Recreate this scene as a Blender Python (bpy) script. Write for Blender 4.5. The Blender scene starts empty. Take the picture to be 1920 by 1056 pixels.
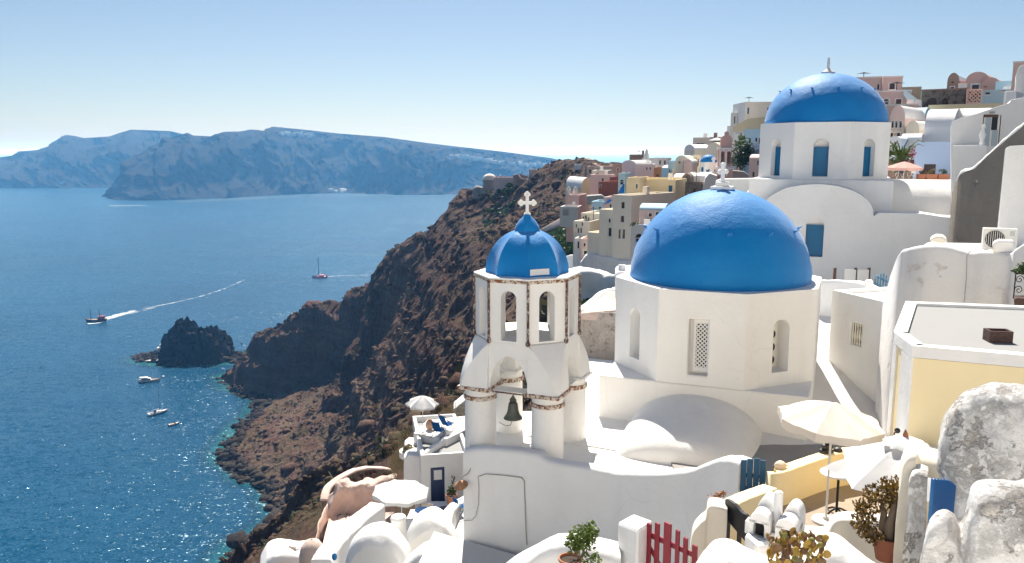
import bpy, bmesh, math, random
import numpy as np
from mathutils import Vector, Matrix

scene = bpy.context.scene
COL = scene.collection
R = math.radians
rng = random.Random(7)

# ---------------------------------------------------------------- camera
F = 1550.0                       # focal length in pixels of the 1920 px wide photograph
PITCH = math.atan(243.0 / F)     # the sea horizon lies 243 px above the middle
SEA = -130.0                     # sea level below the camera (m)
cam_d = bpy.data.cameras.new('camera')
cam_d.sensor_width = 36.0
cam_d.lens = 36.0 * F / 1920.0
cam_d.clip_start = 0.1
cam_d.clip_end = 90000.0
cam = bpy.data.objects.new('camera', cam_d)
COL.objects.link(cam)
cam.rotation_euler = (math.pi / 2 - PITCH, 0, 0)
scene.camera = cam
scene.render.resolution_x, scene.render.resolution_y = 1024, 563

# ---------------------------------------------------------------- light
SUN_AZ, SUN_EL = R(-1.0), R(51.0)
world = bpy.data.worlds.new('World')
scene.world = world
world.use_nodes = True
wn, wl = world.node_tree.nodes, world.node_tree.links
for n in list(wn):
    wn.remove(n)
sky = wn.new('ShaderNodeTexSky')
sky.sky_type = 'NISHITA'
sky.sun_disc = False
sky.sun_elevation = SUN_EL
sky.sun_rotation = SUN_AZ
sky.altitude = 130
sky.air_density = 0.85
sky.dust_density = 0.7
sky.ozone_density = 2.4
bg = wn.new('ShaderNodeBackground')
bg.inputs['Strength'].default_value = 0.05
wo = wn.new('ShaderNodeOutputWorld')
wl.new(sky.outputs[0], bg.inputs[0])
wl.new(bg.outputs[0], wo.inputs[0])
sun_d = bpy.data.lights.new('sun', 'SUN')
sun_d.energy = 5.0
sun_d.angle = R(0.53)
sun_d.color = (1.0, 0.945, 0.86)
sun = bpy.data.objects.new('sun', sun_d)
COL.objects.link(sun)
sdir = Vector((math.sin(SUN_AZ) * math.cos(SUN_EL), math.cos(SUN_AZ) * math.cos(SUN_EL), math.sin(SUN_EL)))
sun.rotation_euler = (-sdir).to_track_quat('-Z', 'Y').to_euler()
sun.location = (0, 0, 60)

vs = scene.view_settings
vs.view_transform = 'Standard'
vs.look = 'None'
vs.exposure = 0.92
vs.gamma = 1.0
vs.use_curve_mapping = False
cy = scene.cycles
cy.max_bounces = 7
cy.diffuse_bounces = 4
cy.glossy_bounces = 3
cy.transmission_bounces = 4
cy.volume_bounces = 1
cy.transparent_max_bounces = 6
cy.caustics_reflective = False
cy.caustics_refractive = False
cy.use_adaptive_sampling = True
cy.adaptive_threshold = 0.012
cy.use_denoising = True
cy.sample_clamp_indirect = 6.0
cy.sample_clamp_direct = 0.0

# ---------------------------------------------------------------- pixel -> place
CP, SP = math.cos(PITCH), math.sin(PITCH)
def pt(px, py, d):
    """Point seen at photo pixel (px, py) whose distance straight ahead (world Y) is d."""
    u, v = (px - 960.0) / F, (528.0 - py) / F
    y, z = CP + v * SP, -SP + v * CP
    s = d / y
    return Vector((u * s, d, z * s))
def on_z(px, py, z):
    """Point seen at pixel (px, py) lying at height z."""
    u, v = (px - 960.0) / F, (528.0 - py) / F
    y, zz = CP + v * SP, -SP + v * CP
    s = z / zz
    return Vector((u * s, y * s, z))
def to_px(p):
    x, y, z = p
    w = y * CP - z * SP
    v = y * SP + z * CP
    return 960 + F * x / w, 528 - F * v / w

# ---------------------------------------------------------------- meshes
class MB:
    """collects faces of ONE piece"""
    def __init__(s):
        s.v, s.f = [], []
    def add(s, vs_, fs_):
        o = len(s.v)
        s.v += [tuple(p) for p in vs_]
        s.f += [tuple(i + o for i in q) for q in fs_]
        return s
    def box(s, x0, x1, y0, y1, z0, z1):
        v = [(x, y, z) for z in (z0, z1) for y in (y0, y1) for x in (x0, x1)]
        return s.add(v, [(0, 2, 3, 1), (4, 5, 7, 6), (0, 1, 5, 4), (2, 6, 7, 3), (0, 4, 6, 2), (1, 3, 7, 5)])
    def prism(s, poly, z0, z1, cap=True):
        """vertical prism over a CCW xy polygon; z1 may be a list of heights per corner"""
        n = len(poly)
        zt = z1 if isinstance(z1, (list, tuple)) else [z1] * n
        v = [(x, y, z0) for x, y in poly] + [(x, y, zt[i]) for i, (x, y) in enumerate(poly)]
        f = [(i, (i + 1) % n, n + (i + 1) % n, n + i) for i in range(n)]
        if cap:
            f += [tuple(range(n - 1, -1, -1)), tuple(range(n, 2 * n))]
        return s.add(v, f)
    def slab_y(s, poly, y0, y1):
        """extrude an xz polygon along y"""
        n = len(poly)
        v = [(x, y0, z) for x, z in poly] + [(x, y1, z) for x, z in poly]
        f = [(i, (i + 1) % n, n + (i + 1) % n, n + i) for i in range(n)]
        f += [tuple(range(n - 1, -1, -1)), tuple(range(n, 2 * n))]
        return s.add(v, f)
    def lathe(s, prof, n=24, c=(0, 0, 0), a0=0.0, a1=2 * math.pi, ph=0.0):
        full = abs(a1 - a0 - 2 * math.pi) < 1e-6
        m = n if full else n + 1
        v = []
        for r, z in prof:
            for k in range(m):
                a = ph + a0 + (a1 - a0) * k / n
                v.append((c[0] + r * math.cos(a), c[1] + r * math.sin(a), c[2] + z))
        f = []
        for j in range(len(prof) - 1):
            for k in range(n):
                a, b = j * m + k, j * m + (k + 1) % m
                f.append((a, b, b + m, a + m))
        return s.add(v, f)
    def tube(s, path, r, n=8, cap=True):
        path = [Vector(p) for p in path]
        rr = r if isinstance(r, (list, tuple)) else [r] * len(path)
        v, f = [], []
        up = Vector((0.13, 0.21, 0.97))
        for i, p in enumerate(path):
            t = (path[min(i + 1, len(path) - 1)] - path[max(i - 1, 0)])
            t = t.normalized() if t.length > 1e-9 else Vector((0, 0, 1))
            a = t.cross(up)
            if a.length < 1e-3:
                a = t.cross(Vector((1, 0, 0)))
            a.normalize()
            b = t.cross(a)
            for k in range(n):
                q = 2 * math.pi * k / n
                v.append(tuple(p + (a * math.cos(q) + b * math.sin(q)) * rr[i]))
        for i in range(len(path) - 1):
            for k in range(n):
                f.append((i * n + k, i * n + (k + 1) % n, (i + 1) * n + (k + 1) % n, (i + 1) * n + k))
        if cap:
            f += [tuple(range(n - 1, -1, -1)), tuple((len(path) - 1) * n + k for k in range(n))]
        return s.add(v, f)
    def rings(s, rings, close=True, cap=True):
        """loft through rings of equal point count"""
        n = len(rings[0])
        v = [tuple(p) for r_ in rings for p in r_]
        f = []
        for j in range(len(rings) - 1):
            for k in range(n if close else n - 1):
                a, b = j * n + k, j * n + (k + 1) % n
                f.append((a, b, b + n, a + n))
        if cap and close:
            f += [tuple(range(n - 1, -1, -1)), tuple((len(rings) - 1) * n + k for k in range(n))]
        return s.add(v, f)
    def ball(s, c, r, n=10, m=7, sq=(1, 1, 1)):
        prof = [(max(1e-4, r * math.sin(math.pi * j / m)), -r * math.cos(math.pi * j / m)) for j in range(m + 1)]
        v, f = [], []
        for pr, pz in prof:
            for k in range(n):
                a = 2 * math.pi * k / n
                v.append((c[0] + pr * math.cos(a) * sq[0], c[1] + pr * math.sin(a) * sq[1], c[2] + pz * sq[2]))
        for j in range(m):
            for k in range(n):
                a, b = j * n + k, j * n + (k + 1) % n
                f.append((a, b, b + n, a + n))
        return s.add(v, f)
    def xform(s, M):
        s.v = [tuple(M @ Vector(p)) for p in s.v]
        return s
    def build(s, name, mat, parent=None, smooth=False, bevel=0.0, seg=2, loc=None, rotz=0.0, weld=True, subsurf=0, fix=True):
        me = bpy.data.meshes.new(name)
        me.from_pydata(s.v, [], s.f)
        if weld or fix:
            bm = bmesh.new()
            bm.from_mesh(me)
            if weld:
                bmesh.ops.remove_doubles(bm, verts=bm.verts, dist=1e-5)
            if fix:
                bmesh.ops.recalc_face_normals(bm, faces=bm.faces)
            bm.to_mesh(me)
            bm.free()
        if smooth:
            me.polygons.foreach_set('use_smooth', [True] * len(me.polygons))
        me.materials.append(mat)
        o = bpy.data.objects.new(name, me)
        COL.objects.link(o)
        if parent is not None:
            o.parent = parent
        if loc is not None:
            o.location = loc
        o.rotation_euler.z = rotz
        if bevel > 0:
            b = o.modifiers.new('bevel', 'BEVEL')
            b.width = bevel
            b.segments = seg
            b.limit_method = 'ANGLE'
            b.angle_limit = R(35)
            if smooth:
                b.harden_normals = False
        if subsurf:
            b = o.modifiers.new('sub', 'SUBSURF')
            b.levels = b.render_levels = subsurf
        return o

def tag(o, label, cat, group=None):
    o['label'] = label
    o['category'] = cat
    if group:
        o['group'] = group
    return o
def thing(name, label, cat, loc=(0, 0, 0), rotz=0.0, group=None):
    o = bpy.data.objects.new(name, None)
    o.empty_display_size = 0.2
    COL.objects.link(o)
    o.location = loc
    o.rotation_euler.z = rotz
    return tag(o, label, cat, group)
def struct(o, kind='structure'):
    o['kind'] = kind
    return o
def smooth_by_angle(o, ang=35):
    """shade smooth but keep sharp edges"""
    me = o.data
    bm = bmesh.new()
    bm.from_mesh(me)
    for e in bm.edges:
        e.smooth = not (len(e.link_faces) == 2 and e.calc_face_angle(0) > R(ang))
    for f in bm.faces:
        f.smooth = True
    bm.to_mesh(me)
    bm.free()
    return o
def copy_tree(o, parent=None):
    c = o.copy()
    COL.objects.link(c)
    if parent is not None:
        c.parent = parent
    for ch in [x for x in bpy.data.objects if x.parent == o]:
        copy_tree(ch, c)
    return c

# ---------------------------------------------------------------- materials
_m = {}
class NT:
    def __init__(s, name):
        s.m = bpy.data.materials.new(name)
        s.m.use_nodes = True
        s.t = s.m.node_tree
        s.n, s.l = s.t.nodes, s.t.links
        s.b = s.n['Principled BSDF']
        s.out = s.n['Material Output']
    def node(s, typ, **kw):
        x = s.n.new(typ)
        for k, v in kw.items():
            if k in x.inputs:
                x.inputs[k].default_value = v
            else:
                setattr(x, k, v)
        return x
    def coord(s, kind='Object'):
        return s.node('ShaderNodeTexCoord').outputs[kind]
    def pos(s):
        return s.node('ShaderNodeNewGeometry').outputs['Position']
    def noise(s, vec, scale, detail=4, rough=0.55, dist=0.0):
        x = s.node('ShaderNodeTexNoise')
        x.inputs['Scale'].default_value = scale
        x.inputs['Detail'].default_value = detail
        x.inputs['Roughness'].default_value = rough
        x.inputs['Distortion'].default_value = dist
        s.l.new(vec, x.inputs['Vector'])
        return x.outputs['Fac']
    def scalevec(s, vec, sc):
        x = s.node('ShaderNodeMapping')
        x.inputs['Scale'].default_value = sc
        s.l.new(vec, x.inputs['Vector'])
        return x.outputs[0]
    def ramp(s, fac, stops):
        x = s.node('ShaderNodeValToRGB')
        el = x.color_ramp.elements
        while len(el) < len(stops):
            el.new(0.5)
        for e, (p, c) in zip(el, stops):
            e.position = p
            e.color = (*c, 1) if len(c) == 3 else c
        s.l.new(fac, x.inputs[0])
        return x.outputs[0]
    def mix(s, fac, a, b, blend='MIX'):
        x = s.node('ShaderNodeMix', data_type='RGBA', blend_type=blend)
        for sock, val in ((x.inputs[0], fac), (x.inputs[6], a), (x.inputs[7], b)):
            if isinstance(val, (int, float)):
                sock.default_value = val
            elif isinstance(val, tuple):
                sock.default_value = (*val, 1)
            else:
                s.l.new(val, sock)
        return x.outputs[2]
    def math(s, op, a, b=0.0, c=None):
        x = s.node('ShaderNodeMath', operation=op)
        for i, val in enumerate((a, b) if c is None else (a, b, c)):
            if isinstance(val, (int, float)):
                x.inputs[i].default_value = val
            else:
                s.l.new(val, x.inputs[i])
        return x.outputs[0]
    def bump(s, h, strength=0.3, dist=0.05, normal=None):
        x = s.node('ShaderNodeBump')
        x.inputs['Strength'].default_value = strength
        x.inputs['Distance'].default_value = dist
        s.l.new(h, x.inputs['Height'])
        if normal is not None:
            s.l.new(normal, x.inputs['Normal'])
        return x.outputs[0]
    def set(s, **kw):
        for k, v in kw.items():
            k = k.replace('_', ' ')
            sock = s.b.inputs[k]
            if isinstance(v, tuple):
                sock.default_value = (*v, 1) if len(v) == 3 and sock.type == 'RGBA' else v
            elif isinstance(v, (int, float)):
                sock.default_value = v
            else:
                s.l.new(v, sock)
        return s

def plaster(name, col, dirt=(0.45, 0.42, 0.38), amount=0.25, bump=0.35, streak=0.3, rough=0.85, scale=1.0, flake=0.0, flakecol=(0.3, 0.26, 0.22), fine=0.0, crack=0.0):
    """limewashed wall: uneven coat, faint streaks, trowel relief"""
    m = NT(name)
    P = m.pos()
    n1 = m.noise(P, 0.55 * scale, 5, 0.6)
    n2 = m.noise(P, 3.2 * scale, 5, 0.65, 0.4)
    st = m.noise(m.scalevec(P, (2.2 * scale, 2.2 * scale, 0.22 * scale)), 1.0, 4, 0.6)
    a = m.ramp(n1, [(0.42, (0, 0, 0)), (0.75, (1, 1, 1))])
    b = m.ramp(st, [(0.5, (0, 0, 0)), (0.8, (1, 1, 1))])
    c = m.mix(m.math('MULTIPLY', a, amount), col, tuple(0.72 * x + 0.28 * y for x, y in zip(col, dirt)))
    c = m.mix(m.math('MULTIPLY', b, streak * 0.55), c, tuple(0.6 * x + 0.4 * y for x, y in zip(col, dirt)))
    sp = m.ramp(n2, [(0.66, (0, 0, 0)), (0.74, (1, 1, 1))])
    c = m.mix(m.math('MULTIPLY', sp, amount * 0.35), c, dirt)
    h = m.math('ADD', m.math('MULTIPLY', m.noise(P, 1.6 * scale, 3, 0.5), 1.2), m.math('MULTIPLY', m.noise(P, 14 * scale, 4, 0.65), 0.35))
    if fine:                             # fine mottling of worn coats
        fn = m.ramp(m.noise(P, 4.5 * scale, 9, 0.78), [(0.46, (0, 0, 0)), (0.58, (1, 1, 1))])
        fn = m.math('MULTIPLY', fn, m.ramp(m.noise(P, 0.9 * scale, 4, 0.6), [(0.40, (.12, .12, .12)), (0.62, (1, 1, 1))]))
        c = m.mix(m.math('MULTIPLY', fn, fine), c, flakecol)
        h = m.math('SUBTRACT', h, m.math('MULTIPLY', fn, 0.25))
    if crack:
        vo = m.node('ShaderNodeTexVoronoi', feature='DISTANCE_TO_EDGE')
        vo.inputs['Scale'].default_value = 0.55 * scale
        wob = m.node('ShaderNodeMix', data_type='VECTOR')
        wob.inputs[0].default_value = 0.25
        nz_ = m.node('ShaderNodeTexNoise')
        nz_.inputs['Scale'].default_value = 2.2
        m.l.new(P, nz_.inputs['Vector'])
        m.l.new(P, wob.inputs[4])
        m.l.new(nz_.outputs['Color'], wob.inputs[5])
        m.l.new(wob.outputs[1], vo.inputs['Vector'])
        ck_ = m.ramp(vo.outputs['Distance'], [(0.0, (1, 1, 1)), (0.012, (0, 0, 0))])
        msk = m.ramp(m.noise(P, 0.4, 3, 0.5), [(0.5, (0, 0, 0)), (0.62, (1, 1, 1))])
        c = m.mix(m.math('MULTIPLY', m.math('MULTIPLY', ck_, msk), crack), c, dirt)
    if flake:
        fl = m.noise(P, 1.1 * scale, 8, 0.70, 0.15)
        fm = m.ramp(fl, [(0.56 - flake, (0, 0, 0)), (0.6 - flake, (1, 1, 1))])
        fc = m.mix(m.noise(P, 9 * scale, 5, 0.7), flakecol, tuple(min(1, 1.9 * x) for x in flakecol))
        c = m.mix(fm, c, fc)
        h = m.math('SUBTRACT', h, m.math('MULTIPLY', fm, 0.5))
    m.set(Base_Color=c, Roughness=rough, Normal=m.bump(h, bump, 0.05))
    m.b.inputs['Specular IOR Level'].default_value = 0.25
    return m.m

def paint(name, col, rough=0.45, var=0.25, bump=0.12, wear=0.0, wearcol=(0.4, 0.35, 0.3), scale=1.0, metal=0.0, spec=0.5):
    m = NT(name)
    P = m.pos()
    n = m.noise(P, 2.0 * scale, 5, 0.6)
    c = m.mix(m.math('MULTIPLY', n, 1.0), tuple(x * (1 - var) for x in col), tuple(min(1, x * (1 + var)) for x in col))
    if wear:
        w = m.ramp(m.noise(P, 7 * scale, 7, 0.7, 0.5), [(0.62 - wear, (0, 0, 0)), (0.66 - wear, (1, 1, 1))])
        c = m.mix(w, c, wearcol)
    m.set(Base_Color=c, Roughness=rough, Metallic=metal, Normal=m.bump(m.noise(P, 12 * scale, 4, 0.6), bump, 0.02))
    m.b.inputs['Specular IOR Level'].default_value = spec
    return m.m
# ================================================================ numpy noise
def _hash(ix, iy, seed):
    h = (ix.astype(np.int64) * 374761393 + iy.astype(np.int64) * 668265263 + seed * 1442695041) & 0xFFFFFFFF
    h = ((h ^ (h >> 13)) * 1274126177) & 0xFFFFFFFF
    return ((h ^ (h >> 16)) & 0xFFFF) / 65535.0
def vnoise(x, y, seed=0):
    ix, iy = np.floor(x), np.floor(y)
    fx, fy = x - ix, y - iy
    fx, fy = fx * fx * fx * (fx * (fx * 6 - 15) + 10), fy * fy * fy * (fy * (fy * 6 - 15) + 10)
    a, b = _hash(ix, iy, seed), _hash(ix + 1, iy, seed)
    c, d = _hash(ix, iy + 1, seed), _hash(ix + 1, iy + 1, seed)
    return (a + (b - a) * fx) * (1 - fy) + (c + (d - c) * fx) * fy
def fbm(x, y, octs=5, seed=0, gain=0.5, ridged=False):
    t, amp, tot = 0.0, 1.0, 0.0
    for o in range(octs):
        n = vnoise(x, y, seed + o * 17)
        n = 1 - np.abs(2 * n - 1) if ridged else n
        t = t + amp * n
        tot += amp
        x, y = 1.93 * x + 0.57 * y + 3.1, 1.93 * y - 0.57 * x + 7.7
        amp *= gain
    return t / tot
def rbf(pts, lam=0.0):
    """thin plate spline z(x, y) through pts"""
    P = np.array(pts, float)
    n = len(P)
    s = 100.0
    xy, z = P[:, :2] / s, P[:, 2]
    def K(a, b):
        r2 = ((a[:, None, :] - b[None, :, :]) ** 2).sum(-1)
        return 0.5 * r2 * np.log(r2 + 1e-12)
    A = np.zeros((n + 3, n + 3))
    A[:n, :n] = K(xy, xy) + lam * np.eye(n)
    A[:n, n:] = np.c_[np.ones(n), xy]
    A[n:, :n] = A[:n, n:].T
    w = np.linalg.solve(A, np.r_[z, 0, 0, 0])
    def f(x, y):
        q = np.c_[np.ravel(x), np.ravel(y)] / s
        out = np.empty(len(q))
        for i in range(0, len(q), 20000):
            b = q[i:i + 20000]
            out[i:i + 20000] = K(b, xy) @ w[:n] + w[n] + b @ w[n + 1:]
        return out.reshape(np.shape(x))
    return f
def grid_mesh(name, X, Y, Z, mat, smooth=False, attrs=None):
    nu, nv = X.shape
    co = np.stack([X, Y, Z], -1).reshape(-1, 3).astype(np.float32)
    i = np.arange(nu * nv).reshape(nu, nv)
    q = np.stack([i[:-1, :-1], i[1:, :-1], i[1:, 1:], i[:-1, 1:]], -1).reshape(-1, 4)
    me = bpy.data.meshes.new(name)
    me.vertices.add(len(co))
    me.vertices.foreach_set('co', co.ravel())
    me.loops.add(q.size)
    me.loops.foreach_set('vertex_index', q.ravel().astype(np.int32))
    me.polygons.add(len(q))
    me.polygons.foreach_set('loop_start', (np.arange(len(q)) * 4).astype(np.int32))
    me.polygons.foreach_set('loop_total', np.full(len(q), 4, np.int32))
    me.update(calc_edges=True)
    me.polygons.foreach_set('use_smooth', np.full(len(q), smooth))
    for k, a in (attrs or {}).items():
        at = me.attributes.new(k, 'FLOAT', 'POINT')
        at.data.foreach_set('value', a.ravel().astype(np.float32))
    me.materials.append(mat)
    o = bpy.data.objects.new(name, me)
    COL.objects.link(o)
    return o

# ================================================================ setting materials
def rock_material(name, cols, lift=1.0, veg=(0.085, 0.075, 0.035), vegamt=0.5, scale=1.0):
    m = NT(name)
    P = m.pos()
    geo = m.node('ShaderNodeNewGeometry')
    sep = m.node('ShaderNodeSeparateXYZ')
    m.l.new(geo.outputs['Normal'], sep.inputs[0])
    up = sep.outputs['Z']
    big = m.noise(P, 0.012 * scale, 5, 0.6, 0.8)
    c = m.ramp(big, [(0.30, cols[0]), (0.45, cols[1]), (0.56, cols[2]), (0.70, cols[3])])
    strat = m.noise(m.scalevec(P, (0.02 * scale, 0.02 * scale, 0.35 * scale)), 1.0, 5, 0.65)
    c = m.mix(m.math('MULTIPLY', m.ramp(strat, [(0.42, (0, 0, 0)), (0.62, (1, 1, 1))]), 0.5), c, cols[4])
    fine = m.noise(P, 0.8 * scale, 7, 0.7)
    c = m.mix(0.75, c, m.ramp(fine, [(0.25, (0.35, 0.35, 0.35)), (0.5, (0.9, 0.9, 0.9)), (0.75, (1.5, 1.45, 1.4))]), 'MULTIPLY')
    # dry scrub holds on where the slope is gentle
    flat = m.ramp(up, [(0.5, (0, 0, 0)), (0.82, (1, 1, 1))])
    vm = m.ramp(m.noise(P, 0.09 * scale, 6, 0.7), [(0.46, (0, 0, 0)), (0.6, (1, 1, 1))])
    c = m.mix(m.math('MULTIPLY', m.math('MULTIPLY', flat, vm), vegamt), c, veg)
    h = m.math('ADD', m.noise(P, 0.35 * scale, 8, 0.7), m.math('MULTIPLY', m.noise(P, 2.2 * scale, 6, 0.7), 0.4))
    m.set(Base_Color=c, Roughness=0.95, Normal=m.bump(h, 0.9, 1.1 / scale))
    m.b.inputs['Specular IOR Level'].default_value = 0.1
    return m.m
MAT_CLIFF = rock_material('volcanic_cliff', [(0.042, 0.027, 0.022), (0.105, 0.064, 0.047), (0.160, 0.102, 0.074), (0.18, 0.126, 0.094), (0.100, 0.038, 0.028)], vegamt=0.55)
MAT_ISLET = rock_material('black_rock', [(0.018, 0.015, 0.016), (0.034, 0.027, 0.026), (0.055, 0.043, 0.038), (0.07, 0.055, 0.045), (0.03, 0.02, 0.02)], vegamt=0.2)
MAT_FAR = rock_material('far_rock', [(0.016, 0.014, 0.014), (0.021, 0.018, 0.016), (0.026, 0.022, 0.020), (0.031, 0.026, 0.023), (0.016, 0.014, 0.013)], scale=0.06, vegamt=0.3, veg=(0.024, 0.023, 0.017))

def sea_material():
    m = NT('sea_water')
    P = m.pos()
    at = m.node('ShaderNodeAttribute', attribute_name='shallow')
    deep = m.mix(m.noise(P, 0.004, 3, 0.5), (0.0, 0.030, 0.074), (0.0, 0.066, 0.136))
    c = m.ramp(at.outputs['Fac'], [(0.0, (0, 0, 0)), (0.45, (0.001, 0.05, 0.08)), (1.0, (0.015, 0.12, 0.12))])
    c = m.mix(m.ramp(at.outputs['Fac'], [(0.0, (0, 0, 0)), (0.5, (1, 1, 1))]), deep, c)
    def ncol(sc, vec, detail, dist=0.0):
        x = m.node('ShaderNodeTexNoise')
        x.inputs['Scale'].default_value = 1.0
        x.inputs['Detail'].default_value = detail
        x.inputs['Roughness'].default_value = 0.6
        x.inputs['Distortion'].default_value = dist
        m.l.new(m.scalevec(P, vec), x.inputs['Vector'])
        sub = m.node('ShaderNodeVectorMath', operation='SUBTRACT')
        m.l.new(x.outputs['Color'], sub.inputs[0])
        sub.inputs[1].default_value = (0.5, 0.5, 0.5)
        mul = m.node('ShaderNodeVectorMath', operation='MULTIPLY')
        m.l.new(sub.outputs[0], mul.inputs[0])
        mul.inputs[1].default_value = (sc, sc, 0.0)
        return mul.outputs[0]
    def vadd(a, c_):
        x = m.node('ShaderNodeVectorMath', operation='ADD')
        m.l.new(a, x.inputs[0])
        if isinstance(c_, tuple):
            x.inputs[1].default_value = c_
        else:
            m.l.new(c_, x.inputs[1])
        return x.outputs[0]
    # wave slopes: swell, wind waves, ripples; wind lanes calm or ruffle the ripples
    lanes = m.ramp(m.noise(m.scalevec(P, (0.004, 0.012, 1)), 1.0, 4, 0.6, 1.2), [(0.35, (0.55, 0.55, 0.55)), (0.65, (1, 1, 1))])
    rip = vadd(ncol(0.7, (0.22, 0.40, 1), 3, 0.3), ncol(1.1, (0.9, 1.5, 1), 3))
    steep = m.ramp(m.noise(m.scalevec(P, (0.5, 0.9, 1)), 1.0, 2, 0.5), [(0.40, (0.30, 0.30, 0.30)), (0.70, (1, 1, 1))])
    lanes = m.math('MULTIPLY', m.math('MULTIPLY', lanes, steep), 2.5)
    sc_ = m.node('ShaderNodeVectorMath', operation='SCALE')
    m.l.new(rip, sc_.inputs[0])
    m.l.new(lanes, sc_.inputs['Scale'])
    v = vadd(vadd(sc_.outputs[0], ncol(0.22, (0.02, 0.06, 1), 3, 0.6)), (0.0, 0.0, 1.0))
    nn = m.node('ShaderNodeVectorMath', operation='NORMALIZE')
    m.l.new(v, nn.inputs[0])
    glit = m.ramp(m.noise(m.scalevec(P, (1.1, 1.9, 1)), 1.0, 2, 0.5), [(0.52, (.30, .30, .30)), (0.66, (.13, .13, .13))])
    m.set(Base_Color=c, Roughness=glit, IOR=1.33, Normal=nn.outputs[0])
    m.b.inputs['Specular IOR Level'].default_value = 0.4
    m.b.inputs['Specular Tint'].default_value = (0.22, 0.72, 1.0, 1)
    return m.m
MAT_SEA = sea_material()

def foam_material():
    m = NT('sea_foam')
    P = m.pos()
    a = m.node('ShaderNodeAttribute', attribute_name='foam')
    n = m.noise(P, 0.16, 6, 0.8)
    k = m.ramp(m.math('ADD', n, m.math('MULTIPLY', a.outputs['Fac'], 0.55)), [(0.60, (0, 0, 0)), (0.80, (1, 1, 1))])
    m.set(Base_Color=(0.72, 0.76, 0.78), Roughness=0.9, Alpha=m.math('MULTIPLY', k, 0.9))
    return m.m
MAT_FOAM = foam_material()

# ================================================================ cliff of the village
def S(px, py):                      # a point of the shoreline
    p = on_z(px, py, SEA)
    return (p.x, p.y, p.z)
def T(px, py, d):
    p = pt(px, py, d)
    return (p.x, p.y, p.z)
shore = [S(430, 1050), S(470, 1010), S(520, 985), S(505, 925), S(455, 893), S(418, 862), S(440, 818), S(480, 775), S(488, 755), S(440, 735), S(418, 708)]
ctrl = [(x + 3.0, y, SEA + 2.0) for x, y, z in shore]
# sea bed off the shore
ctrl += [(x - 12, y + 2, SEA - 7) for x, y, z in shore] + [(x - 70, y + 10, SEA - 34) for x, y, z in shore[::2]]
ctrl += [(-230, 480, -160), (-230, 200, -160), (-160, 120, -160), (-190, 560, -158), (-100, 560, -150), (0, 560, -138), (120, 560, -130), (-150, 500, -140), (-110, 490, -134)]
# spur down to the point
ctrl += [T(450, 690, 468), T(490, 628, 455), T(545, 603, 442), T(600, 588, 430), T(640, 578, 424), T(662, 560, 416), T(700, 533, 404)]
ctrl += [T(716, 490, 385), T(760, 462, 372), T(800, 442, 360), T(862, 408, 338), T(870, 368, 330)]
# the far side of the spur drops away
_ridge = [T(490, 628, 455), T(545, 605, 442), T(600, 592, 430), T(640, 582, 424), T(662, 564, 416), T(700, 536, 404), T(716, 494, 385), T(760, 466, 372), T(800, 447, 360), T(862, 412, 338), T(870, 372, 330), T(905, 362, 318), T(950, 356, 308), T(985, 348, 300), T(1010, 327, 296), T(1050, 313, 290), T(1095, 308, 280), T(1130, 310, 270)]
ctrl += [(x + 4, y + 14, z - 9) for x, y, z in _ridge] + [(x + 12, y + 42, max(z - 42, SEA - 6)) for x, y, z in _ridge[::2]]
# behind the spur
ctrl += [(-60, 480, -134), (0, 450, -130), (60, 420, -90), (110, 430, -80), (160, 430, -70), (40, 480, -134)]
# headland with the castle
ctrl += [T(905, 362, 318), T(950, 352, 308), T(985, 345, 300), T(1010, 322, 296), T(1050, 309, 290), T(1095, 304, 280), T(1130, 306, 270), T(930, 420, 292), T(1000, 400, 272), T(1060, 350, 262), T(1060, 400, 225)]
# foot of the dark cliffs
ctrl += [T(500, 760, 420), T(545, 722, 425), T(590, 690, 426), T(640, 700, 405), T(700, 640, 392), T(712, 735, 345), T(660, 760, 345)]
# slopes
ctrl += [T(735, 540, 348), T(790, 520, 308), T(760, 600, 290), T(850, 480, 280), T(820, 600, 248), T(870, 560, 232), T(760, 690, 270), T(870, 690, 180), T(820, 735, 190), T(860, 745, 165)]
ctrl += [T(780, 760, 205), T(830, 790, 158), T(720, 790, 262), T(700, 850, 220), T(600, 770, 350), T(560, 820, 338), T(620, 840, 300), T(520, 850, 345), T(560, 890, 305), T(500, 900, 322), T(640, 880, 235), T(560, 950, 250), T(600, 985, 165), T(690, 860, 130), T(750, 850, 98), T(640, 940, 118), T(560, 1030, 150), T(500, 1045, 220)]
# village shelf
ctrl += [T(960, 560, 170), T(1000, 470, 205), T(1060, 450, 180), T(1090, 480, 140), T(1080, 560, 112), T(1150, 560, 84), T(1130, 620, 60), (0, 60, -21.5), (-6, 47, -23), (-3, 42, -21.5), (-14, 36, -26), (-9, 24, -25), (4, 10, -18), (-4, 10, -22), (-12, 56, -27), (0, 34, -20)]
ctrl += [(10, 30, -11), (20, 40, -9), (24, 60, -6), (16, 80, -10), (40, 60, -1), (60, 80, 4), (90, 120, 6), (40, 120, -6), (60, 160, -4), (30, 160, -12), (20, 220, -12), (60, 220, -10), (100, 240, -12), (60, 300, -16), (120, 320, -20), (30, 10, -8), (60, 20, -4), (200, 200, -5), (260, 420, -40)]
_tps = rbf(ctrl, 0.0006)

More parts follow.
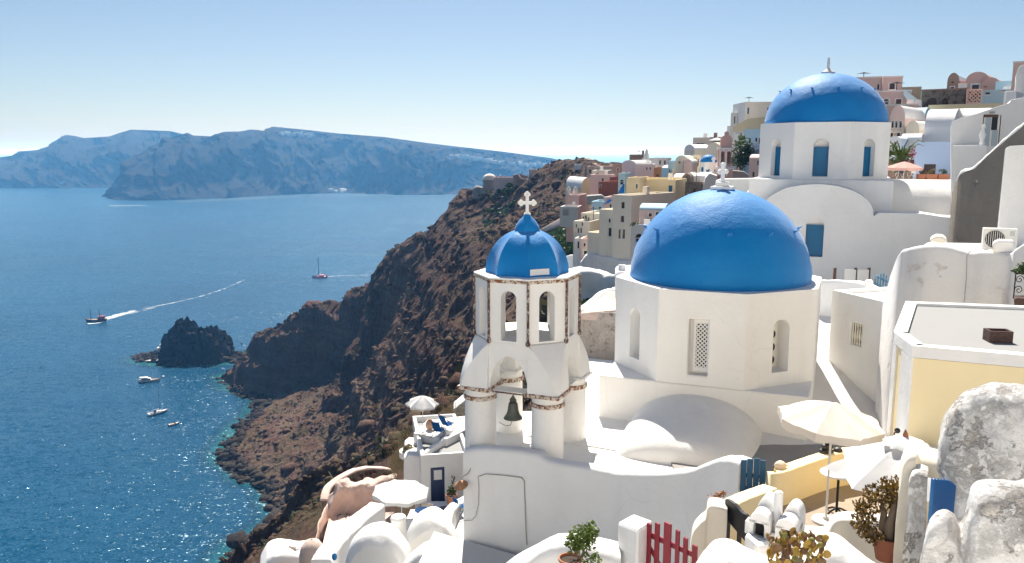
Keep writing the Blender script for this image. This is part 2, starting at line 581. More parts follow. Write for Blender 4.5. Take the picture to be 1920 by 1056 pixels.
_sh = np.array(sorted([(q[1], q[0]) for q in shore]))
def shore_fix(x, y, z):
    """land rises from the waterline, water deepens away from it"""
    xs_ = np.interp(y, _sh[:, 0], _sh[:, 1]) + 5 * (fbm(y / 9, y * 0 + 3.3, 3, 77) - .5)
    on = (y > _sh[0, 0] - 8) & (y < _sh[-1, 0] - 2)
    di = x - xs_
    z = np.where(on & (di > 0), np.maximum(z, SEA + 0.42 * np.clip(di, 0, 45)), z)
    return np.where(on & (di < 0), np.minimum(z, SEA - 0.4 + 0.45 * np.clip(di, -60, 0)), z)
def terrain_z(x, y, detail=True):
    z = _tps(x, y)
    if not detail:
        return z
    near = np.clip((np.hypot(x, y) - 60) / 70, 0, 1)                  # keep the built-up shelf even
    vill = np.clip((x + 12) / 22, 0, 1) * np.clip((262 - y) / 25, 0, 1)
    k = near * (1 - 0.85 * vill)
    k = k * np.clip((z - SEA) / 18, 0.22, 1) * (0.22 + 0.78 * np.clip((-z - 14) / 40, 0, 1))   # calm by the water and on the summit
    wx = x + 9 * (fbm(x / 40, y / 40, 3, 5) - 0.5)
    wy = y + 9 * (fbm(x / 40, y / 40, 3, 9) - 0.5)
    # gullies that run down the slope (toward the water on the left)
    g = fbm((wy - 0.45 * wx) / 34, (wx + wy) / 150, 4, 21, 0.5, True)
    z = z + k * (g - 0.56) * 20
    # beds of lava: cliff bands with ledges between
    h = 15.0
    t = z / h + 1.3 * fbm(wx / 60, wy / 60, 3, 31)
    fr = t - np.floor(t)
    st = np.clip((fr - 0.30) / 0.42, 0, 1)
    st = st * st * (3 - 2 * st)
    z = z + k * (0.20 + 0.45 * np.clip((-z - 62) / 25, 0, 1)) * h * (st - fr)   # bold cliff bands low down, an even slope above
    z = z + k * ((fbm(wx / 13, wy / 13, 5, 41, 0.55, True) - 0.56) * 6.5 + (fbm(x / 3.6, y / 3.6, 4, 51, 0.6, True) - 0.5) * 2.4)
    z = shore_fix(x, y, z)
    z = z + (1 - k) * (fbm(x / 9, y / 9, 4, 61) - 0.5) * 0.6
    return z + near * (fbm(x / 4.2, y / 4.2, 4, 66, .6, True) - .5) * 1.2

NU, NV = 640, 620
us = np.concatenate([np.linspace(300, 1150, 540), np.linspace(1155, 2300, 100)])
dv = np.concatenate([np.exp(np.linspace(math.log(9.0), math.log(88.0), 110)), np.exp(np.linspace(math.log(88.6), math.log(570.0), 730))])
UU, DD = np.meshgrid(us, dv, indexing='ij')
TX = (UU - 960) / F * DD * 1.012
TY = DD.copy()
TZ = terrain_z(TX, TY)
# rougher broken faces: push the sheet about along its slope
gx, gy = fbm(TY / 6.5, TZ / 6.5, 4, 71) - 0.5, fbm(TX / 6.5, TZ / 6.5, 4, 81) - 0.5
kk = np.clip((DD - 90) / 80, 0, 1) * np.clip((40 - TX) / 40, 0, 1)
hill = struct(grid_mesh('cliff_terrain', TX + kk * gx * 5.0, TY + kk * gy * 5.0, TZ, MAT_CLIFF))

# ================================================================ islet in the bay
ic = on_z(362, 672, SEA)
n = 260
gx_, gy_ = np.meshgrid(np.linspace(-48, 48, n), np.linspace(-34, 34, n), indexing='ij')
def islet_h(x, y):
    wx, wy = x + 6 * (fbm(x / 9, y / 9, 3, 3) - .5), y + 6 * (fbm(x / 9, y / 9, 3, 8) - .5)
    a = 25 * np.exp(-((wx + 4) / 12) ** 4 - (wy / 13) ** 2)
    b = 19 * np.exp(-((wx - 10) / 11.5) ** 4 - (wy / 13) ** 4)
    c = 16 * np.exp(-((wx + 12) / 7.5) ** 4 - (wy / 11) ** 4)
    low = 5 * np.exp(-((wx) / 33) ** 4 - ((wy - 2) / 12) ** 4)
    h = np.maximum(np.maximum(a, b), np.maximum(c, low)) - 2.2
    h = h + (fbm(x / 6, y / 6, 5, 13, 0.6, True) - 0.55) * 11 * np.clip((h + 3) / 9, 0.15, 1)
    h = h + (fbm(x / 2.4, y / 2.4, 3, 19, 0.6, True) - 0.5) * 3.6 * np.clip((h + 3) / 9, 0.2, 1)
    return h
IZ = islet_h(gx_, gy_)
s6 = 5.0
islet = struct(grid_mesh('rock_islet', ic.x + gx_ + 3 * (fbm(gy_ / s6, IZ / s6, 3, 5) - .5), ic.y + gy_ + 3 * (fbm(gx_ / s6, IZ / s6, 3, 6) - .5), SEA + IZ, MAT_ISLET))

# ================================================================ sea
def sea_sheet():
    a = np.concatenate([np.linspace(-70, -34, 40), np.linspace(-33.5, 6, 330), np.linspace(7, 70, 60)])
    r = np.concatenate([np.exp(np.linspace(math.log(60), math.log(150), 30)), np.linspace(153, 620, 330), np.exp(np.linspace(math.log(630), math.log(57000), 130))])
    A, RR = np.meshgrid(np.radians(a), r, indexing='ij')
    X, Y = RR * np.sin(A), RR * np.cos(A)
    near = RR < 640
    sh = np.zeros_like(X)
    zt = np.where(near, shore_fix(X, Y, _tps(X, Y)), SEA - 40)
    sh = np.clip(1 - (SEA - zt) / 7.0, 0, 1)
    dx, dy = X - ic.x, Y - ic.y
    e = np.sqrt((dx / 40) ** 2 + ((dy) / 22) ** 2)
    sh = np.maximum(sh, np.clip((1.25 - e) / 0.5, 0, 1) * near)
    sh = np.clip(sh + 0.35 * (fbm(X / 22, Y / 22, 4, 91) - 0.5) * (sh > 0.01), 0, 1)
    return struct(grid_mesh('sea', X, Y, np.full_like(X, SEA), MAT_SEA, True, {'shallow': sh}))
sea_sheet()

# ================================================================ far islands
ISL = {}
def far_island(name, prof, wl, d0, depth, seed, label_mat, rough=1.0):
    """prof: ridge line as (px, py); wl: waterline as (px, py); the land rises from the waterline back to the ridge"""
    px = np.linspace(prof[0][0], prof[-1][0], 520)
    pr = np.interp(px, [p[0] for p in prof], [p[1] for p in prof])
    wy = np.interp(px, [p[0] for p in wl], [p[1] for p in wl])
    wp = [on_z(a, b, SEA) for a, b in zip(px, wy)]
    v = np.linspace(0, 1, 130)
    X, Y, Z = (np.zeros((len(px), len(v))) for _ in range(3))
    for i, (a, b) in enumerate(zip(px, pr)):
        w = wp[i]
        back = w.y + depth
        top = pt(a, b, back)
        Y[i] = w.y + v * depth
        X[i] = w.x + (top.x - w.x) * v
        H = top.z - SEA
        base = np.interp(v, [0, 0.14, 0.30, 0.42, 0.62, 0.75, 1.0], [0, 0.14, 0.36, 0.47, 0.74, 0.86, 1.0])
        Z[i] = SEA - 1 + base * (H + 1)
    fade = np.sin(np.pi * np.clip(v, 0, 1)) ** 0.6
    amp = (Z[:, -1:] - SEA) * 0.34 * rough
    ar = np.cumsum(np.r_[0, np.hypot(np.diff(X[:, 0]), np.diff(Y[:, 0]))])[:, None] + 0 * Z
    warp = 60 * (fbm(ar / 160, v[None] * 3 + 0 * ar, 3, seed + 2) - .5)
    g = fbm((ar + warp) / 150, v[None] * 1.1 + 0 * ar, 4, seed, 0.55, True)
    g2 = fbm((ar + warp) / 42, v[None] * 4.0 + 0 * ar, 4, seed + 7, 0.6, True)
    Y = Y - (g - 0.55) * 330 * fade - (g2 - 0.55) * 90 * fade
    Z = Z + amp * fade * (0.55 * (g2 - 0.55) + 0.35 * (fbm(ar / 60, v[None] * 9 + 0 * ar, 4, seed + 3) - 0.5))
    Z[:, 0] = SEA - 2
    # the back falls away to the sea again
    bx, by, bz = X[:, -1:], Y[:, -1:] + 900, np.full((len(px), 1), SEA - 2)
    ISL[name] = (X, Y, Z)
    return struct(grid_mesh(name, np.hstack([X, bx]), np.hstack([Y, by]), np.hstack([Z, bz]), label_mat, True))
far_island('far_island', [(-60, 300), (0, 295), (22, 292), (35, 284), (75, 281), (100, 270), (112, 259), (125, 253), (140, 255), (158, 259), (205, 256), (225, 249), (246, 243), (320, 246), (345, 252), (420, 262), (520, 300)],
           [(-60, 353), (230, 353), (520, 353)], 3000, 620, 3, MAT_FAR)
far_island('near_island', [(213, 372), (222, 362), (240, 330), (262, 290), (285, 272), (298, 270), (304, 257), (320, 258), (340, 252), (352, 249), (362, 254), (400, 256), (424, 247), (450, 247), (470, 243), (480, 244), (507, 246), (508.5, 237.5), (570, 243), (630, 250), (720, 257), (800, 268), (850, 274), (940, 284), (1030, 296), (1058, 302), (1110, 318), (1180, 322), (1300, 331)],
           [(213, 375), (300, 376), (420, 372), (560, 364), (640, 362), (760, 366), (900, 364), (1060, 356), (1300, 338)], 2240, 480, 11, MAT_FAR)

# white specks of houses along the rim and at the landing of the nearer island
def far_village():
    X, Y, Z = ISL['near_island']
    w = Y * CP - Z * SP
    PXi, PYi = 960 + F * X / w, 528 - F * (Y * SP + Z * CP) / w
    rg = random.Random(8)
    mb = MB()
    spans = [((526, 248), (588, 251), 34), ((845, 291), (880, 293), 26), ((880, 294), (930, 302), 30), ((925, 303), (1035, 309), 46), ((622, 356), (650, 357), 12)]
    for (x0, y0), (x1, y1), cnt in spans:
        for _ in range(cnt):
            t = rg.random()
            px, py = x0 + (x1 - x0) * t, y0 + (y1 - y0) * t + rg.gauss(0, 1.0)
            e = (PXi - px) ** 2 + (PYi - py) ** 2
            near = np.where(e < 9.0, Y, 1e9)
            i = np.unravel_index(near.argmin(), near.shape)
            if near[i] > 1e8:
                continue
            a, c, h = rg.uniform(3, 8), rg.uniform(3, 6), rg.uniform(2.5, 6)
            mb.box(X[i] - a, X[i] + a, Y[i] - c - 6, Y[i] + c, Z[i] - 6, Z[i] + h)
    o = mb.build('far_village', paint('far_white', (.75, .74, .72)), weld=False)
    o['kind'] = 'stuff'
    o['label'] = 'white specks of a far village along the island rim'
# ================================================================ haze
def haze():
    m = bpy.data.materials.new('haze_air')
    m.use_nodes = True
    t = m.node_tree
    for n_ in list(t.nodes):
        t.nodes.remove(n_)
    o = t.nodes.new('ShaderNodeOutputMaterial')
    v = t.nodes.new('ShaderNodeVolumePrincipled')
    v.inputs['Color'].default_value = HAZE_COL
    v.inputs['Density'].default_value = HAZE_D
    v.inputs['Absorption Color'].default_value = (1, 1, 1, 1)
    v.inputs['Anisotropy'].default_value = 0.35
    t.links.new(v.outputs[0], o.inputs['Volume'])
    b = MB().box(-58000, 58000, -300, 58000, SEA - 45, 110)
    h = b.build('haze', m)
    h['kind'] = 'stuff'
    h['label'] = 'pale blue sea haze between the cliff and the far islands'
    return h
HAZE_D, HAZE_COL = 1.4e-4, (0.17, 0.50, 1.0, 1)
haze()
# ================================================================ building kit
WHITE = plaster('whitewash', (0.83, 0.815, 0.785), amount=0.5, bump=0.5, streak=0.5, crack=0.14)
WHITE_OLD = plaster('weathered_whitewash', (0.76, 0.745, 0.72), dirt=(0.34, 0.31, 0.28), amount=0.55, bump=0.5, streak=0.55)
WHITE_RAW = plaster('flaking_whitewash', (0.70, 0.685, 0.66), dirt=(0.3, 0.27, 0.25), amount=0.8, bump=1.0, streak=0.6, flake=-0.005, flakecol=(0.38, 0.35, 0.32), scale=1.9, fine=0.5, crack=0.5)
WHITE_STAIN = plaster('stained_whitewash', (0.74, 0.73, 0.72), dirt=(0.30, 0.28, 0.27), amount=0.9, bump=0.5, streak=0.9, flake=-0.03, flakecol=(0.42, 0.39, 0.37))
LEDGE = plaster('bare_ledge', (0.62, 0.60, 0.57), amount=0.4, bump=0.4)
GREYWALL = plaster('grey_cement', (0.33, 0.31, 0.29), dirt=(0.13, 0.12, 0.11), amount=0.9, bump=0.8, streak=0.6)
DARKWALL = plaster('dark_bare_render', (0.22, 0.19, 0.155), dirt=(0.05, 0.045, 0.04), amount=0.9, bump=1.0, streak=0.5, flake=-0.06, flakecol=(0.24, 0.215, 0.19))
ROOFGREY = plaster('roof_screed', (0.30, 0.30, 0.29), dirt=(0.3, 0.29, 0.27), amount=0.7, bump=0.3, streak=0.1)
CREAM = plaster('cream_render', (0.90, 0.75, 0.46), dirt=(0.5, 0.4, 0.22), amount=0.25, bump=0.2)
CREAM_PALE = plaster('pale_cream_render', (0.78, 0.73, 0.62), dirt=(0.5, 0.42, 0.3), amount=0.3)
BEIGE = plaster('beige_render', (0.80, 0.73, 0.60), dirt=(0.35, 0.3, 0.24), amount=0.3)
OCHRE = plaster('ochre_render', (0.74, 0.62, 0.40), dirt=(0.4, 0.3, 0.18), amount=0.3)
PINK = plaster('pink_render', (0.66, 0.42, 0.37), dirt=(0.4, 0.25, 0.2), amount=0.35)
PINK_PALE = plaster('pale_pink_render', (0.72, 0.54, 0.48), dirt=(0.42, 0.3, 0.26), amount=0.35)
SALMON = plaster('salmon_render', (0.72, 0.42, 0.34), dirt=(0.4, 0.25, 0.2), amount=0.25)
RED = plaster('red_render', (0.36, 0.12, 0.08), dirt=(0.2, 0.07, 0.05), amount=0.4)
ROSE = plaster('rosy_plaster', (0.72, 0.56, 0.48), dirt=(0.42, 0.20, 0.12), amount=1.3, bump=0.8, streak=0.9, fine=0.25, flakecol=(0.42, 0.26, 0.18))
SPECKLE = plaster('speckled_stone', (0.55, 0.47, 0.40), dirt=(0.16, 0.12, 0.10), amount=0.9, bump=0.8, streak=0.4, flake=-0.03, flakecol=(0.16, 0.13, 0.11), scale=3.0, fine=0.4)
BROWN = plaster('brown_render', (0.36, 0.25, 0.19), dirt=(0.2, 0.13, 0.1), amount=0.4)
STONE = plaster('rubble_stone', (0.25, 0.20, 0.16), dirt=(0.10, 0.08, 0.07), amount=0.9, bump=1.0, scale=2.0, flake=0.02, flakecol=(0.09, 0.07, 0.06))
PALEBLUE = plaster('pale_blue_render', (0.52, 0.64, 0.84), dirt=(0.4, 0.5, 0.7), amount=0.2)
SKYBLUE = plaster('light_blue_render', (0.50, 0.68, 0.76), dirt=(0.4, 0.5, 0.6), amount=0.2)
BLUEPAINT = plaster('blue_dome_paint', (0.0, 0.185, 0.50), dirt=(0.03, 0.27, 0.57), amount=1.0, bump=0.7, streak=0.6, rough=0.6)
for _mm in (BLUEPAINT,):
    _mm.node_tree.nodes['Principled BSDF'].inputs['Specular IOR Level'].default_value = 0.22
    _mm.node_tree.nodes['Principled BSDF'].inputs['Sheen Weight'].default_value = 0.22
    _mm.node_tree.nodes['Principled BSDF'].inputs['Sheen Roughness'].default_value = 0.45
BLUEWOOD = paint('blue_wood', (0.001, 0.115, 0.26), rough=0.5, var=0.3, wear=0.0)
LATTICE = paint('lattice_blue', (0.004, 0.17, 0.36), rough=0.5, var=0.2)
LATTICE_BACK = paint('lattice_back_blue', (0.0, 0.045, 0.11), rough=0.7, var=0.2)  # darker blue panel, so the lattice bars stand out
GATEBLUE = paint('gate_blue', (0.0, 0.062, 0.15), rough=0.5, var=0.35)
BLUEBRIGHT = paint('bright_blue_paint', (0.002, 0.15, 0.40), rough=0.4, var=0.2)
NAVYWOOD = paint('navy_wood', (0.006, 0.02, 0.085), rough=0.4, var=0.3)
BLACKWOOD = paint('black_painted_wood', (0.008, 0.009, 0.013), rough=0.45, var=0.4)
REDWOOD = paint('dark_red_wood', (0.22, 0.010, 0.022), rough=0.5, var=0.3)
BROWNWOOD = paint('brown_wood', (0.10, 0.045, 0.03), rough=0.6, var=0.4)
RUST = paint('rusty_brown_paint', (0.085, 0.028, 0.018), rough=0.7, var=0.5, wear=0.10, wearcol=(0.5, 0.45, 0.38), scale=2.2)
RUSTBAND = paint('rusty_band', (0.20, 0.075, 0.03), rough=0.8, var=0.6, wear=0.14, wearcol=(0.62, 0.56, 0.48), scale=1.6)
IRON = paint('wrought_iron', (0.02, 0.02, 0.022), rough=0.5, var=0.3, metal=0.6)
STEEL = paint('grey_steel', (0.35, 0.35, 0.35), rough=0.4, var=0.2, metal=0.7)
GREYMETAL = paint('grey_conduit', (0.36, 0.34, 0.31), rough=0.6, var=0.2)
BRONZE = paint('green_bronze', (0.095, 0.105, 0.085), rough=0.55, var=0.4, metal=0.35, wear=0.02, wearcol=(0.2, 0.22, 0.17))
TERRA = paint('terracotta', (0.38, 0.15, 0.08), rough=0.85, var=0.25, bump=0.2)
TERRA_DARK = paint('dark_terracotta', (0.26, 0.09, 0.05), rough=0.8, var=0.3)
JARCLAY = paint('pale_clay', (0.52, 0.33, 0.22), rough=0.85, var=0.2)
TUFA = plaster('brown_block', (0.10, 0.06, 0.05), dirt=(0.05, 0.03, 0.03), amount=0.6, bump=1.0, scale=4)
SHELLMAT = paint('shell', (0.72, 0.56, 0.42), rough=0.6, var=0.3)
PEBBLE = paint('dark_pebble', (0.03, 0.028, 0.028), rough=0.5, var=0.4)
DARKGLASS = paint('dark_window', (0.02, 0.022, 0.026), rough=0.12, var=0.3, bump=0.0)
DARKROOM = paint('dark_interior', (0.03, 0.028, 0.027), rough=0.9)
SHUTTER = paint('brown_shutter', (0.075, 0.04, 0.032), rough=0.6, var=0.3)
GREYBLUE = paint('grey_blue_door', (0.40, 0.47, 0.50), rough=0.6, var=0.15)
FRAMEWHITE = paint('white_frame', (0.74, 0.73, 0.71), rough=0.6, var=0.08)
PLASTIC = paint('white_plastic', (0.72, 0.70, 0.64), rough=0.4, var=0.05)
def cloth(name, col, trans=0.25):
    m = NT(name)
    P = m.pos()
    c = m.mix(m.noise(P, 5, 4, 0.6), tuple(x * 0.93 for x in col), col)
    m.set(Base_Color=c, Roughness=0.95, Normal=m.bump(m.noise(P, 3.0, 3, 0.5), 0.25, 0.08))
    m.b.inputs['Specular IOR Level'].default_value = 0.1
    t = m.node('ShaderNodeBsdfTranslucent')
    m.l.new(c, t.inputs[0])
    mx = m.node('ShaderNodeMixShader')
    mx.inputs[0].default_value = trans
    m.l.new(m.b.outputs[0], mx.inputs[1])
    m.l.new(t.outputs[0], mx.inputs[2])
    m.l.new(mx.outputs[0], m.out.inputs[0])
    return m.m
CLOTH_WHITE = cloth('white_canvas', (0.78, 0.77, 0.75), 0.18)
CLOTH_BEIGE = cloth('beige_canvas', (0.78, 0.72, 0.65), 0.22)
CLOTH_PINK = cloth('pink_canvas', (0.78, 0.50, 0.44), 0.3)
CLOTH_BLUE = cloth('blue_canvas', (0.012, 0.09, 0.27), 0.15)
CLOTH_CREAM = cloth('cream_canvas', (0.70, 0.62, 0.50), 0.2)
CLOTH_DARK = cloth('dark_patterned_canvas', (0.05, 0.05, 0.10), 0.1)
def leafmat(name, col, var=0.5, trans=0.3, rough=0.5):
    m = NT(name)
    rn = m.node('ShaderNodeNewGeometry').outputs['Random Per Island']
    c = m.ramp(rn, [(0.0, tuple(x * (1 - var) for x in col)), (0.6, col), (1.0, tuple(min(1, x * (1 + var)) for x in col))])
    m.set(Base_Color=c, Roughness=rough)
    t = m.node('ShaderNodeBsdfTranslucent')
    m.l.new(c, t.inputs[0])
    mx = m.node('ShaderNodeMixShader')
    mx.inputs[0].default_value = trans
    m.l.new(m.b.outputs[0], mx.inputs[1])
    m.l.new(t.outputs[0], mx.inputs[2])
    m.l.new(mx.outputs[0], m.out.inputs[0])
    return m.m
LEAF = leafmat('green_leaf', (0.10, 0.15, 0.02), 0.5, 0.35)
LEAF_DARK = leafmat('dark_green_leaf', (0.045, 0.085, 0.018), 0.5, 0.25)
LEAF_OLIVE = leafmat('olive_scrub', (0.085, 0.08, 0.035), 0.5, 0.15, 0.8)
LEAF_DRY = leafmat('dry_grass', (0.20, 0.16, 0.075), 0.4, 0.3, 0.8)
LEAF_JADE = leafmat('bronze_jade_leaf', (0.15, 0.085, 0.010), 0.6, 0.25, 0.4)
LEAF_PEAR = leafmat('ochre_paddle', (0.34, 0.20, 0.018), 0.35, 0.25, 0.5)
FLOWER = leafmat('magenta_flower', (0.35, 0.02, 0.09), 0.4, 0.3)
BARK = paint('grey_bark', (0.20, 0.15, 0.11), rough=0.9, var=0.4, bump=0.5)
SOIL = paint('soil', (0.05, 0.035, 0.025), rough=1.0, var=0.4, bump=0.6)
PAVING = plaster('beige_paving', (0.34, 0.28, 0.22), dirt=(0.2, 0.16, 0.12), amount=0.8, bump=0.6, scale=3)

def arch_outline(x0, x1, z0, z1, arch, n=10):
    """outline of an opening, CCW seen from the front, starting bottom left"""
    if not arch:
        return [(x0, z0), (x1, z0), (x1, z1), (x0, z1)]
    c, a = (x0 + x1) / 2, (x1 - x0) / 2
    rise = a if arch is True else arch
    zs = z1 - rise
    pts = [(x0, z0), (x1, z0)]
    for k in range(n + 1):
        q = math.pi * k / n
        pts.append((c + a * math.cos(q), zs + rise * math.sin(q)))
    return pts
def wall_panel(mb, w, h, ops, t, M=None, back=True, x0=0.0, z0=0.0, topfn=None):
    """wall in the xz plane, front at y = 0, with openings (x0, x1, z0, z1, arch, depth); depth None = right through"""
    sub = MB()
    xs = sorted({x0, x0 + w, *[o[0] for o in ops], *[o[1] for o in ops]})
    zs = sorted({z0, z0 + h, *[o[2] for o in ops], *[o[3] for o in ops]})
    thru = any(o[5] is None for o in ops)
    for i in range(len(xs) - 1):
        for j in range(len(zs) - 1):
            cx, cz = (xs[i] + xs[i + 1]) / 2, (zs[j] + zs[j + 1]) / 2
            hit = [o for o in ops if o[0] < cx < o[1] and o[2] < cz < o[3]]
            q = [(xs[i], zs[j]), (xs[i + 1], zs[j]), (xs[i + 1], zs[j + 1]), (xs[i], zs[j + 1])]
            if not hit:
                sub.add([(a, 0, b) for a, b in q], [(0, 1, 2, 3)])
            if thru and back and not any(o[5] is None for o in hit):
                sub.add([(a, t, b) for a, b in q], [(3, 2, 1, 0)])
    for ox0, ox1, oz0, oz1, arch, dep in ops:
        dd = t if dep is None else dep
        out = arch_outline(ox0, ox1, oz0, oz1, arch)
        n_ = len(out)
        sub.add([(a, 0, b) for a, b in out] + [(a, dd, b) for a, b in out], [((i + 1) % n_, i, n_ + i, n_ + (i + 1) % n_) for i in range(n_)])
        if dep is not None:
            sub.add([(a, dd, b) for a, b in out], [tuple(range(n_))])
        if arch:
            for yy in ([0, t] if dep is None and back else [0]):
                pts = out[2:]
                mid = len(pts) // 2
                A = [(ox1, oz1)] + pts[:mid + 1]
                B = [(ox0, oz1)] + pts[mid:]
                for poly in (A, B):
                    sub.add([(a, yy, b) for a, b in poly], [(0, k + 1, k) for k in range(1, len(poly) - 1)])
    if M is not None:
        sub.xform(M)
    mb.add(sub.v, sub.f)
def TR(loc, rotz=0.0):
    return Matrix.Translation(Vector(loc)) @ Matrix.Rotation(rotz, 4, 'Z')

def vault(mb, x0, x1, y0, y1, z0, rise, n=14, t=None):
    """solid barrel: arched across x, running along y"""
    c, a = (x0 + x1) / 2, (x1 - x0) / 2
    poly = [(x0, z0), (x1, z0)] + [(c + a * math.cos(math.pi * k / n), z0 + rise * math.sin(math.pi * k / n)) for k in range(1, n)]
    mb.slab_y(poly, y0, y1)

WIN = {'w': (DARKGLASS, False), 'a': (DARKGLASS, True), 'd': (SHUTTER, False), 'b': (BLUEBRIGHT, True), 'B': (BLUEWOOD, False), 'o': (DARKROOM, True), 'O': (DARKROOM, False), 's': (SHUTTER, False), 'S': (SHUTTER, True), 'g': (GREYBLUE, False)}
TRIMMED = set()
def add_window(parent, kind, x0, x1, z0, z1, dep, arch, trim=False):
    w, h = x1 - x0, z1 - z0
    name = 'door' if kind in 'dgo' and h > 1.6 else 'window'
    fr = MB()
    f = min(0.09, w * 0.12)
    if kind in 'oO':
        return
    ztop = z1 if not arch else z1 - w / 2
    if trim:
        tw_ = min(.16, w * .22)
        tm_ = MB()
        tm_.box(x0 - tw_, x0 - .003, -.05, .02, z0 - tw_ * .5, ztop)
        tm_.box(x1 + .003, x1 + tw_, -.05, .02, z0 - tw_ * .5, ztop)
        if arch:
            c_, r_ = (x0 + x1) / 2, w / 2
            for k_ in range(8):
                q0, q1 = math.pi * k_ / 8, math.pi * (k_ + 1) / 8
                tm_.slab_y([(c_ + r_ * 1.01 * math.cos(q0), ztop + r_ * 1.01 * math.sin(q0)), (c_ + (r_ + tw_) * math.cos(q0), ztop + (r_ + tw_) * math.sin(q0)), (c_ + (r_ + tw_) * math.cos(q1), ztop + (r_ + tw_) * math.sin(q1)), (c_ + r_ * 1.01 * math.cos(q1), ztop + r_ * 1.01 * math.sin(q1))], -.05, .02)
        else:
            tm_.box(x0 - tw_, x1 + tw_, -.052, .02, ztop + .003, ztop + tw_)
    else:
        tm_ = MB().box(x0 - .05, x1 + .05, -.07, .01, z0 - .08, z0 - .004)
    y0, y1 = dep - 0.06, dep + 0.0
    fr.box(x0 + .004, x0 + f, y0, y1 - .004, z0 + .004, ztop)
    fr.box(x1 - f, x1 - .004, y0, y1 - .004, z0 + .004, ztop)
    fr.box(x0 + f, x1 - f, y0 + .002, y1 - .004, ztop - f, ztop - .002)
    fr.box(x0 + f, x1 - f, y0 + .002, y1 - .004, z0 + .004, z0 + f)
    if w > 0.7:
        fr.box((x0 + x1 - f) / 2, (x0 + x1 + f) / 2, y0 + .003, y1 - .004, z0 + f, ztop - f)
    if h > 1.1:
        fr.box(x0 + f, x1 - f, y0 + .004, y1 - .004, (z0 + ztop - f) / 2, (z0 + ztop + f) / 2)
    win = fr.build(name, FRAMEWHITE if kind in 'wa' else WIN[kind][0], parent, weld=False)
    pm = MB()
    out = arch_outline(x0 + f * .5, x1 - f * .5, z0 + f * .5, z1 - f * .5, arch)
    pm.slab_y(out, dep - 0.028, dep - 0.012)
    pm.build('pane' if kind in 'wa' else 'panel', WIN[kind][0], win)
    tm_.build('surround' if trim else 'sill', WHITE, win, weld=False)

hrg = random.Random(23)
class Place:
    """local frame of a building whose front runs between two photo columns"""
    def __init__(s, px0, px1, d, rot=0.0, pyref=400):
        s.rot = R(rot)
        s.r = Vector((math.cos(s.rot), math.sin(s.rot), 0))
        c = pt((px0 + px1) / 2, pyref, d)
        s.c = Vector((c.x, c.y, 0))
        s.pyref = pyref
        s.t0, s.t1 = s.tx(px0), s.tx(px1)
        s.o = s.c + s.r * s.t0
        s.w = s.t1 - s.t0
    def tx(s, px):
        q = pt(px, s.pyref, 1.0)
        k = q.x / q.y
        return (k * s.c.y - s.c.x) / (s.r.x - k * s.r.y)
    def x(s, px):
        return s.tx(px) - s.t0
    def z(s, py, px=None):
        p = s.c if px is None else s.c + s.r * s.tx(px)
        return pt(960, py, p.y).z

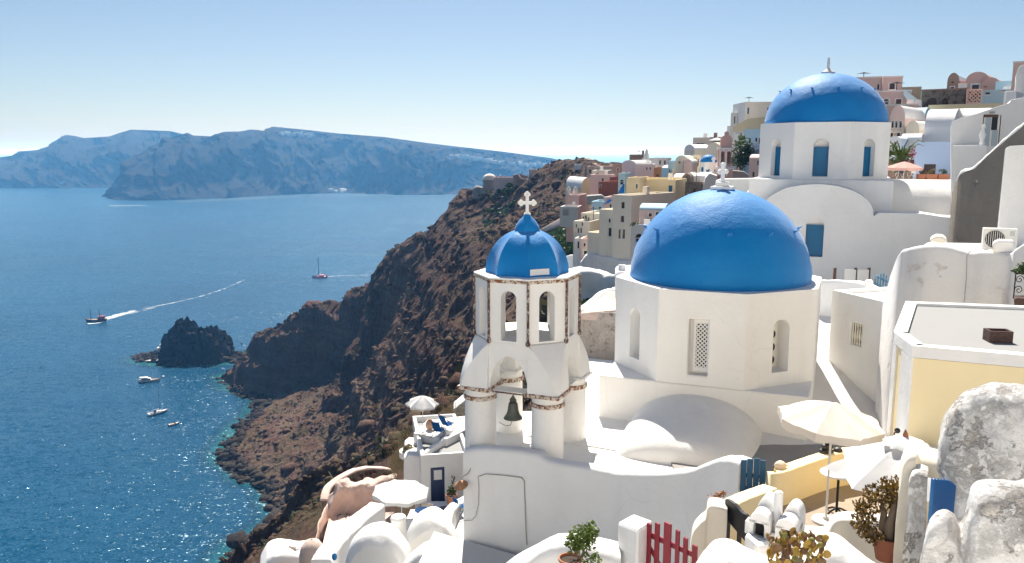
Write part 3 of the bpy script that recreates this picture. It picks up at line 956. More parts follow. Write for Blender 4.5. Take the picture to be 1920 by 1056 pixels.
def house(name, label, cat, px0, px1, pyt, pyb, d, mat, rot=0.0, dep=6.0, wins=(), roof='flat', rise=None, roofmat=None, group=None, wd=0.16, extra=0.0, left=(), right=(), cap=None, bevel=0.0, par=0.3, absrot=False):
    """a house; wins in photo pixels (px0, py0, px1, py1, kind)"""
    if not absrot:                       # bearing is given against the line of sight to the front
        rot = rot - math.degrees(math.atan(((px0 + px1) / 2 - 960) / F))
    P_ = Place(px0, px1, d, rot, (pyt + pyb) / 2)
    zt, zb = P_.z(pyt), P_.z(pyb) - extra
    w, h = P_.w, zt - zb
    root = thing(name, label, cat, (P_.o.x, P_.o.y, zb), P_.rot, group)
    ops, specs = [], []
    for a, b, c, e, k in wins:
        x0, x1 = P_.x(a), P_.x(c)
        z1, z0 = P_.z(b, (a + c) / 2) - zb, P_.z(e, (a + c) / 2) - zb
        x0, x1, z0, z1 = max(.04, x0), min(w - .04, x1), max(.04, z0), min(h - .06, z1)
        if x1 - x0 < .08 or z1 - z0 < .1:
            continue
        arch = WIN[k][1] and (z1 - z0) > (x1 - x0) * .5
        dp = 0.9 if k in 'oO' else wd
        ops.append((x0, x1, z0, z1, arch, min(dp, dep * .5)))
        specs.append((k, x0, x1, z0, z1, min(dp, dep * .5), arch))
    mb = MB()
    wall_panel(mb, w, h, ops, 0.3, None, False)
    if roof == 'gable_vault':            # the front wall carries the arched end of the roof
        rs = rise or w / 2
        n_ = 14
        arc = [(w / 2 + w / 2 * math.cos(math.pi * k / n_), h + rs * math.sin(math.pi * k / n_)) for k in range(n_ + 1)]
        mb.add([(a, 0, b) for a, b in arc], [tuple(range(n_ + 1))])
    for side, ox, sgn in ((left, 0.0, 1), (right, w, -1)):
        so = []
        for y0, y1, z0, z1, k in side:
            so.append((y0, y1, z0, z1, WIN[k][1], wd))
        M_ = Matrix(((0, 1, 0, ox), (-1, 0, 0, dep), (0, 0, 1, 0), (0, 0, 0, 1))) if sgn == 1 else Matrix(((0, -1, 0, ox), (1, 0, 0, 0), (0, 0, 1, 0), (0, 0, 0, 1)))
        if so or True:
            wall_panel(mb, dep, h, so, 0.3, M_, False)
    mb.add([(0, dep, 0), (w, dep, 0), (w, dep, h), (0, dep, h)], [(1, 0, 3, 2)])
    mb.add([(0, 0, 0), (w, 0, 0), (w, dep, 0), (0, dep, 0)], [(3, 2, 1, 0)])
    rmat = roofmat or mat
    if roof == 'flat':
        p = min(0.22, w * .12, dep * .2)
        rz = h - par
        o4 = [(0, 0), (w, 0), (w, dep), (0, dep)]
        i4 = [(p, p), (w - p, p), (w - p, dep - p), (p, dep - p)]
        v = [(x, y, h) for x, y in o4] + [(x, y, h) for x, y in i4] + [(x, y, rz) for x, y in i4]
        f = [(i, (i + 1) % 4, 4 + (i + 1) % 4, 4 + i) for i in range(4)] + [(4 + i, 4 + (i + 1) % 4, 8 + (i + 1) % 4, 8 + i) for i in range(4)]
        mb.add(v, f)
        rf = MB().box(p - .01, w - p + .01, p - .01, dep - p + .01, rz - .12, rz + .004)
        rf.build('roof', rmat, root)
    mb.build('wall', mat, root, bevel=bevel)
    if roof == 'vault':                  # barrel running away from the viewer
        v_ = MB()
        vault(v_, 0.003, w - 0.003, 0.003, dep - 0.003, h, rise or w / 2)
        smooth_by_angle(v_.build('roof', rmat, root))
    elif roof == 'gable_vault':
        v_ = MB()
        vault(v_, 0.002, w - 0.002, 0.004, dep, h, (rise or w / 2) - .004)
        smooth_by_angle(v_.build('roof', rmat, root))
    elif roof == 'vault_x':              # barrel running across
        v_ = MB()
        vault(v_, 0.003, dep - 0.003, -w + 0.003, -0.003, h, rise or dep / 2)
        v_.xform(Matrix.Rotation(R(90), 4, 'Z'))
        smooth_by_angle(v_.build('roof', rmat, root))
    elif roof == 'dome':
        v_ = MB()
        r_ = min(w, dep) / 2
        v_.lathe([(r_ * math.cos(a), (rise or r_) * math.sin(a)) for a in [R(q) for q in range(0, 90, 9)] + [R(89.5)]], 28, (w / 2, dep / 2, h))
        smooth_by_angle(v_.build('dome', rmat, root))
        MB().box(0.002, w - .002, 0.002, dep - .002, h - .1, h - 0.002).build('roof', mat, root)
    if cap:
        c_ = MB()
        c_.box(-.05, w + .05, -.05, 0.16, h + .002, h + .14)
        c_.build('cornice', cap, root)
    for sp in specs:
        add_window(root, *sp, trim=mat.name.split('.')[0] in ('pink_render', 'pale_pink_render', 'salmon_render', 'red_render', 'brown_render', 'ochre_render'))
    if roof == 'flat' and d > 70 and w > 2.2:                # chimney stubs, vents and stove pipes on the flat roofs
        for _ in range(hrg.choice((0, 1, 1, 2))):
            x_, y_, s_ = hrg.uniform(.2, .8) * w, hrg.uniform(.3, .7) * dep, hrg.uniform(.22, .36)
            if hrg.random() < .6:
                c_ = MB().box(x_ - s_, x_ + s_, y_ - s_, y_ + s_, h - par, h + hrg.uniform(.35, .9))
                c_.build('chimney', hrg.choice((WHITE, WHITE_OLD, mat)), root)
            else:
                hh_ = h + hrg.uniform(.8, 2.0)
                c_ = MB().tube([(x_, y_, h - par), (x_, y_, hh_)], .04, 5)
                for q in (.25, .5, .75):
                    c_.tube([(x_ - q, y_, hh_ - .25 * q), (x_ + q, y_, hh_ - .25 * q)], .025, 4)
                c_.build('aerial', IRON, root)
    return root, P_, zb, h

def ground_wall(name, label, cat, tops, zb, thick, mat, bevel=0.06, side=1, parent=None, sub=4, lump=0.03, group=None, wob=0.0, rnd=True):
    """a freestanding masonry wall: tops = 3D points of the near upper edge from left to right; thick = depth away from the viewer; zb a number or one per point"""
    pts = [Vector(p) for p in tops]
    zbs = list(zb) if isinstance(zb, (list, tuple)) else [zb] * len(pts)
    # resample (Catmull-Rom)
    out, ob = [], []
    for i in range(len(pts) - 1):
        p0, p1, p2, p3 = pts[max(i - 1, 0)], pts[i], pts[i + 1], pts[min(i + 2, len(pts) - 1)]
        for k in range(sub):
            t = k / sub
            out.append(0.5 * ((2 * p1) + (p2 - p0) * t + (2 * p0 - 5 * p1 + 4 * p2 - p3) * t * t + (3 * p1 - p0 - 3 * p2 + p3) * t ** 3))
            ob.append(zbs[i] + (zbs[i + 1] - zbs[i]) * t)
    out.append(pts[-1]); ob.append(zbs[-1])
    rings = []
    m_ = len(out)
    for i, p in enumerate(out):
        t = (out[min(i + 1, m_ - 1)] - out[max(i - 1, 0)])
        t.z = 0
        t.normalize()
        nrm = Vector((-t.y, t.x, 0))
        th = thick
        jz = rng.uniform(-lump, lump)
        jn = nrm * rng.uniform(-wob, wob)
        e = min(0.12, th * .35)
        prof = [(0, ob[i]), (0, p.z - e), (e * .28, p.z - e * .28), (e, p.z), (th - e, p.z + jz * .4), (th - e * .28, p.z - e * .28), (th, p.z - e), (th, ob[i])] if rnd else [(0, ob[i]), (0, p.z - .02), (.02, p.z), (.05, p.z), (th - .05, p.z), (th - .02, p.z), (th, p.z - .02), (th, ob[i])]
        if abs(p.z - ob[i]) < 0.01:
            prof = [(a, min(z, p.z)) for a, z in prof]
        rings.append([(p.x + jn.x + nrm.x * a, p.y + jn.y + nrm.y * a, z + (jz if 0 < k < 7 else 0)) for k, (a, z) in enumerate(prof)])
    mb = MB()
    mb.rings(rings)
    o = mb.build(name, mat, parent)
    smooth_by_angle(o, 50)
    if label:
        tag(o, label, cat, group)
    return o
# ================================================================ the two blue-domed churches and the bell tower share one bearing
QA = R(-22.5)
QR = Vector((math.cos(QA), math.sin(QA), 0))        # to the right along the fronts
QF = Vector((math.sin(QA), -math.cos(QA), 0))       # out of the fronts, toward the viewer
def octo(r, z, c=(0, 0)):
    """octagon whose sides are square to the local axes"""
    return [(c[0] + r * math.cos(R(22.5 + 45 * k)), c[1] + r * math.sin(R(22.5 + 45 * k)), z) for k in range(8)]
def oct_face(k, ap):
    """matrix of a wall panel on octagon side k (k = 0 front, then counter-clockwise seen from above)"""
    return Matrix.Rotation(R(45 * k), 4, 'Z') @ Matrix.Translation((0, -ap, 0))
def dome_mesh(r, hgt, n=56, m=20, z0=0.0, lump=0.015, seed=1):
    mb = MB()
    rg = random.Random(seed)
    rings = []
    for j in range(m + 1):
        a = math.pi / 2 * j / m
        rr = max(r * math.cos(a), 0.01)
        rings.append([(rr * math.cos(2 * math.pi * k / n) * (1 + rg.uniform(-lump, lump) * .5), rr * math.sin(2 * math.pi * k / n) * (1 + rg.uniform(-lump, lump) * .5), z0 + hgt * math.sin(a) + rg.uniform(-lump, lump) * .4) for k in range(n)])
    mb.rings(rings, True, True)
    return mb
def lattice(mb, x0, x1, z0, z1, y, step, wd, th):
    """diagonal lattice of bars clipped to a rectangle"""
    W, H = x1 - x0, z1 - z0
    for s in (1, -1):
        c = -H - W
        while c < H + W:
            # line z = s*(x) + c in local coordinates
            ps = []
            for xx in (0, W):
                zz = s * xx + c
                if 0 <= zz <= H:
                    ps.append((xx, zz))
            for zz in (0, H):
                xx = (zz - c) * s
                if 0 < xx < W:
                    ps.append((xx, zz))
            if len(ps) >= 2:
                (ax, az), (bx, bz) = ps[0], ps[1]
                if abs(ax - bx) > .01:
                    dx, dz = bx - ax, bz - az
                    L = math.hypot(dx, dz)
                    nx, nz = -dz / L * wd / 2, dx / L * wd / 2
                    yy = y + (0.004 if s > 0 else 0)
                    q = [(ax + nx, az + nz), (bx + nx, bz + nz), (bx - nx, bz - nz), (ax - nx, az - nz)]
                    mb.add([(x0 + a, yy, z0 + b) for a, b in q] + [(x0 + a, yy + th, z0 + b) for a, b in q], [(0, 1, 2, 3), (7, 6, 5, 4), (0, 4, 5, 1), (1, 5, 6, 2), (2, 6, 7, 3), (3, 7, 4, 0)])
            c += step
def budded_cross(mb, h, w, t, dep, lob):
    """cross with round lobes at the arm ends, standing on z = 0"""
    cz = h * 0.60
    mb.box(-t / 2, t / 2, -dep / 2, dep / 2, 0, h)
    mb.box(-w / 2, -t / 2, -dep / 2 + .002, dep / 2 - .002, cz - t / 2, cz + t / 2)
    mb.box(t / 2, w / 2, -dep / 2 + .002, dep / 2 - .002, cz - t / 2, cz + t / 2)
    for x, z, dx, dz in ((-w / 2, cz, -1, 0), (w / 2, cz, 1, 0), (0, h, 0, 1)):
        for a, b in ((dx, dz), (dz, dx), (-dz, -dx)):
            cx, c_ = x + a * lob * .75, z + b * lob * .75
            mb.rings([[(cx + lob * math.cos(2 * math.pi * k / 12), y, c_ + lob * math.sin(2 * math.pi * k / 12)) for k in range(12)] for y in (-dep / 2 - .004 - abs(a) * .003, dep / 2 + .004 + abs(a) * .003)])
    for sx in (-1, 1):
        mb.rings([[(sx * t * .5 + lob * math.cos(2 * math.pi * k / 12), y, lob * .8 + lob * math.sin(2 * math.pi * k / 12)) for k in range(12)] for y in (-dep / 2 - .006, dep / 2 + .006)])
def horn(mb, c, out, size):
    """the little hooked step that sticks out of the dome"""
    o = Vector(out).normalized()
    s = Vector((-o.y, o.x, 0))
    u = Vector((0, 0, 1))
    L = [(0, -.9, .5), (0, .25, .5), (.55, .30, .45), (1.25, .55, .25), (1.2, .42, .22), (.55, -.02, .45), (.12, -.35, .5)]
    ring = lambda k: [tuple(Vector(c) + (o * a + u * b + s * (k * w_)) * size) for a, b, w_ in L]
    mb.rings([ring(-1), ring(1)])

# ---------------------------------------------------------------- near church with the large dome
C1 = pt(1347, 540, 27.0)
zc1 = -4.08
ch = thing('domed_church', 'white octagonal church with the large nearest blue dome behind the bell tower', 'church', (C1.x, C1.y, 0), QA)
RD, AP = 3.40, 3.40 * math.cos(R(22.5))
zb1 = -6.95
# drum: eight walls, three with niches toward the viewer
db = MB()
fw = 2 * RD * math.sin(R(22.5))
for k in range(8):
    if k == 0:
        ops = [(-0.37, 0.23, 0.30, 2.02, False, 0.30)]
    elif k == 7:
        ops = [(-0.33, 0.27, 0.42, 2.02, True, 0.55)]
    else:
        ops = [(-0.30, 0.30, 0.42, 2.02, True, 0.55)]
    wall_panel(db, fw, zc1 - zb1, ops, 0.6, oct_face(k, AP) @ Matrix.Translation((0, 0, zb1)), False, x0=-fw / 2)
db.add(octo(RD, zc1), [tuple(range(8))])
db.build('drum', WHITE, ch, bevel=0.05)
dm = dome_mesh(2.90, 2.93, z0=zc1 - 0.03)
dome = dm.build('dome', BLUEPAINT, ch, smooth=True)
for k in range(12):
    a = R(15 + 30 * k)
    el = R(34)
    c_ = (2.90 * math.cos(el) * math.cos(a), 2.90 * math.cos(el) * math.sin(a), zc1 + 2.93 * math.sin(el))
    hb = MB()
    horn(hb, c_, (math.cos(a), math.sin(a), 0), 0.135)
    hb.build('hook', BLUEPAINT, dome)
cb = MB()
cb.box(-.34, .34, -.34, .34, zc1 + 2.84, zc1 + 2.98)
cb.box(-.20, .20, -.20, .20, zc1 + 2.98, zc1 + 3.12)
cb.build('cross_base', WHITE, dome, bevel=.03)
cb = MB()
budded_cross(cb, .56, .30, .095, .09, .045)
cb.xform(Matrix.Translation((0, 0, zc1 + 3.11)) @ Matrix.Rotation(R(60), 4, 'Z'))
cb.build('cross', WHITE, ch)
cb = MB()
for a in range(3):
    cb.box(-.34, .34, -.045, .045, 0, .03 + .004 * a)
    cb.xform(Matrix.Rotation(R(60), 4, 'Z'))
cb.xform(Matrix.Translation((0.1, -.30, zc1 + 2.86)))
cb.build('blue_star', BLUEPAINT, dome)
# lattice window on the front side, pierced slab on the right-hand one
M0 = oct_face(0, AP) @ Matrix.Translation((0, 0, zb1))
wf = MB()
X0, X1, Z0, Z1 = -0.24, 0.23, 0.40, 2.0
for q in ((X0, X0 + .07, .18, .25, Z0, Z1), (X1 - .07, X1 - .004, .18, .25, Z0, Z1), (X0 + .07, X1 - .07, .182, .25, Z1 - .12, Z1), (X0 + .07, X1 - .07, .182, .25, Z0, Z0 + .12)):
    wf.box(*q)
wf.xform(M0)
win = wf.build('window', FRAMEWHITE, ch, weld=False)
lb = MB()
lattice(lb, X0 + .07, X1 - .07, Z0 + .12, Z1 - .12, .195, .125, .034, .02)
lb.xform(M0)
lb.build('lattice', FRAMEWHITE, win, weld=False)
pb = MB().box(X0 + .05, X1 - .05, .26, .29, Z0 + .05, Z1 - .05)
pb.xform(M0)
pb.build('pane', DARKROOM, win)
M7 = oct_face(1, AP) @ Matrix.Translation((0, 0, zb1))
for k in range(3):
    cz = 0.66 + 0.40 * k
    ring = lambda y: [(0.13 + .10 * math.cos(2 * math.pi * j / 20), y, cz + .125 * math.sin(2 * math.pi * j / 20)) for j in range(20)]
    pb = MB().rings([ring(.530), ring(.546)])
    pb.xform(M7)
    pb.build('round_opening', DARKROOM, ch)
# square base with the corner ledges, barrel in front
bb = MB()
bb.box(-AP, AP, -AP, AP, -12.0, zb1)
bb.build('base', WHITE, ch, bevel=0.05)
vb = MB()
rings = []
for yy, rise_, hw in ((.06, 1.36, 2.02), (-.5, 1.30, 2.02), (-1.1, 1.20, 2.0), (-1.7, 1.08, 1.97), (-2.2, .98, 1.92), (-2.6, .88, 1.86), (-2.85, .76, 1.76), (-3.0, .58, 1.6), (-3.08, .34, 1.35)):
    rings.append([(-.05 + hw * math.cos(math.pi * k / 26), -AP + yy, -8.6 + rise_ * max(0.0, math.sin(math.pi * k / 26)) ** .92) for k in range(27)] + [(-.05 - hw, -AP + yy, -10.5), (-.05 + hw, -AP + yy, -10.5)])
vb.rings(rings)
smooth_by_angle(vb.build('front_vault', WHITE, ch), 50)
# roof terrace at its foot
tb = MB()
tb.prism([(-4.6, -5.6), (4.2, -6.2), (4.2, -3.0), (3.2, 4), (-6.5, 4)], -11.5, -8.32)
tb.build('roof_terrace', WHITE, ch)

# ---------------------------------------------------------------- bell tower
B1 = pt(988, 600, 22.9)
bt = thing('bell_tower', 'white bell tower with four columns and a small ribbed blue dome', 'bell tower', (B1.x, B1.y, 0), QA)
RL = 1.45
APL = RL * math.cos(R(22.5))
zt, zl, zr, zf = -3.36, -5.08, -6.42, -8.34
fwl = 2 * RL * math.sin(R(22.5))
lb = MB()
for k in range(8):
    wall_panel(lb, fwl, zt - zl, [(-.23, .23, 0.06, 1.42, True, None)], 0.30, oct_face(k, APL) @ Matrix.Translation((0, 0, zl)), True, x0=-fwl / 2)
lb.build('lantern', WHITE, bt, weld=True)
# floor and ceiling of the lantern
MB().rings([octo(RL - .02, zl - .10), octo(RL - .02, zl + .055)]).build('lantern_floor', WHITE, bt)
eb = MB().rings([octo(RL + .015, zt - .09), octo(RL + .035, zt - .03), octo(RL + .035, zt)])
eb.build('cornice', RUSTBAND, bt)
MB().rings([octo(RL + .05, zt + .004), octo(RL + .05, zt + .05)]).build('roof_ledge', WHITE, bt, bevel=.012)
for k in range(8):
    x, y, _ = octo(RL + .035, 0)[k]
    rb = MB()
    rb.tube([(x, y, zl + .05), (x, y, zt - .03)], .036, 8)
    rb.ball((x, y, zl + .03), .068, 10, 7, (1, 1, 1.1))
    smooth_by_angle(rb.build('rib', RUST, bt))
    ib = MB()
    # eroded ledge inside each opening
# dome: eight concave-edged gores around a lantern cap
gb = MB()
rings = []
for j in range(15):
    a = math.pi / 2 * j / 14 * 0.86
    rr, z = 1.17 * math.cos(a), zt + .05 + 1.22 * math.sin(a)
    ring = []
    for k in range(8):
        for s in range(6):
            th = R(22.5 + 45 * k + 45 * s / 6)
            loc = 45 * s / 6 - 22.5
            # flat gore with a slightly raised rib line
            q = math.cos(R(22.5)) / math.cos(R(loc)) if s else 1.0
            q = q - 0.05 * math.sin(math.pi * s / 6) if s else 1.0
            ring.append((rr * q * math.cos(th), rr * q * math.sin(th), z))
    rings.append(ring)
gb.rings(rings)
dome2 = gb.build('dome', BLUEPAINT, bt)
smooth_by_angle(dome2, 9)
pb = MB()
pr = [(.36, 0), (.35, .10), (.31, .20), (.24, .31), (.15, .40), (.10, .46), (.085, .50), (.01, .50)]
pb.lathe([(.37, -.12)] + pr, 24, (0, 0, zt + 1.16))
smooth_by_angle(pb.build('dome_cap', BLUEPAINT, dome2), 40)
# bare white patch low on the front-right gore
wp = MB()
for j in range(6):
    a = math.pi / 2 * (j / 5 * .10 + .03) * .86
    rr, z = 1.185 * math.cos(a), zt + .05 + 1.22 * math.sin(a)
    for s in range(9):
        th = -90 + 22.5 + 3 + 30 * s / 8
        loc = ((th + 90) % 45) - 22.5 - 22.5
        q = math.cos(R(22.5)) / math.cos(R(th + 90 - 45)) - .05 * math.sin(math.pi * (th + 90 - 22.5) / 45) + .004
        wp.v.append((rr * q * math.cos(R(th)), rr * q * math.sin(R(th)), z))
wp.f = [(j * 9 + s, j * 9 + s + 1, j * 9 + s + 10, j * 9 + s + 9) for j in range(5) for s in range(8)]
wp.build('bare_patch', WHITE, dome2)
cb = MB()
budded_cross(cb, .58, .34, .09, .09, .052)
cb.xform(Matrix.Translation((0, 0, zt + 1.62)) @ Matrix.Rotation(-QA, 4, 'Z'))
cb.build('cross', WHITE, bt)
# arches from column to column
CO = 1.0
for k in range(4):
    ab = MB()
    M = Matrix.Rotation(R(90 * k), 4, 'Z') @ Matrix.Translation((0, -APL + .002, zr))
    wall_panel(ab, 2 * .62, zl - zr - .004, [(-.56, .56, -0.0, .98, .98, None)], .46, M, True, x0=-.62)
    # soffit closes against the columns
    ab.build('arch', WHITE, bt)
# corner pieces swell from the column heads to the eight-sided lantern
for k in range(4):
    kb = MB()
    rot = Matrix.Rotation(R(90 * k), 4, 'Z')
    rings = []
    for j in range(9):
        t = j / 8
        z = zr + (zl - zr - .006) * t
        # octagon corner at the top, square with chamfer at the foot
        e = t ** 1.7
        out = (1 - e) * 1.46 + e * APL
        cut = (1 - e) * 1.38 + e * (APL * math.tan(R(22.5)))
        inn = 0.58
        P_ = [(inn, -out), (cut, -out), (out, -cut), (out, -inn), (inn, -inn)]
        rings.append([tuple(rot @ Vector((x, y, z))) for x, y in P_])
    kb.rings(rings)
    smooth_by_angle(kb.build('corner_pier', WHITE, bt), 40)
    c = rot @ Vector((CO, -CO, 0))
    cl = MB()
    cl.lathe([(.455, zf - 4), (.445, zf + .3), (.43, zr - .05), (.43, zr)], 28, (c.x, c.y, 0))
    smooth_by_angle(cl.build('column', WHITE, bt), 40)
    rb = MB()
    rb.lathe([(.432, zr - .36), (.475, zr - .34), (.475, zr - .25), (.432, zr - .23)], 28, (c.x, c.y, 0))
    smooth_by_angle(rb.build('ring_band', RUSTBAND, bt), 40)
    hb = MB().box(-.50, .50, -.50, .50, zr - .06, zr + .05)
    hb.xform(Matrix.Translation((c.x, c.y, 0)))
    hb.build('column_head', RUSTBAND if k in (0, 3) else WHITE, bt, bevel=.03)
# iron tie bar, bell
tbm = MB().tube([(-.62, -CO - .1, zr - .12), (.62, -CO - .1, zr - .12)], .022, 8)
tbm.build('tie_bar', RUST, bt)
bell = thing('bell', 'green bronze church bell hanging under the front arch of the bell tower', 'bell', (B1.x, B1.y, 0), QA)
bc = Vector((.03, -CO - .1, zr - .135))
bm_ = MB().lathe([(.01, -.22), (.10, -.225), (.125, -.26), (.14, -.36), (.155, -.47), (.19, -.57), (.245, -.645), (.26, -.68), (.235, -.69), (.2, -.66), (.14, -.5), (.1, -.28)], 28, bc)
smooth_by_angle(bm_.build('bell_body', BRONZE, bell), 50)
bm_ = MB()
bm_.ball((bc.x, bc.y, bc.z - .175), .065, 10, 7)
bm_.ball((bc.x, bc.y, bc.z - .09), .05, 10, 7)
bm_.tube([(bc.x, bc.y, bc.z - .06), (bc.x, bc.y, bc.z + .01)], .02, 6)
for s in (-1, 1):
    bm_.tube([(bc.x + s * .075, bc.y, bc.z - .21), (bc.x + s * .085, bc.y, bc.z - .15), (bc.x + s * .03, bc.y, bc.z - .09)], .02, 6)
smooth_by_angle(bm_.build('crown', BRONZE, bell), 50)
bm_ = MB().tube([(bc.x, bc.y, bc.z - .4), (bc.x - .02, bc.y, bc.z - .72), (bc.x - .03, bc.y, bc.z - .76)], [.012, .018, .03], 6)
bm_.build('clapper', IRON, bell)
bm_ = MB().tube([(bc.x - .03, bc.y, bc.z - .76), (bc.x - .12, bc.y + .1, bc.z - .92), (bc.x - .3, bc.y + .2, bc.z - 1.0), (bc.x - .55, bc.y + .3, bc.z - .96)], .008, 5)
bm_.build('rope', IRON, bell)

# ---------------------------------------------------------------- the long curved wall the tower stands on
tops = [pt(868, 846, 21.6), pt(911, 840, 21.35), pt(1000, 851, 20.75), pt(1025, 864, 20.55), pt(1108, 878, 19.9), pt(1165, 887, 19.3), pt(1255, 886, 18.2), pt(1300, 877, 17.6), pt(1342, 861, 17.0), pt(1362, 858, 16.7), pt(1386, 863, 16.3)]
ground_wall('terrace_wall', 'long curved white wall below the bell tower with a thin conduit on it', 'wall', tops, -15.5, 0.45, WHITE, lump=.012)
# fill behind the wall up to the terrace
fb = MB()
fb.prism([(tops[0].x + .2, tops[0].y + .3), (tops[2].x, tops[2].y + .4), (tops[4].x, tops[4].y + .4), (tops[7].x, tops[7].y + .4), (tops[9].x + .6, tops[9].y + .6), (7.0, 19.5), (2, 26), (-.9, 26)], -14, -8.36)
struct(fb.build('terrace_floor', WHITE))
# conduit and wire on the wall
def on_wall(px, py, dd=0.03):
    """point on the front of the curved wall"""
    best = None
    for a, b in zip(tops, tops[1:]):
        for k in range(20):
            p = a + (b - a) * (k / 20)
            x, _ = to_px(p)
            if best is None or abs(x - px) < best[0]:
                best = (abs(x - px), p.y)
    p = pt(px, py, best[1] - dd)
    return p
cd = MB().tube([on_wall(*q) for q in ((899, 893), (910, 889), (940, 891), (965, 894), (978, 896), (983, 902), (984, 930), (985, 960), (986, 990), (988, 1022))], .016, 6)
tag(cd.build('wall_conduit', GREYMETAL), 'thin grey conduit bending down the white wall under the bell tower', 'conduit')
cd = MB().tube([on_wall(*q) for q in ((896, 893), (898, 915), (897, 945), (892, 968), (885, 976), (870, 977))], .009, 5)
tag(cd.build('loose_wire', GREYMETAL), 'thin loose wire drooping near the left edge of the tower wall', 'wire')
lw = on_wall(872, 880, .05)
lamp = thing('wall_lamp', 'rusty dish lamp on a bent arm at the corner of the tower wall', 'lamp', lw)
ab = MB().tube([(0.22, 0.06, .30), (.14, 0, -.02), (.08, -.06, -.10), (-.08, -.18, -.16), (-.14, -.22, -.28)], .016, 6)
ab.build('arm', GREYMETAL, lamp)
ab = MB().tube([(0.22, 0.06, .30), (.19, 0.0, .42), (.24, .06, .52)], .010, 6)
ab.build('rod', GREYMETAL, lamp)
sb = MB().lathe([(.02, .02), (.05, .0), (.08, -.05), (.20, -.12), (.205, -.135), (.07, -.07), (.02, -.04)], 20)
sb.xform(Matrix.Translation((-.14, -.22, -.27)) @ Matrix.Rotation(R(18), 4, 'X') @ Matrix.Rotation(R(-14), 4, 'Y'))
smooth_by_angle(sb.build('shade', paint('rusty_lamp_shade', (0.32, 0.16, 0.08), rough=0.6, var=0.4, metal=.2), lamp), 50)

# ---------------------------------------------------------------- far church with the second dome
C2 = pt(1547, 232, 42.0)
c2 = thing('domed_church', 'white church with the farther upper blue dome and arched gable', 'church', (C2.x, C2.y, 0), QA)
R2 = 3.22
A2 = R2 * math.cos(R(22.5))
z2t, z2b = 1.38, -1.28
fw2 = 2 * R2 * math.sin(R(22.5))
db = MB()
for k in range(8):
    wall_panel(db, fw2, z2t - z2b, [(-.34, .34, .13, 1.88, True, .42)], .6, oct_face(k, A2) @ Matrix.Translation((0, 0, z2b)), False, x0=-fw2 / 2)
db.add(octo(R2, z2t), [tuple(range(8))])
db.build('drum', WHITE, c2, bevel=.05)
for k in (0, 1, 7, 6, 2):
    M = oct_face(k, A2) @ Matrix.Translation((0, 0, z2b))
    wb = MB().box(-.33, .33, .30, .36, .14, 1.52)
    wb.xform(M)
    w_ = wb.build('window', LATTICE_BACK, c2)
    fb_ = MB()
    for q in ((-.33, -.26, .255, .298, .14, 1.52), (.26, .33, .255, .298, .14, 1.52), (-.26, .26, .257, .298, .14, .22), (-.26, .26, .257, .298, 1.44, 1.52)):
        fb_.box(*q)
    fb_.xform(M)
    fb_.build('frame', BLUEWOOD, w_, weld=False)
    lb = MB()
    lattice(lb, -.26, .26, .22, 1.44, .272, .13, .045, .02)
    lb.xform(M)
    lb.build('lattice', LATTICE, w_, weld=False)
dome = dome_mesh(2.90, 2.48, z0=z2t - .02, seed=3).build('dome', BLUEPAINT, c2, smooth=True)
for k in range(12):
    a = R(15 + 30 * k)
    el = R(40)
    c_ = (2.9 * math.cos(el) * math.cos(a), 2.9 * math.cos(el) * math.sin(a), z2t + 2.48 * math.sin(el))
    hb = MB()
    horn(hb, c_, (math.cos(a), math.sin(a), 0), 0.10)
    hb.build('hook', BLUEPAINT, dome)
fb = MB().lathe([(.34, -.06), (.33, .04), (.2, .10), (.12, .18), (.07, .22), (.06, .40), (.085, .44), (.06, .5), (.055, .74), (.01, .76)], 14, (0, 0, z2t + 2.48))
smooth_by_angle(fb.build('finial', LEDGE, c2), 40)
bb = MB().box(-3.18, 3.18, -3.18, 3.18, -9, z2b)
bb.build('base', WHITE, c2, bevel=.05)
# gable: arched wall standing forward of the base, with wings
gb = MB()
n_ = 22
yf = -4.5
arc = [(2.42 * math.cos(math.pi * k / n_), -2.85 + 1.40 * math.sin(math.pi * k / n_) ** .9) for k in range(n_ + 1)]
prof = [(6.9, -9.0), (6.9, -3.6), (6.0, -3.42), (5.2, -3.05), (4.4, -2.92), (2.6, -2.95)] + arc + [(-2.6, -2.9), (-5.5, -3.0), (-5.5, -9.0)]
# built as a wall with a real window opening: a panel below, an arched head above
wall_panel(gb, 12.4, 5.25, [(-0.40, .38, 3.32, 5.12, True, .28)], .6, Matrix.Translation((0, yf, -9.0 + .9)), False, x0=-5.5)
top_z = -3.1 - .0
gb.v = [(x, y, z) for x, y, z in gb.v]
up = [(6.9, -3.1), (6.9, -3.06)]
zc = -9 + .9 + 5.25
head = [(x, max(z, zc)) for x, z in [(6.9, zc), (6.9, zc + .02), (5.2, zc + .06), (4.4, zc + .18), (2.6, zc + .16)] + [(a, b) for a, b in arc] + [(-2.6, zc + .18), (-5.5, zc + .1), (-5.5, zc)]]
gb.add([(x, yf, z) for x, z in head] + [(x, -3.1, z) for x, z in head], [tuple(range(len(head)))] + [((i + 1) % len(head), i, len(head) + i, len(head) + (i + 1) % len(head)) for i in range(len(head))])
gb.add([(6.9, yf, -8.1), (6.9, -3.1, -8.1), (6.9, -3.1, zc), (6.9, yf, zc)], [(0, 1, 2, 3)])
smooth_by_angle(gb.build('gable', WHITE, c2), 30)
M = Matrix.Translation((0, yf, -8.1))
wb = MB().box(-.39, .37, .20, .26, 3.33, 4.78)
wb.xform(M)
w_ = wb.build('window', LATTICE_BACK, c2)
fb_ = MB()
for q in ((-.39, -.31, .155, .198, 3.33, 4.78), (.29, .37, .155, .198, 3.33, 4.78), (-.31, .29, .157, .198, 3.33, 3.42), (-.31, .29, .157, .198, 4.69, 4.78)):
    fb_.box(*q)
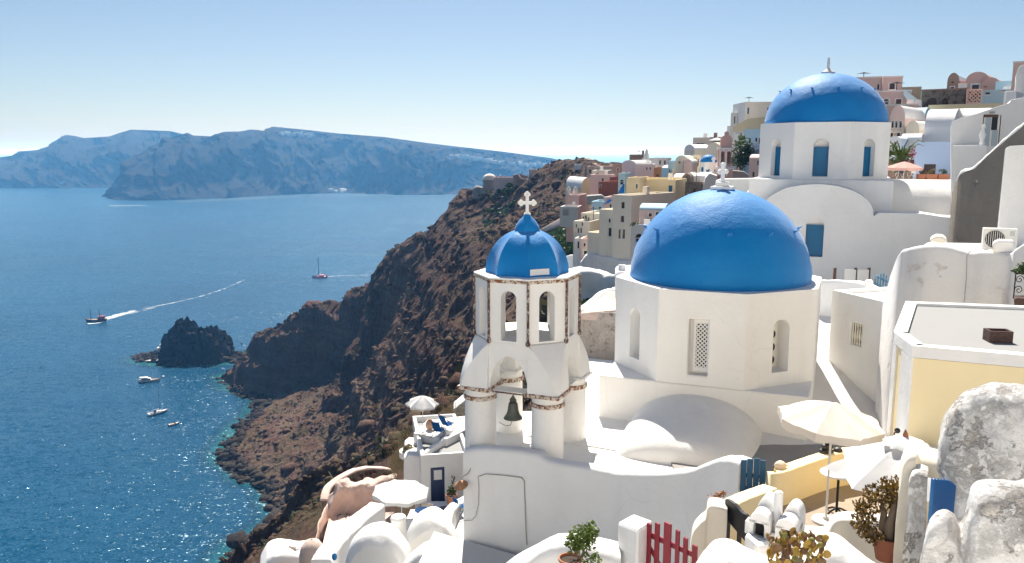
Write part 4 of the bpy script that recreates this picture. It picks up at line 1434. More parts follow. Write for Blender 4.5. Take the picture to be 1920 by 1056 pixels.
fb_.xform(M)
fb_.build('frame', BLUEWOOD, w_, weld=False)
lb = MB()
lattice(lb, -.31, .29, 3.42, 4.69, .172, .12, .04, .02)
lb.xform(M)
lb.build('lattice', LATTICE, w_, weld=False)
# barrel running to the right
vb = MB()
vault(vb, -1.95, 1.95, -6.7, -3.1, -3.2, 1.88, 20)
vb.xform(Matrix.Rotation(R(90), 4, 'Z'))
vb.box(3.1, 6.7, -1.949, 1.949, -8, -3.202)
smooth_by_angle(vb.build('side_vault', WHITE_OLD, c2), 40)
vb = MB()
vault(vb, -.9, .9, -7.25, -4.6, -3.35, .55, 14)
vb.xform(Matrix.Translation((0, -3.5, 0)) @ Matrix.Rotation(R(90), 4, 'Z'))
smooth_by_angle(vb.build('low_vault', WHITE, c2), 40)

# ---------------------------------------------------------------- unseen white terraces behind and below the viewer, added to bounce sunlight into shade
hb_ = MB()
hr = random.Random(17)
hb_.box(-16, 20, -6, 4.6, -14, -4.6)
for row in range(8):
    y1 = -5.0 - 5.2 * row
    z1 = -2.2 + 3.3 * row
    x = -34.0
    while x < 36:
        w_ = hr.uniform(4, 8)
        hb_.box(x, x + w_ - .05, y1 - 6.5 + hr.uniform(-.8, .2), y1 + hr.uniform(-.6, .6), -16, z1 + hr.uniform(-.6, 1.2))
        x += w_
struct(hb_.build('bounce_terraces', WHITE, weld=False))
# ================================================================ small builders
def slab_px(name, label, cat, poly, d, dep, mat, bevel=0.04, parent=None, group=None, holes=()):
    """a block whose outline is read off the photo at depth d and which runs dep metres back"""
    q = [pt(a, b, d) for a, b in poly]
    # the block runs straight back from its own front (which looks at the village square, not at the picture plane)
    e = min(q, key=lambda p: p.x) if q[0].x > 0 else max(q, key=lambda p: p.x)
    az = math.atan2(e.x, e.y)
    v_ = Vector((math.sin(az), math.cos(az), 0)) * dep
    mb = MB().rings([[tuple(p) for p in q], [tuple(p + v_) for p in q]])
    o = mb.build(name, mat, parent, bevel=bevel)
    smooth_by_angle(o, 30)
    if label:
        tag(o, label, cat, group)
    return o
def prism_px(name, label, cat, pts, zb, mat, bevel=0.04, parent=None, kind=None):
    """block over a ground plan whose upper corners are given as 3D points"""
    pl = [(p.x, p.y) for p in pts]
    area = sum(a[0] * b[1] - b[0] * a[1] for a, b in zip(pl, pl[1:] + pl[:1]))
    if area < 0:
        pts = pts[::-1]
    mb = MB().prism([(p.x, p.y) for p in pts], zb, [p.z for p in pts])
    o = mb.build(name, mat, parent, bevel=bevel)
    if label:
        tag(o, label, cat)
    if kind:
        o['kind'] = kind
    return o
def lump(name, label, cat, tops, zb, thick, mat, amp=0.06, sub=8, nz=26, rr=0.35, seed=0, parent=None, freq=1.6, sil=False):
    """rounded, uneven masonry mass; tops: near upper outline from left to right"""
    from mathutils import noise as mn
    pts = [Vector(p) for p in tops]
    out = []
    for i in range(len(pts) - 1):
        p0, p1, p2, p3 = pts[max(i - 1, 0)], pts[i], pts[i + 1], pts[min(i + 2, len(pts) - 1)]
        for k in range(sub):
            t = k / sub
            out.append(0.5 * ((2 * p1) + (p2 - p0) * t + (2 * p0 - 5 * p1 + 4 * p2 - p3) * t * t + (3 * p1 - p0 - 3 * p2 + p3) * t ** 3))
    out.append(pts[-1])
    e_ = out[0] if out[0].x > 0 else out[-1]
    NN = Vector((e_.x, e_.y, 0)).normalized()            # runs straight back from its own front
    rings = []
    off = Vector((seed * 7.3, seed * 3.1, 0))
    for i, p in enumerate(out):
        t = out[min(i + 1, len(out) - 1)] - out[max(i - 1, 0)]
        t.z = 0
        t.normalize()
        nn = NN
        r = min(rr, thick / 2)
        prof = [(0, zb + (p.z - r - zb) * k / nz) for k in range(nz)]
        prof += [(r - r * math.cos(math.pi / 2 * k / 8), p.z - r + r * math.sin(math.pi / 2 * k / 8)) for k in range(9)]
        prof += [(thick - r + r * math.sin(math.pi / 2 * k / 8), p.z - r + r * math.cos(math.pi / 2 * k / 8)) for k in range(9)]
        prof += [(thick, zb)]
        if sil:
            prof = [(a - thick + r * .35, z) for a, z in prof]   # the outline given is the upper far edge, which is what shows against what lies behind
        ring = []
        for a, z in prof:
            q = Vector((p.x + nn.x * a, p.y + nn.y * a, z))
            dv_ = mn.noise_vector((q + off) * freq) * amp + mn.noise_vector((q + off) * freq * 4.1) * amp * .22
            ring.append(tuple(q + dv_))
        rings.append(ring)
    o = MB().rings(rings).build(name, mat, parent, smooth=True)
    if label:
        tag(o, label, cat)
    return o
def umbrella(name, label, top, r, drop, n, mat, zfoot, concave=0.06, tilt=(0, 0), val=0.0, ph=0.0, polemat=None, finial=None, base=True, group=None, sag=0.02, stepn=6):
    root = thing(name, label, 'umbrella', (top.x, top.y, zfoot), 0, group)
    h = top.z - zfoot
    M = Matrix.Translation((0, 0, h)) @ Matrix.Rotation(R(tilt[0]), 4, 'X') @ Matrix.Rotation(R(tilt[1]), 4, 'Y')
    mb = MB()
    m_ = n * stepn
    rings = []
    K = 7
    for j in range(K + 1):
        t = max(j / K, 0.004)
        ring = []
        for k in range(m_):
            f = (k % stepn) / stepn
            a = ph + 2 * math.pi * k / m_
            edge = math.cos(math.pi / n) / math.cos((f - .5) * 2 * math.pi / n)
            rad = r * t * (edge - concave * t * math.sin(math.pi * f))
            z = -drop * (t ** 1.25) - sag * math.sin(math.pi * f) * math.sin(math.pi * t) - concave * .3 * t * t * math.sin(math.pi * f)
            jj = r * .012 * t                                  # slack, slightly creased cloth
            ring.append((rad * math.cos(a) + rng.uniform(-jj, jj), rad * math.sin(a) + rng.uniform(-jj, jj), z + rng.uniform(-jj, jj)))
        rings.append(ring)
    if val:
        last = rings[-1]
        rings.append([(x * (1.0 + .015 * math.sin(k * 2.1)), y * (1.0 + .015 * math.cos(k * 1.7)), z - val * (1 + .12 * math.sin(k * 1.3))) for k, (x, y, z) in enumerate(last)])
    mb.rings(rings, True, False)
    mb.xform(M)
    cn = mb.build('canopy', mat, root, fix=False)
    smooth_by_angle(cn, 24)
    pm = polemat or FRAMEWHITE
    MB().tube([(0, 0, 0.02), (0, 0, h - .02)], .022, 8).build('pole', pm, root)
    for k in range(n):
        a = ph + 2 * math.pi * k / n
        rb = MB().tube([(0.02 * math.cos(a), .02 * math.sin(a), -.05), (r * .55 * math.cos(a), r * .55 * math.sin(a), -drop * .5 - .02), (r * .97 * math.cos(a), r * .97 * math.sin(a), -drop - .012)], .008, 5)
        rb.xform(M)
        rb.build('rib', pm, root)
    if finial:
        fb = MB().lathe([(.01, .20), (.03, .15), (.045, .10), (.04, .05), (.05, .02), (.02, .0), (.02, -.05)], 12)
        fb.xform(M)
        smooth_by_angle(fb.build('finial', finial, root), 50)
    if base:
        MB().lathe([(.01, .10), (.05, .10), (.06, .05), (.26, .04), (.27, 0.0)], 20).build('base', IRON if base == 'iron' else LEDGE, root)
    return root
def leaf_cloud(mb, c, rad, count, size, seed=0, flat=0.5, shell=0.4):
    rg = random.Random(seed)
    for _ in range(count):
        while True:
            v = Vector((rg.uniform(-1, 1), rg.uniform(-1, 1), rg.uniform(-1, 1)))
            if shell < v.length <= 1:
                break
        p = Vector(c) + Vector((v.x * rad[0], v.y * rad[1], v.z * rad[2]))
        a = Vector((rg.gauss(0, 1), rg.gauss(0, 1), rg.gauss(0, flat))).normalized()
        b = a.cross(Vector((rg.gauss(0, 1), rg.gauss(0, 1), rg.gauss(0, 1)))).normalized()
        s = size * rg.uniform(.6, 1.3)
        mb.add([p - a * s, p + b * s * .5, p + a * s, p - b * s * .5], [(0, 1, 2, 3)])
    return mb
def shrub(name, label, cat, c, rad, mat, count=500, size=.06, stems=5, seed=0, group=None, zfoot=None, lobes=7, barkmat=None):
    root = thing(name, label, cat, (0, 0, 0), 0, group)
    rg = random.Random(seed)
    c = Vector(c)
    mb = MB()
    for k in range(lobes):
        o = Vector((rg.uniform(-.6, .6) * rad[0], rg.uniform(-.6, .6) * rad[1], rg.uniform(-.5, .7) * rad[2]))
        s = rg.uniform(.38, .62)
        leaf_cloud(mb, c + o, [x * s for x in rad], count // lobes, size, seed * 31 + k, shell=.2)
    mb.build('foliage', mat, root, weld=False, fix=False)
    zf = zfoot if zfoot is not None else c.z - rad[2]
    for k in range(stems):
        e = c + Vector((rg.uniform(-.6, .6) * rad[0], rg.uniform(-.6, .6) * rad[1], rg.uniform(-.2, .5) * rad[2]))
        b = Vector((c.x + rg.uniform(-.1, .1) * rad[0], c.y + rg.uniform(-.1, .1) * rad[1], zf))
        m_ = (b + e) / 2 + Vector((rg.uniform(-.15, .15) * rad[0], rg.uniform(-.15, .15) * rad[1], 0))
        w = max(.008, min(rad) * .035)
        MB().tube([b, m_, e], [w * 1.6, w * 1.1, w * .5], 6).build('stem', barkmat or BARK, root)
    return root
def pot(name, label, c, r, h, mat, group=None, rim=True, soil=True):
    root = thing(name, label, 'plant pot', c, 0, group)
    b = MB().lathe([(.01, 0), (r * .68, 0), (r * .86, h * .55), (r * .97, h * .84), (r * .97, h * .86), (r * 1.06, h * .86), (r * 1.06, h), (r * .93, h), (r * .88, h * .85)], 28)
    smooth_by_angle(b.build('body', mat, root), 40)
    if soil:
        MB().lathe([(.01, h * .88), (r * .9, h * .87)], 20).build('soil', SOIL, root)
    return root
def director_chair(name, label, loc, rotz, cmat, fmat, s=1.0, group=None):
    root = thing(name, label, 'chair', loc, rotz, group)
    root.scale = (s, s, s)
    MB().box(-.24, .24, -.20, .20, .43, .445).build('seat', cmat, root)
    MB().box(-.25, .25, .20, .215, .62, .84).build('backrest', cmat, root)
    for sx in (-1, 1):
        MB().tube([(sx * .25, -.20, 0), (sx * .25, .20, .44)], .014, 6).build('leg', fmat, root)
        MB().tube([(sx * .265, .20, 0), (sx * .265, -.20, .44)], .014, 6).build('leg', fmat, root)
        MB().tube([(sx * .25, .205, .42), (sx * .25, .235, .86)], .014, 6).build('back_post', fmat, root)
        MB().box(sx * .25 - .03, sx * .25 + .03, -.22, .20, .62, .64).build('armrest', fmat, root)
        MB().tube([(sx * .25, -.20, .42), (sx * .25, -.19, .62)], .014, 6).build('arm_post', fmat, root)
    return root
def deck_chair(name, label, loc, rotz, cmat, fmat, group=None, s=1.0):
    root = thing(name, label, 'deck chair', loc, rotz, group)
    root.scale = (s, s, s)
    cb = MB()
    path = [(-.32, .40), (-.05, .30), (.12, .32), (.30, .62), (.46, .98)]
    for sx in (-1, 1):
        pass
    v = [(sx * .25, y, z) for y, z in path for sx in (-1, 1)]
    cb.add(v + [(x, y + .012, z - .012) for x, y, z in v], [(2 * i, 2 * i + 1, 2 * i + 3, 2 * i + 2) for i in range(4)] + [(10 + 2 * i + 2, 10 + 2 * i + 3, 10 + 2 * i + 1, 10 + 2 * i) for i in range(4)])
    cb.build('sling', cmat, root)
    for sx in (-1, 1):
        MB().tube([(sx * .28, -.38, .02), (sx * .28, .48, 1.02)], .017, 6).build('back_post', fmat, root)
        MB().tube([(sx * .31, .42, .02), (sx * .31, -.34, .42)], .017, 6).build('leg', fmat, root)
        MB().tube([(sx * .295, -.30, .10), (sx * .295, .62, .06)], .015, 6).build('side_rail', fmat, root)
    MB().tube([(-.30, -.34, .42), (.30, -.34, .42)], .017, 6).build('front_bar', fmat, root)
    MB().tube([(-.30, .48, 1.02), (.30, .48, 1.02)], .017, 6).build('top_bar', fmat, root)
    return root
def picket_gate(name, label, a, b, heights, zb, mat, wd=0.1, th=0.035, rails=(0.3, 0.7), diag=None, slant=None, railz=None, cut=0.0):
    """pickets from a to b (3D ground points); heights = top z of every picket; each picket is a part"""
    a, b = Vector(a), Vector(b)
    L = (b - a).length
    ang = math.atan2(b.y - a.y, b.x - a.x)
    root = thing(name, label, 'gate', (a.x, a.y, zb), ang)
    n = len(heights)
    for i, hz in enumerate(heights):
        x = L * (i + .5) / n
        h = hz - zb
        w2 = wd / 2
        mb = MB().slab_y([(x - w2, .0), (x + w2, .0), (x + w2, h - cut), (x - w2, h)], -th / 2, th / 2)
        mb.build('picket', mat, root, bevel=.004, seg=1)
    for k, rz in enumerate(rails):
        z0, z1 = (railz[k] if railz else (rz, rz))
        mb = MB().slab_y([(0.01, z0 - .04), (L - .01, z1 - .04), (L - .01, z1 + .04), (.01, z0 + .04)], th / 2 + .002, th / 2 + .037)
        mb.build('rail', mat, root, bevel=.004, seg=1)
    if diag:
        (x0, z0), (x1, z1) = diag
        mb = MB().slab_y([(x0, z0 - .04), (x1, z1 - .04), (x1, z1 + .05), (x0, z0 + .05)], th / 2 + .004, th / 2 + .033)
        mb.build('brace', mat, root, bevel=.004, seg=1)
    return root
# ================================================================ slope path between the churches
def path_z(y):
    return float(np.interp(y, [16, 22.6, 23.4, 25.0, 27.0, 32, 37], [-8.30, -8.30, -8.15, -7.72, -6.92, -6.62, -6.3]))
ys = np.linspace(16.2, 37.5, 60)
xs_ = np.linspace(6.2, 14.5, 20)
PX_, PY_ = np.meshgrid(xs_, ys, indexing='ij')
PZ_ = np.vectorize(path_z)(PY_) + 0.03 * (fbm(PX_, PY_, 3, 4) - .5)
struct(grid_mesh('sloping_path', PX_, PY_, PZ_, WHITE_OLD, True))
fl = MB().box(4.3, 9.9, 16.3, 23.3, -8.7, -8.285)
struct(fl.build('cement_floor', GREYWALL))

# low white roof house right of the path, with a balustrade opening
rt, P_, zb_, h_ = house('low_white_house', 'low white flat-roofed house with small balustrade opening beside the sloping path', 'house', 1553, 1660, 556, 790, 25.8, WHITE, rot=-71.6, absrot=True, dep=3.2, wins=[(1591, 607, 1613, 648, 'O')], par=.12, bevel=.05)
bx0, bx1 = P_.x(1591), P_.x(1613)
bz1, bz0 = P_.z(607, 1602) - zb_, P_.z(648, 1602) - zb_
for k in range(5):
    x = bx0 + (bx1 - bx0) * (k + .5) / 5
    hh = bz1 - bz0
    bb = MB().lathe([(.03, 0), (.035, hh * .1), (.022, hh * .2), (.042, hh * .4), (.025, hh * .7), (.02, hh * .85), (.035, hh * .92), (.035, hh)], 10, (x, .07, bz0))
    smooth_by_angle(bb.build('baluster', CREAM_PALE, rt), 50)
# tiny chimney on its roof
tag(slab_px('roof_vent', None, None, [(1622, 541), (1622, 528), (1627, 526), (1634, 526), (1637, 530), (1637, 546)], 26.2, .3, WHITE, .03), 'tiny white vent block on the low white roof by the blue gate', 'vent')
# stained wall
sw = [pt(1655, 566, 24.4), pt(1661, 545, 24.2), pt(1670, 510, 23.8), pt(1684, 474, 23.2), pt(1700, 466, 22.9), pt(1735, 460, 22.4), pt(1775, 461, 22.0), pt(1815, 472, 21.6), pt(1850, 470, 21.2), pt(1890, 474, 20.8), pt(1903, 464, 20.6), pt(1930, 448, 20.3)]
ground_wall('stained_wall', 'weathered white wall with grey stains and wavy top behind the yellow house', 'wall', sw, -8.6, .35, WHITE_STAIN, lump=.015)
prism_px('flat_roof', None, None, [pt(1690, 470, 23.2) - Vector((0, 0, .25)), pt(1930, 470, 20.9) - Vector((0, 0, .2)), pt(1960, 458, 25.5), pt(1740, 455, 27.0)], -8, WHITE, 0)['kind'] = 'structure'
# crack pipe on the stained wall
cp = MB().tube([pt(a, b, c) for a, b, c in ((1835, 466, 21.2), (1818, 472, 21.35), (1813, 480, 21.4), (1812, 520, 21.4), (1808, 566, 21.42))], .013, 6)
tag(cp.build('wall_pipe', GREYMETAL), 'thin grey pipe running down the stained white wall from the air conditioner', 'pipe')
# air conditioner
acp = pt(1872, 468, 22.0)
ac = thing('air_conditioner', 'white outdoor air conditioner unit with round fan grille on the roof', 'air conditioner', (acp.x, acp.y, acp.z - .03), R(-24))
MB().box(-.40, .40, -.14, .16, .03, .60).build('case', PLASTIC, ac, bevel=.012)
MB().lathe([(.01, 0), (.215, 0), (.225, .01), (.23, .02)], 28).xform(Matrix.Translation((-.12, -.145, .315)) @ Matrix.Rotation(R(90), 4, 'X')).build('fan_well', DARKROOM, ac)
for k in range(9):
    x = -.12 - .20 + .05 * k
    hh = math.sqrt(max(.0005, .222 ** 2 - (x + .12) ** 2))
    MB().box(x - .006, x + .006, -.172, -.162, .315 - hh, .315 + hh).build('grille_bar', PLASTIC, ac)
MB().box(.22, .32, -.145, -.139, .42, .54).build('label_plate', STEEL, ac)
for sx in (-.3, .3):
    MB().box(sx - .05, sx + .05, -.16, .18, 0, .03).build('foot', PLASTIC, ac)
tag(slab_px('roof_block', None, None, [(1861, 474), (1861, 456), (1872, 451), (1900, 452), (1903, 462), (1900, 474)], 21.0, .5, WHITE, .05), 'small white block with a niche in front of the air conditioner', 'block')

# debris and blue fence at the foot of the far church
bs = thing('panel_stack', 'pale boards leaning at the foot of the far church', 'boards', pt(1600, 527, 34.0))
for k, (a, b, c) in enumerate(((1583, 1604, 506), (1607, 1628, 506))):
    p0, p1, p2 = pt(a, 527, 34), pt(b, 527, 34), pt(a, c, 34)
    o = MB().box(p0.x, p1.x, 34.0, 34.05, p0.z, p2.z).build('board', FRAMEWHITE, None)
    o.parent = bs
    o.matrix_parent_inverse = Matrix.Translation(-bs.location)
for k, x in enumerate((1566, 1605, 1630)):
    p0, p1 = pt(x, 528, 34), pt(x, 503, 34)
    o = MB().box(p0.x - .05, p0.x + .05, 34.06, 34.14, p0.z, p1.z).build('post', BROWNWOOD, None)
    o.parent = bs
    o.matrix_parent_inverse = Matrix.Translation(-bs.location)
g0, g1 = pt(1637, 545, 33.0), pt(1668, 545, 31.0)
picket_gate('picket_gate', 'small faded blue picket gate at the foot of the far church', (g0.x, g0.y, 0), (g1.x, g1.y, 0), [pt(960, y, 32).z for y in (528, 520, 514, 511, 512, 517)], pt(960, 545, 32).z, paint('faded_blue_wood', (0.10, 0.24, 0.36), rough=.7, var=.3), wd=.085, rails=(.15, .45))
ground_wall('low_parapet', 'low white parapet between the two domed churches', 'wall', [pt(1528, 527, 33), pt(1580, 525, 32.5), pt(1625, 534, 31.5), pt(1660, 545, 30.5)], -7.5, .35, WHITE)
tag(slab_px('dome_niche', None, None, [(1743, 455), (1745, 448), (1756, 443), (1768, 444), (1775, 450), (1776, 457)], 25.0, .9, BEIGE, .05), 'small rounded beige stone hump on the roof left of the air conditioner', 'stone')

# ---------------------------------------------------------------- yellow house with the flat grey roof
yh = thing('yellow_house', 'yellow house with white edged grey flat roof on the right', 'house')
zr_ = pt(1715, 648, 13.5).z
A_, B_, C_, D_, E_ = on_z(1712, 648, zr_), on_z(1678, 622, zr_), on_z(1700, 565, zr_), on_z(1990, 576, zr_), on_z(1990, 672, zr_)
poly = [A_, E_, D_, C_, B_]
cen = sum(poly, Vector()) / 5
inset = lambda k: [(p.x + (cen.x - p.x) / (cen - p).length * k, p.y + (cen.y - p.y) / (cen - p).length * k) for p in poly]
MB().prism([(p.x, p.y) for p in poly], -9.0, zr_ - .21).build('wall', CREAM, yh)
MB().prism(inset(.03), zr_ - .4, zr_ - .06).build('roof', ROOFGREY, yh)
# white rim and corner bands
rim = MB()
for p, q in zip(poly, poly[1:] + poly[:1]):
    t = (q - p).normalized()
    n_ = Vector((t.y, -t.x, 0))
    a0, a1 = p + n_ * .02 - t * .015, q + n_ * .02 + t * .015
    b0, b1 = p - n_ * .20 + t * .1, q - n_ * .20 - t * .1
    v = [(a0.x, a0.y, zr_ - .20), (a1.x, a1.y, zr_ - .20), (a1.x, a1.y, zr_), (a0.x, a0.y, zr_), (b0.x, b0.y, zr_), (b1.x, b1.y, zr_), (b1.x, b1.y, zr_ - .07), (b0.x, b0.y, zr_ - .07)]
    rim.add(v, [(0, 1, 2, 3), (3, 2, 5, 4), (4, 5, 6, 7)])
rim.build('roof_rim', WHITE, yh, fix=False)
for p, q, w_ in ((A_, B_, (A_ - B_).length * .5), (B_, A_, (A_ - B_).length * .2), (B_, C_, .12)):
    t = (q - p).normalized()
    n_ = Vector((t.y, -t.x, 0)) if (p, q) in ((A_, E_),) else Vector((-t.y, t.x, 0))
    if (cen - p).dot(n_) > 0:
        n_ = -n_
    a0, a1 = p - t * .01, p + t * w_
    MB().prism([(a0.x + n_.x * .02, a0.y + n_.y * .02), (a1.x + n_.x * .02, a1.y + n_.y * .02), (a1.x - n_.x * .02, a1.y - n_.y * .02), (a0.x - n_.x * .02, a0.y - n_.y * .02)], -9.0, zr_ - .205).build('corner_band', WHITE, yh)
tp = on_z(1870, 640, zr_ - .06)
bk = thing('hollow_block', 'brown hollow concrete block lying on the grey flat roof', 'block', (tp.x, tp.y, zr_ - .058), R(-8))
hb = MB()
for q in ((-.19, .19, -.14, -.10), (-.19, .19, .10, .14), (-.19, -.15, -.10, .10), (.15, .19, -.10, .10)):
    hb.box(q[0], q[1], q[2], q[3], 0, .20)
hb.box(-.15, .15, -.10, .10, 0, .03)
hb.build('shell', TUFA, bk, weld=False)

# iron flower stand and block at the right edge
fs = thing('iron_planter', 'black wrought iron scrolled plant stand at the right edge', 'planter', pt(1915, 560, 18.6))
p_ = fs.location
for x in (-.18, .22):
    MB().tube([(x, 0, 0), (x, 0, .62)], .014, 6).build('post', IRON, fs)
for z in (.06, .58):
    MB().tube([(-.18, 0, z), (.22, 0, z)], .012, 6).build('bar', IRON, fs)
for cx, cz, s in ((-.08, .44, 1), (-.08, .20, -1), (.12, .44, -1), (.12, .20, 1)):
    MB().tube([(cx + s * (.10 - .085 * t) * math.cos(t * 9), 0, cz + (.10 - .085 * t) * math.sin(t * 9)) for t in [k / 24 for k in range(25)]], .010, 5).build('scroll', IRON, fs)
shrub('trailing_plant', 'dark green plant in the scrolled iron stand', 'plant', p_ + Vector((0.02, .08, .68)), (.24, .16, .14), LEAF_DARK, 260, .05, 3, 5)
tag(slab_px('brown_block', None, None, [(1903, 588), (1901, 562), (1906, 559), (1935, 562), (1935, 590)], 17.9, .35, TUFA, .02), 'brown stone block below the iron plant stand', 'block')

# ---------------------------------------------------------------- stair wall, leaning wall and the house with the open door
sp_ = thing('stair_wall', 'dark bare stair wall with a white sloping cap', 'wall')
st = [pt(1786, 352, 33.4), pt(1795, 327, 33), pt(1802, 318, 32.8), pt(1826, 309, 32.2), pt(1870, 267, 31.2), pt(1920, 225, 30.2), pt(1965, 188, 29.4)]
ground_wall('wall', None, None, [p - Vector((0, 0, .10)) for p in st], -9, .4, DARKWALL, parent=sp_)
ground_wall('cap', None, None, [p + Vector((0, -.04, 0)) for p in st], [p.z - .16 for p in st], .48, WHITE, parent=sp_, sub=6)
slab_px('leaning_wall', 'tall pale white buttress with sloping left edge at the right', 'wall', [(1864, 490), (1885, 278), (1894, 274), (1950, 271), (1950, 490)], 25.5, 2.5, WHITE)
dh = thing('white_house', 'white house with a brown framed open door above the stair wall', 'house')
slab_px('wall', None, None, [(1783, 420), (1783, 229), (1800, 222), (1832, 213), (1866, 201), (1893, 193), (1896, 187), (1950, 178), (1950, 420)], 37.5, 7, WHITE_OLD, parent=dh)
def px_box(mb, a, b, c, e, d, y0, y1):
    p, q = pt(a, e, d), pt(c, b, d)
    mb.box(p.x, q.x, d + y0, d + y1, p.z, q.z)
    return mb
fr = px_box(MB(), 1839, 216, 1844, 275, 37.5, -.06, .02)
px_box(fr, 1871, 216, 1876, 275, 37.5, -.06, .02)
px_box(fr, 1844, 215, 1871, 220, 37.5, -.058, .02)
dr = fr.build('door', BROWNWOOD, dh, weld=False)
px_box(MB(), 1844, 220, 1858, 274, 37.5, -.03, .015).build('leaf', GREYBLUE, dr)
px_box(MB(), 1858, 244, 1871, 274, 37.5, -.025, .012).build('lower_leaf', GREYBLUE, dr)
px_box(MB(), 1858, 220, 1871, 244, 37.5, -.012, .010).build('dark_opening', DARKROOM, dr)
px_box(MB(), 1855, 209, 1865, 213, 37.5, -.08, .02).build('lamp', GREYMETAL, dh, bevel=.03)
slab_px('low_annex', 'low white annex with flat top below the open door', 'wall', [(1786, 350), (1786, 273), (1850, 272), (1856, 350)], 36.2, 1.2, WHITE)
bp = pt(1841, 273, 36.5)
ob = MB().lathe([(.10, 0), (.12, .1), (.08, .2), (.14, .45), (.07, .62), (.05, .7), (.10, .78), (.07, .88), (.01, .9)], 14, bp)
tag(smooth_by_angle(ob.build('urn', WHITE), 50), 'white plaster urn beside the open door', 'urn')

# ---------------------------------------------------------------- terrace with the pink umbrella behind the far church
prism_px('umbrella_terrace', None, None, [pt(1655, 341, 44), pt(1800, 341, 43), pt(1812, 336, 52), pt(1655, 336, 54)], -9, WHITE, 0)['kind'] = 'structure'
house('pale_blue_house', 'small pale blue cubic house with a brown window behind orange planters', 'house', 1714, 1783, 266, 345, 52, PALEBLUE, rot=-4, dep=5, wins=[(1733, 308, 1755, 336, 's')], par=.1, wd=.12)
house('vaulted_house', 'beige white house with a broad barrel roof above the pale blue house', 'house', 1731, 1786, 239, 300, 58, WHITE_OLD, rot=-6, dep=5.6, roof='vault_x', rise=1.35, wins=[(1751, 226, 1760, 232, 'O')])
house('vaulted_house', 'bright white low barrel roof right of the beige vault', 'house', 1784, 1852, 226, 262, 60, WHITE, rot=-4, dep=5, roof='vault_x', rise=.95)
for i, (a, b, n_) in enumerate(((1719, 1734, 'left'), (1733.5, 1756, 'middle'), (1757, 1779, 'right'))):
    p, q = pt(a, 338, 46.5), pt(b, 326.5, 46.5)
    lab = {'left': 'small orange planter nearest the pink umbrella', 'middle': 'middle orange planter under the brown window', 'right': 'right orange planter below the pale blue wall'}[n_]
    pl = thing('planter_box', lab, 'planter', ((p.x + q.x) / 2, 46.5, p.z), 0, 'orange planters on the terrace')
    w_, h_ = (q.x - p.x) / 2, q.z - p.z
    MB().slab_y([(-w_ * .92, 0), (w_ * .92, 0), (w_, h_), (-w_, h_)], -.14, .14).build('box', TERRA, pl, bevel=.015)
    MB().box(-w_ * .95, w_ * .95, -.12, .12, h_ - .02, h_ + .004).build('soil', SOIL, pl)
    shrub('potted_succulent', {'left': 'small reddish plant in the left orange planter', 'middle': 'pale yellow green cactus in the middle orange planter', 'right': 'dark green plant in the right orange planter'}[n_], 'plant', (pl.location.x, 46.5, p.z + h_ + .14), (w_ * .9, .12, .16), (LEAF_OLIVE, LEAF_DRY, LEAF_DARK)[i], 160, .05, 3, 40 + i)
ut = pt(1696, 303, 47)
umbrella('parasol', 'pink scalloped parasol on the terrace behind the far church', ut, .98, .34, 10, CLOTH_PINK, pt(1696, 339, 47).z, concave=.03, val=.16, base=True)
director_chair('terrace_chair', 'white plastic chair under the pink parasol', (pt(1708, 338, 46.3).x, 46.3, pt(1708, 338, 46.3).z), R(200), PLASTIC, PLASTIC, .62)
director_chair('terrace_chair', 'dark patterned folding chair under the pink parasol', (pt(1686, 338, 46).x, 46.0, pt(1686, 338, 46).z), R(190), CLOTH_DARK, FRAMEWHITE, .62)
bg_ = shrub('flowering_bush', 'green bush with magenta flowers behind the pink parasol', 'bush', pt(1690, 300, 50), (1.0, .8, .95), LEAF, 900, .10, 5, 9)
fb = MB()
leaf_cloud(fb, pt(1700, 309, 49.3), (.55, .3, .35), 160, .07, 3)
leaf_cloud(fb, pt(1709, 286, 49.6), (.3, .3, .35), 60, .07, 4)
fb.build('blossoms', FLOWER, bg_, weld=False, fix=False)['kind'] = 'stuff'
fr_ = thing('frond_plant', 'arching pale green fronds left of the pale blue house', 'plant', pt(1690, 310, 49.5))
for k in range(12):
    a = R(30 + 11 * k + rng.uniform(-5, 5))
    L = rng.uniform(.9, 1.5)
    MB().tube([(0, 0, 0), (.4 * L * math.cos(a), 0, .75 * L), (.8 * L * math.cos(a), -.1, 1.0 * L), (1.1 * L * math.cos(a), -.15, .9 * L)], [.03, .045, .03, .008], 5).build('frond', LEAF, fr_)

# ---------------------------------------------------------------- upper town at the right
house('carved_house', 'tall pink house front with round gable and carved balcony', 'house', 1666, 1694, 222, 300, 62, PINK_PALE, rot=-14, dep=6, roof='gable_vault', rise=.95, wins=[(1669, 227, 1674, 240, 'a'), (1676, 227, 1681, 240, 'a'), (1684, 227, 1689, 240, 'a'), (1676, 212, 1682, 219, 'a'), (1669, 249, 1674, 262, 's'), (1681, 249, 1687, 262, 's')], roofmat=WHITE)
rb_ = Place(1667, 1693, 61.6, -14, 245)
rl = thing('carved_balcony', 'cream carved balcony rail on the pink round gabled front', 'balcony', (rb_.o.x, rb_.o.y, rb_.z(248)), rb_.rot)
hh = rb_.z(241) - rb_.z(248)
MB().box(0, rb_.w, -.25, .1, -.06, 0).build('floor', CREAM_PALE, rl)
MB().box(0, rb_.w, -.25, -.19, hh, hh + .05).build('top_rail', CREAM_PALE, rl)
for k in range(9):
    x = rb_.w * (k + .5) / 9
    smooth_by_angle(MB().lathe([(.03, 0), (.05, hh * .3), (.02, hh * .6), (.035, hh)], 8, (x, -.22, 0)).build('baluster', CREAM_PALE, rl), 50)
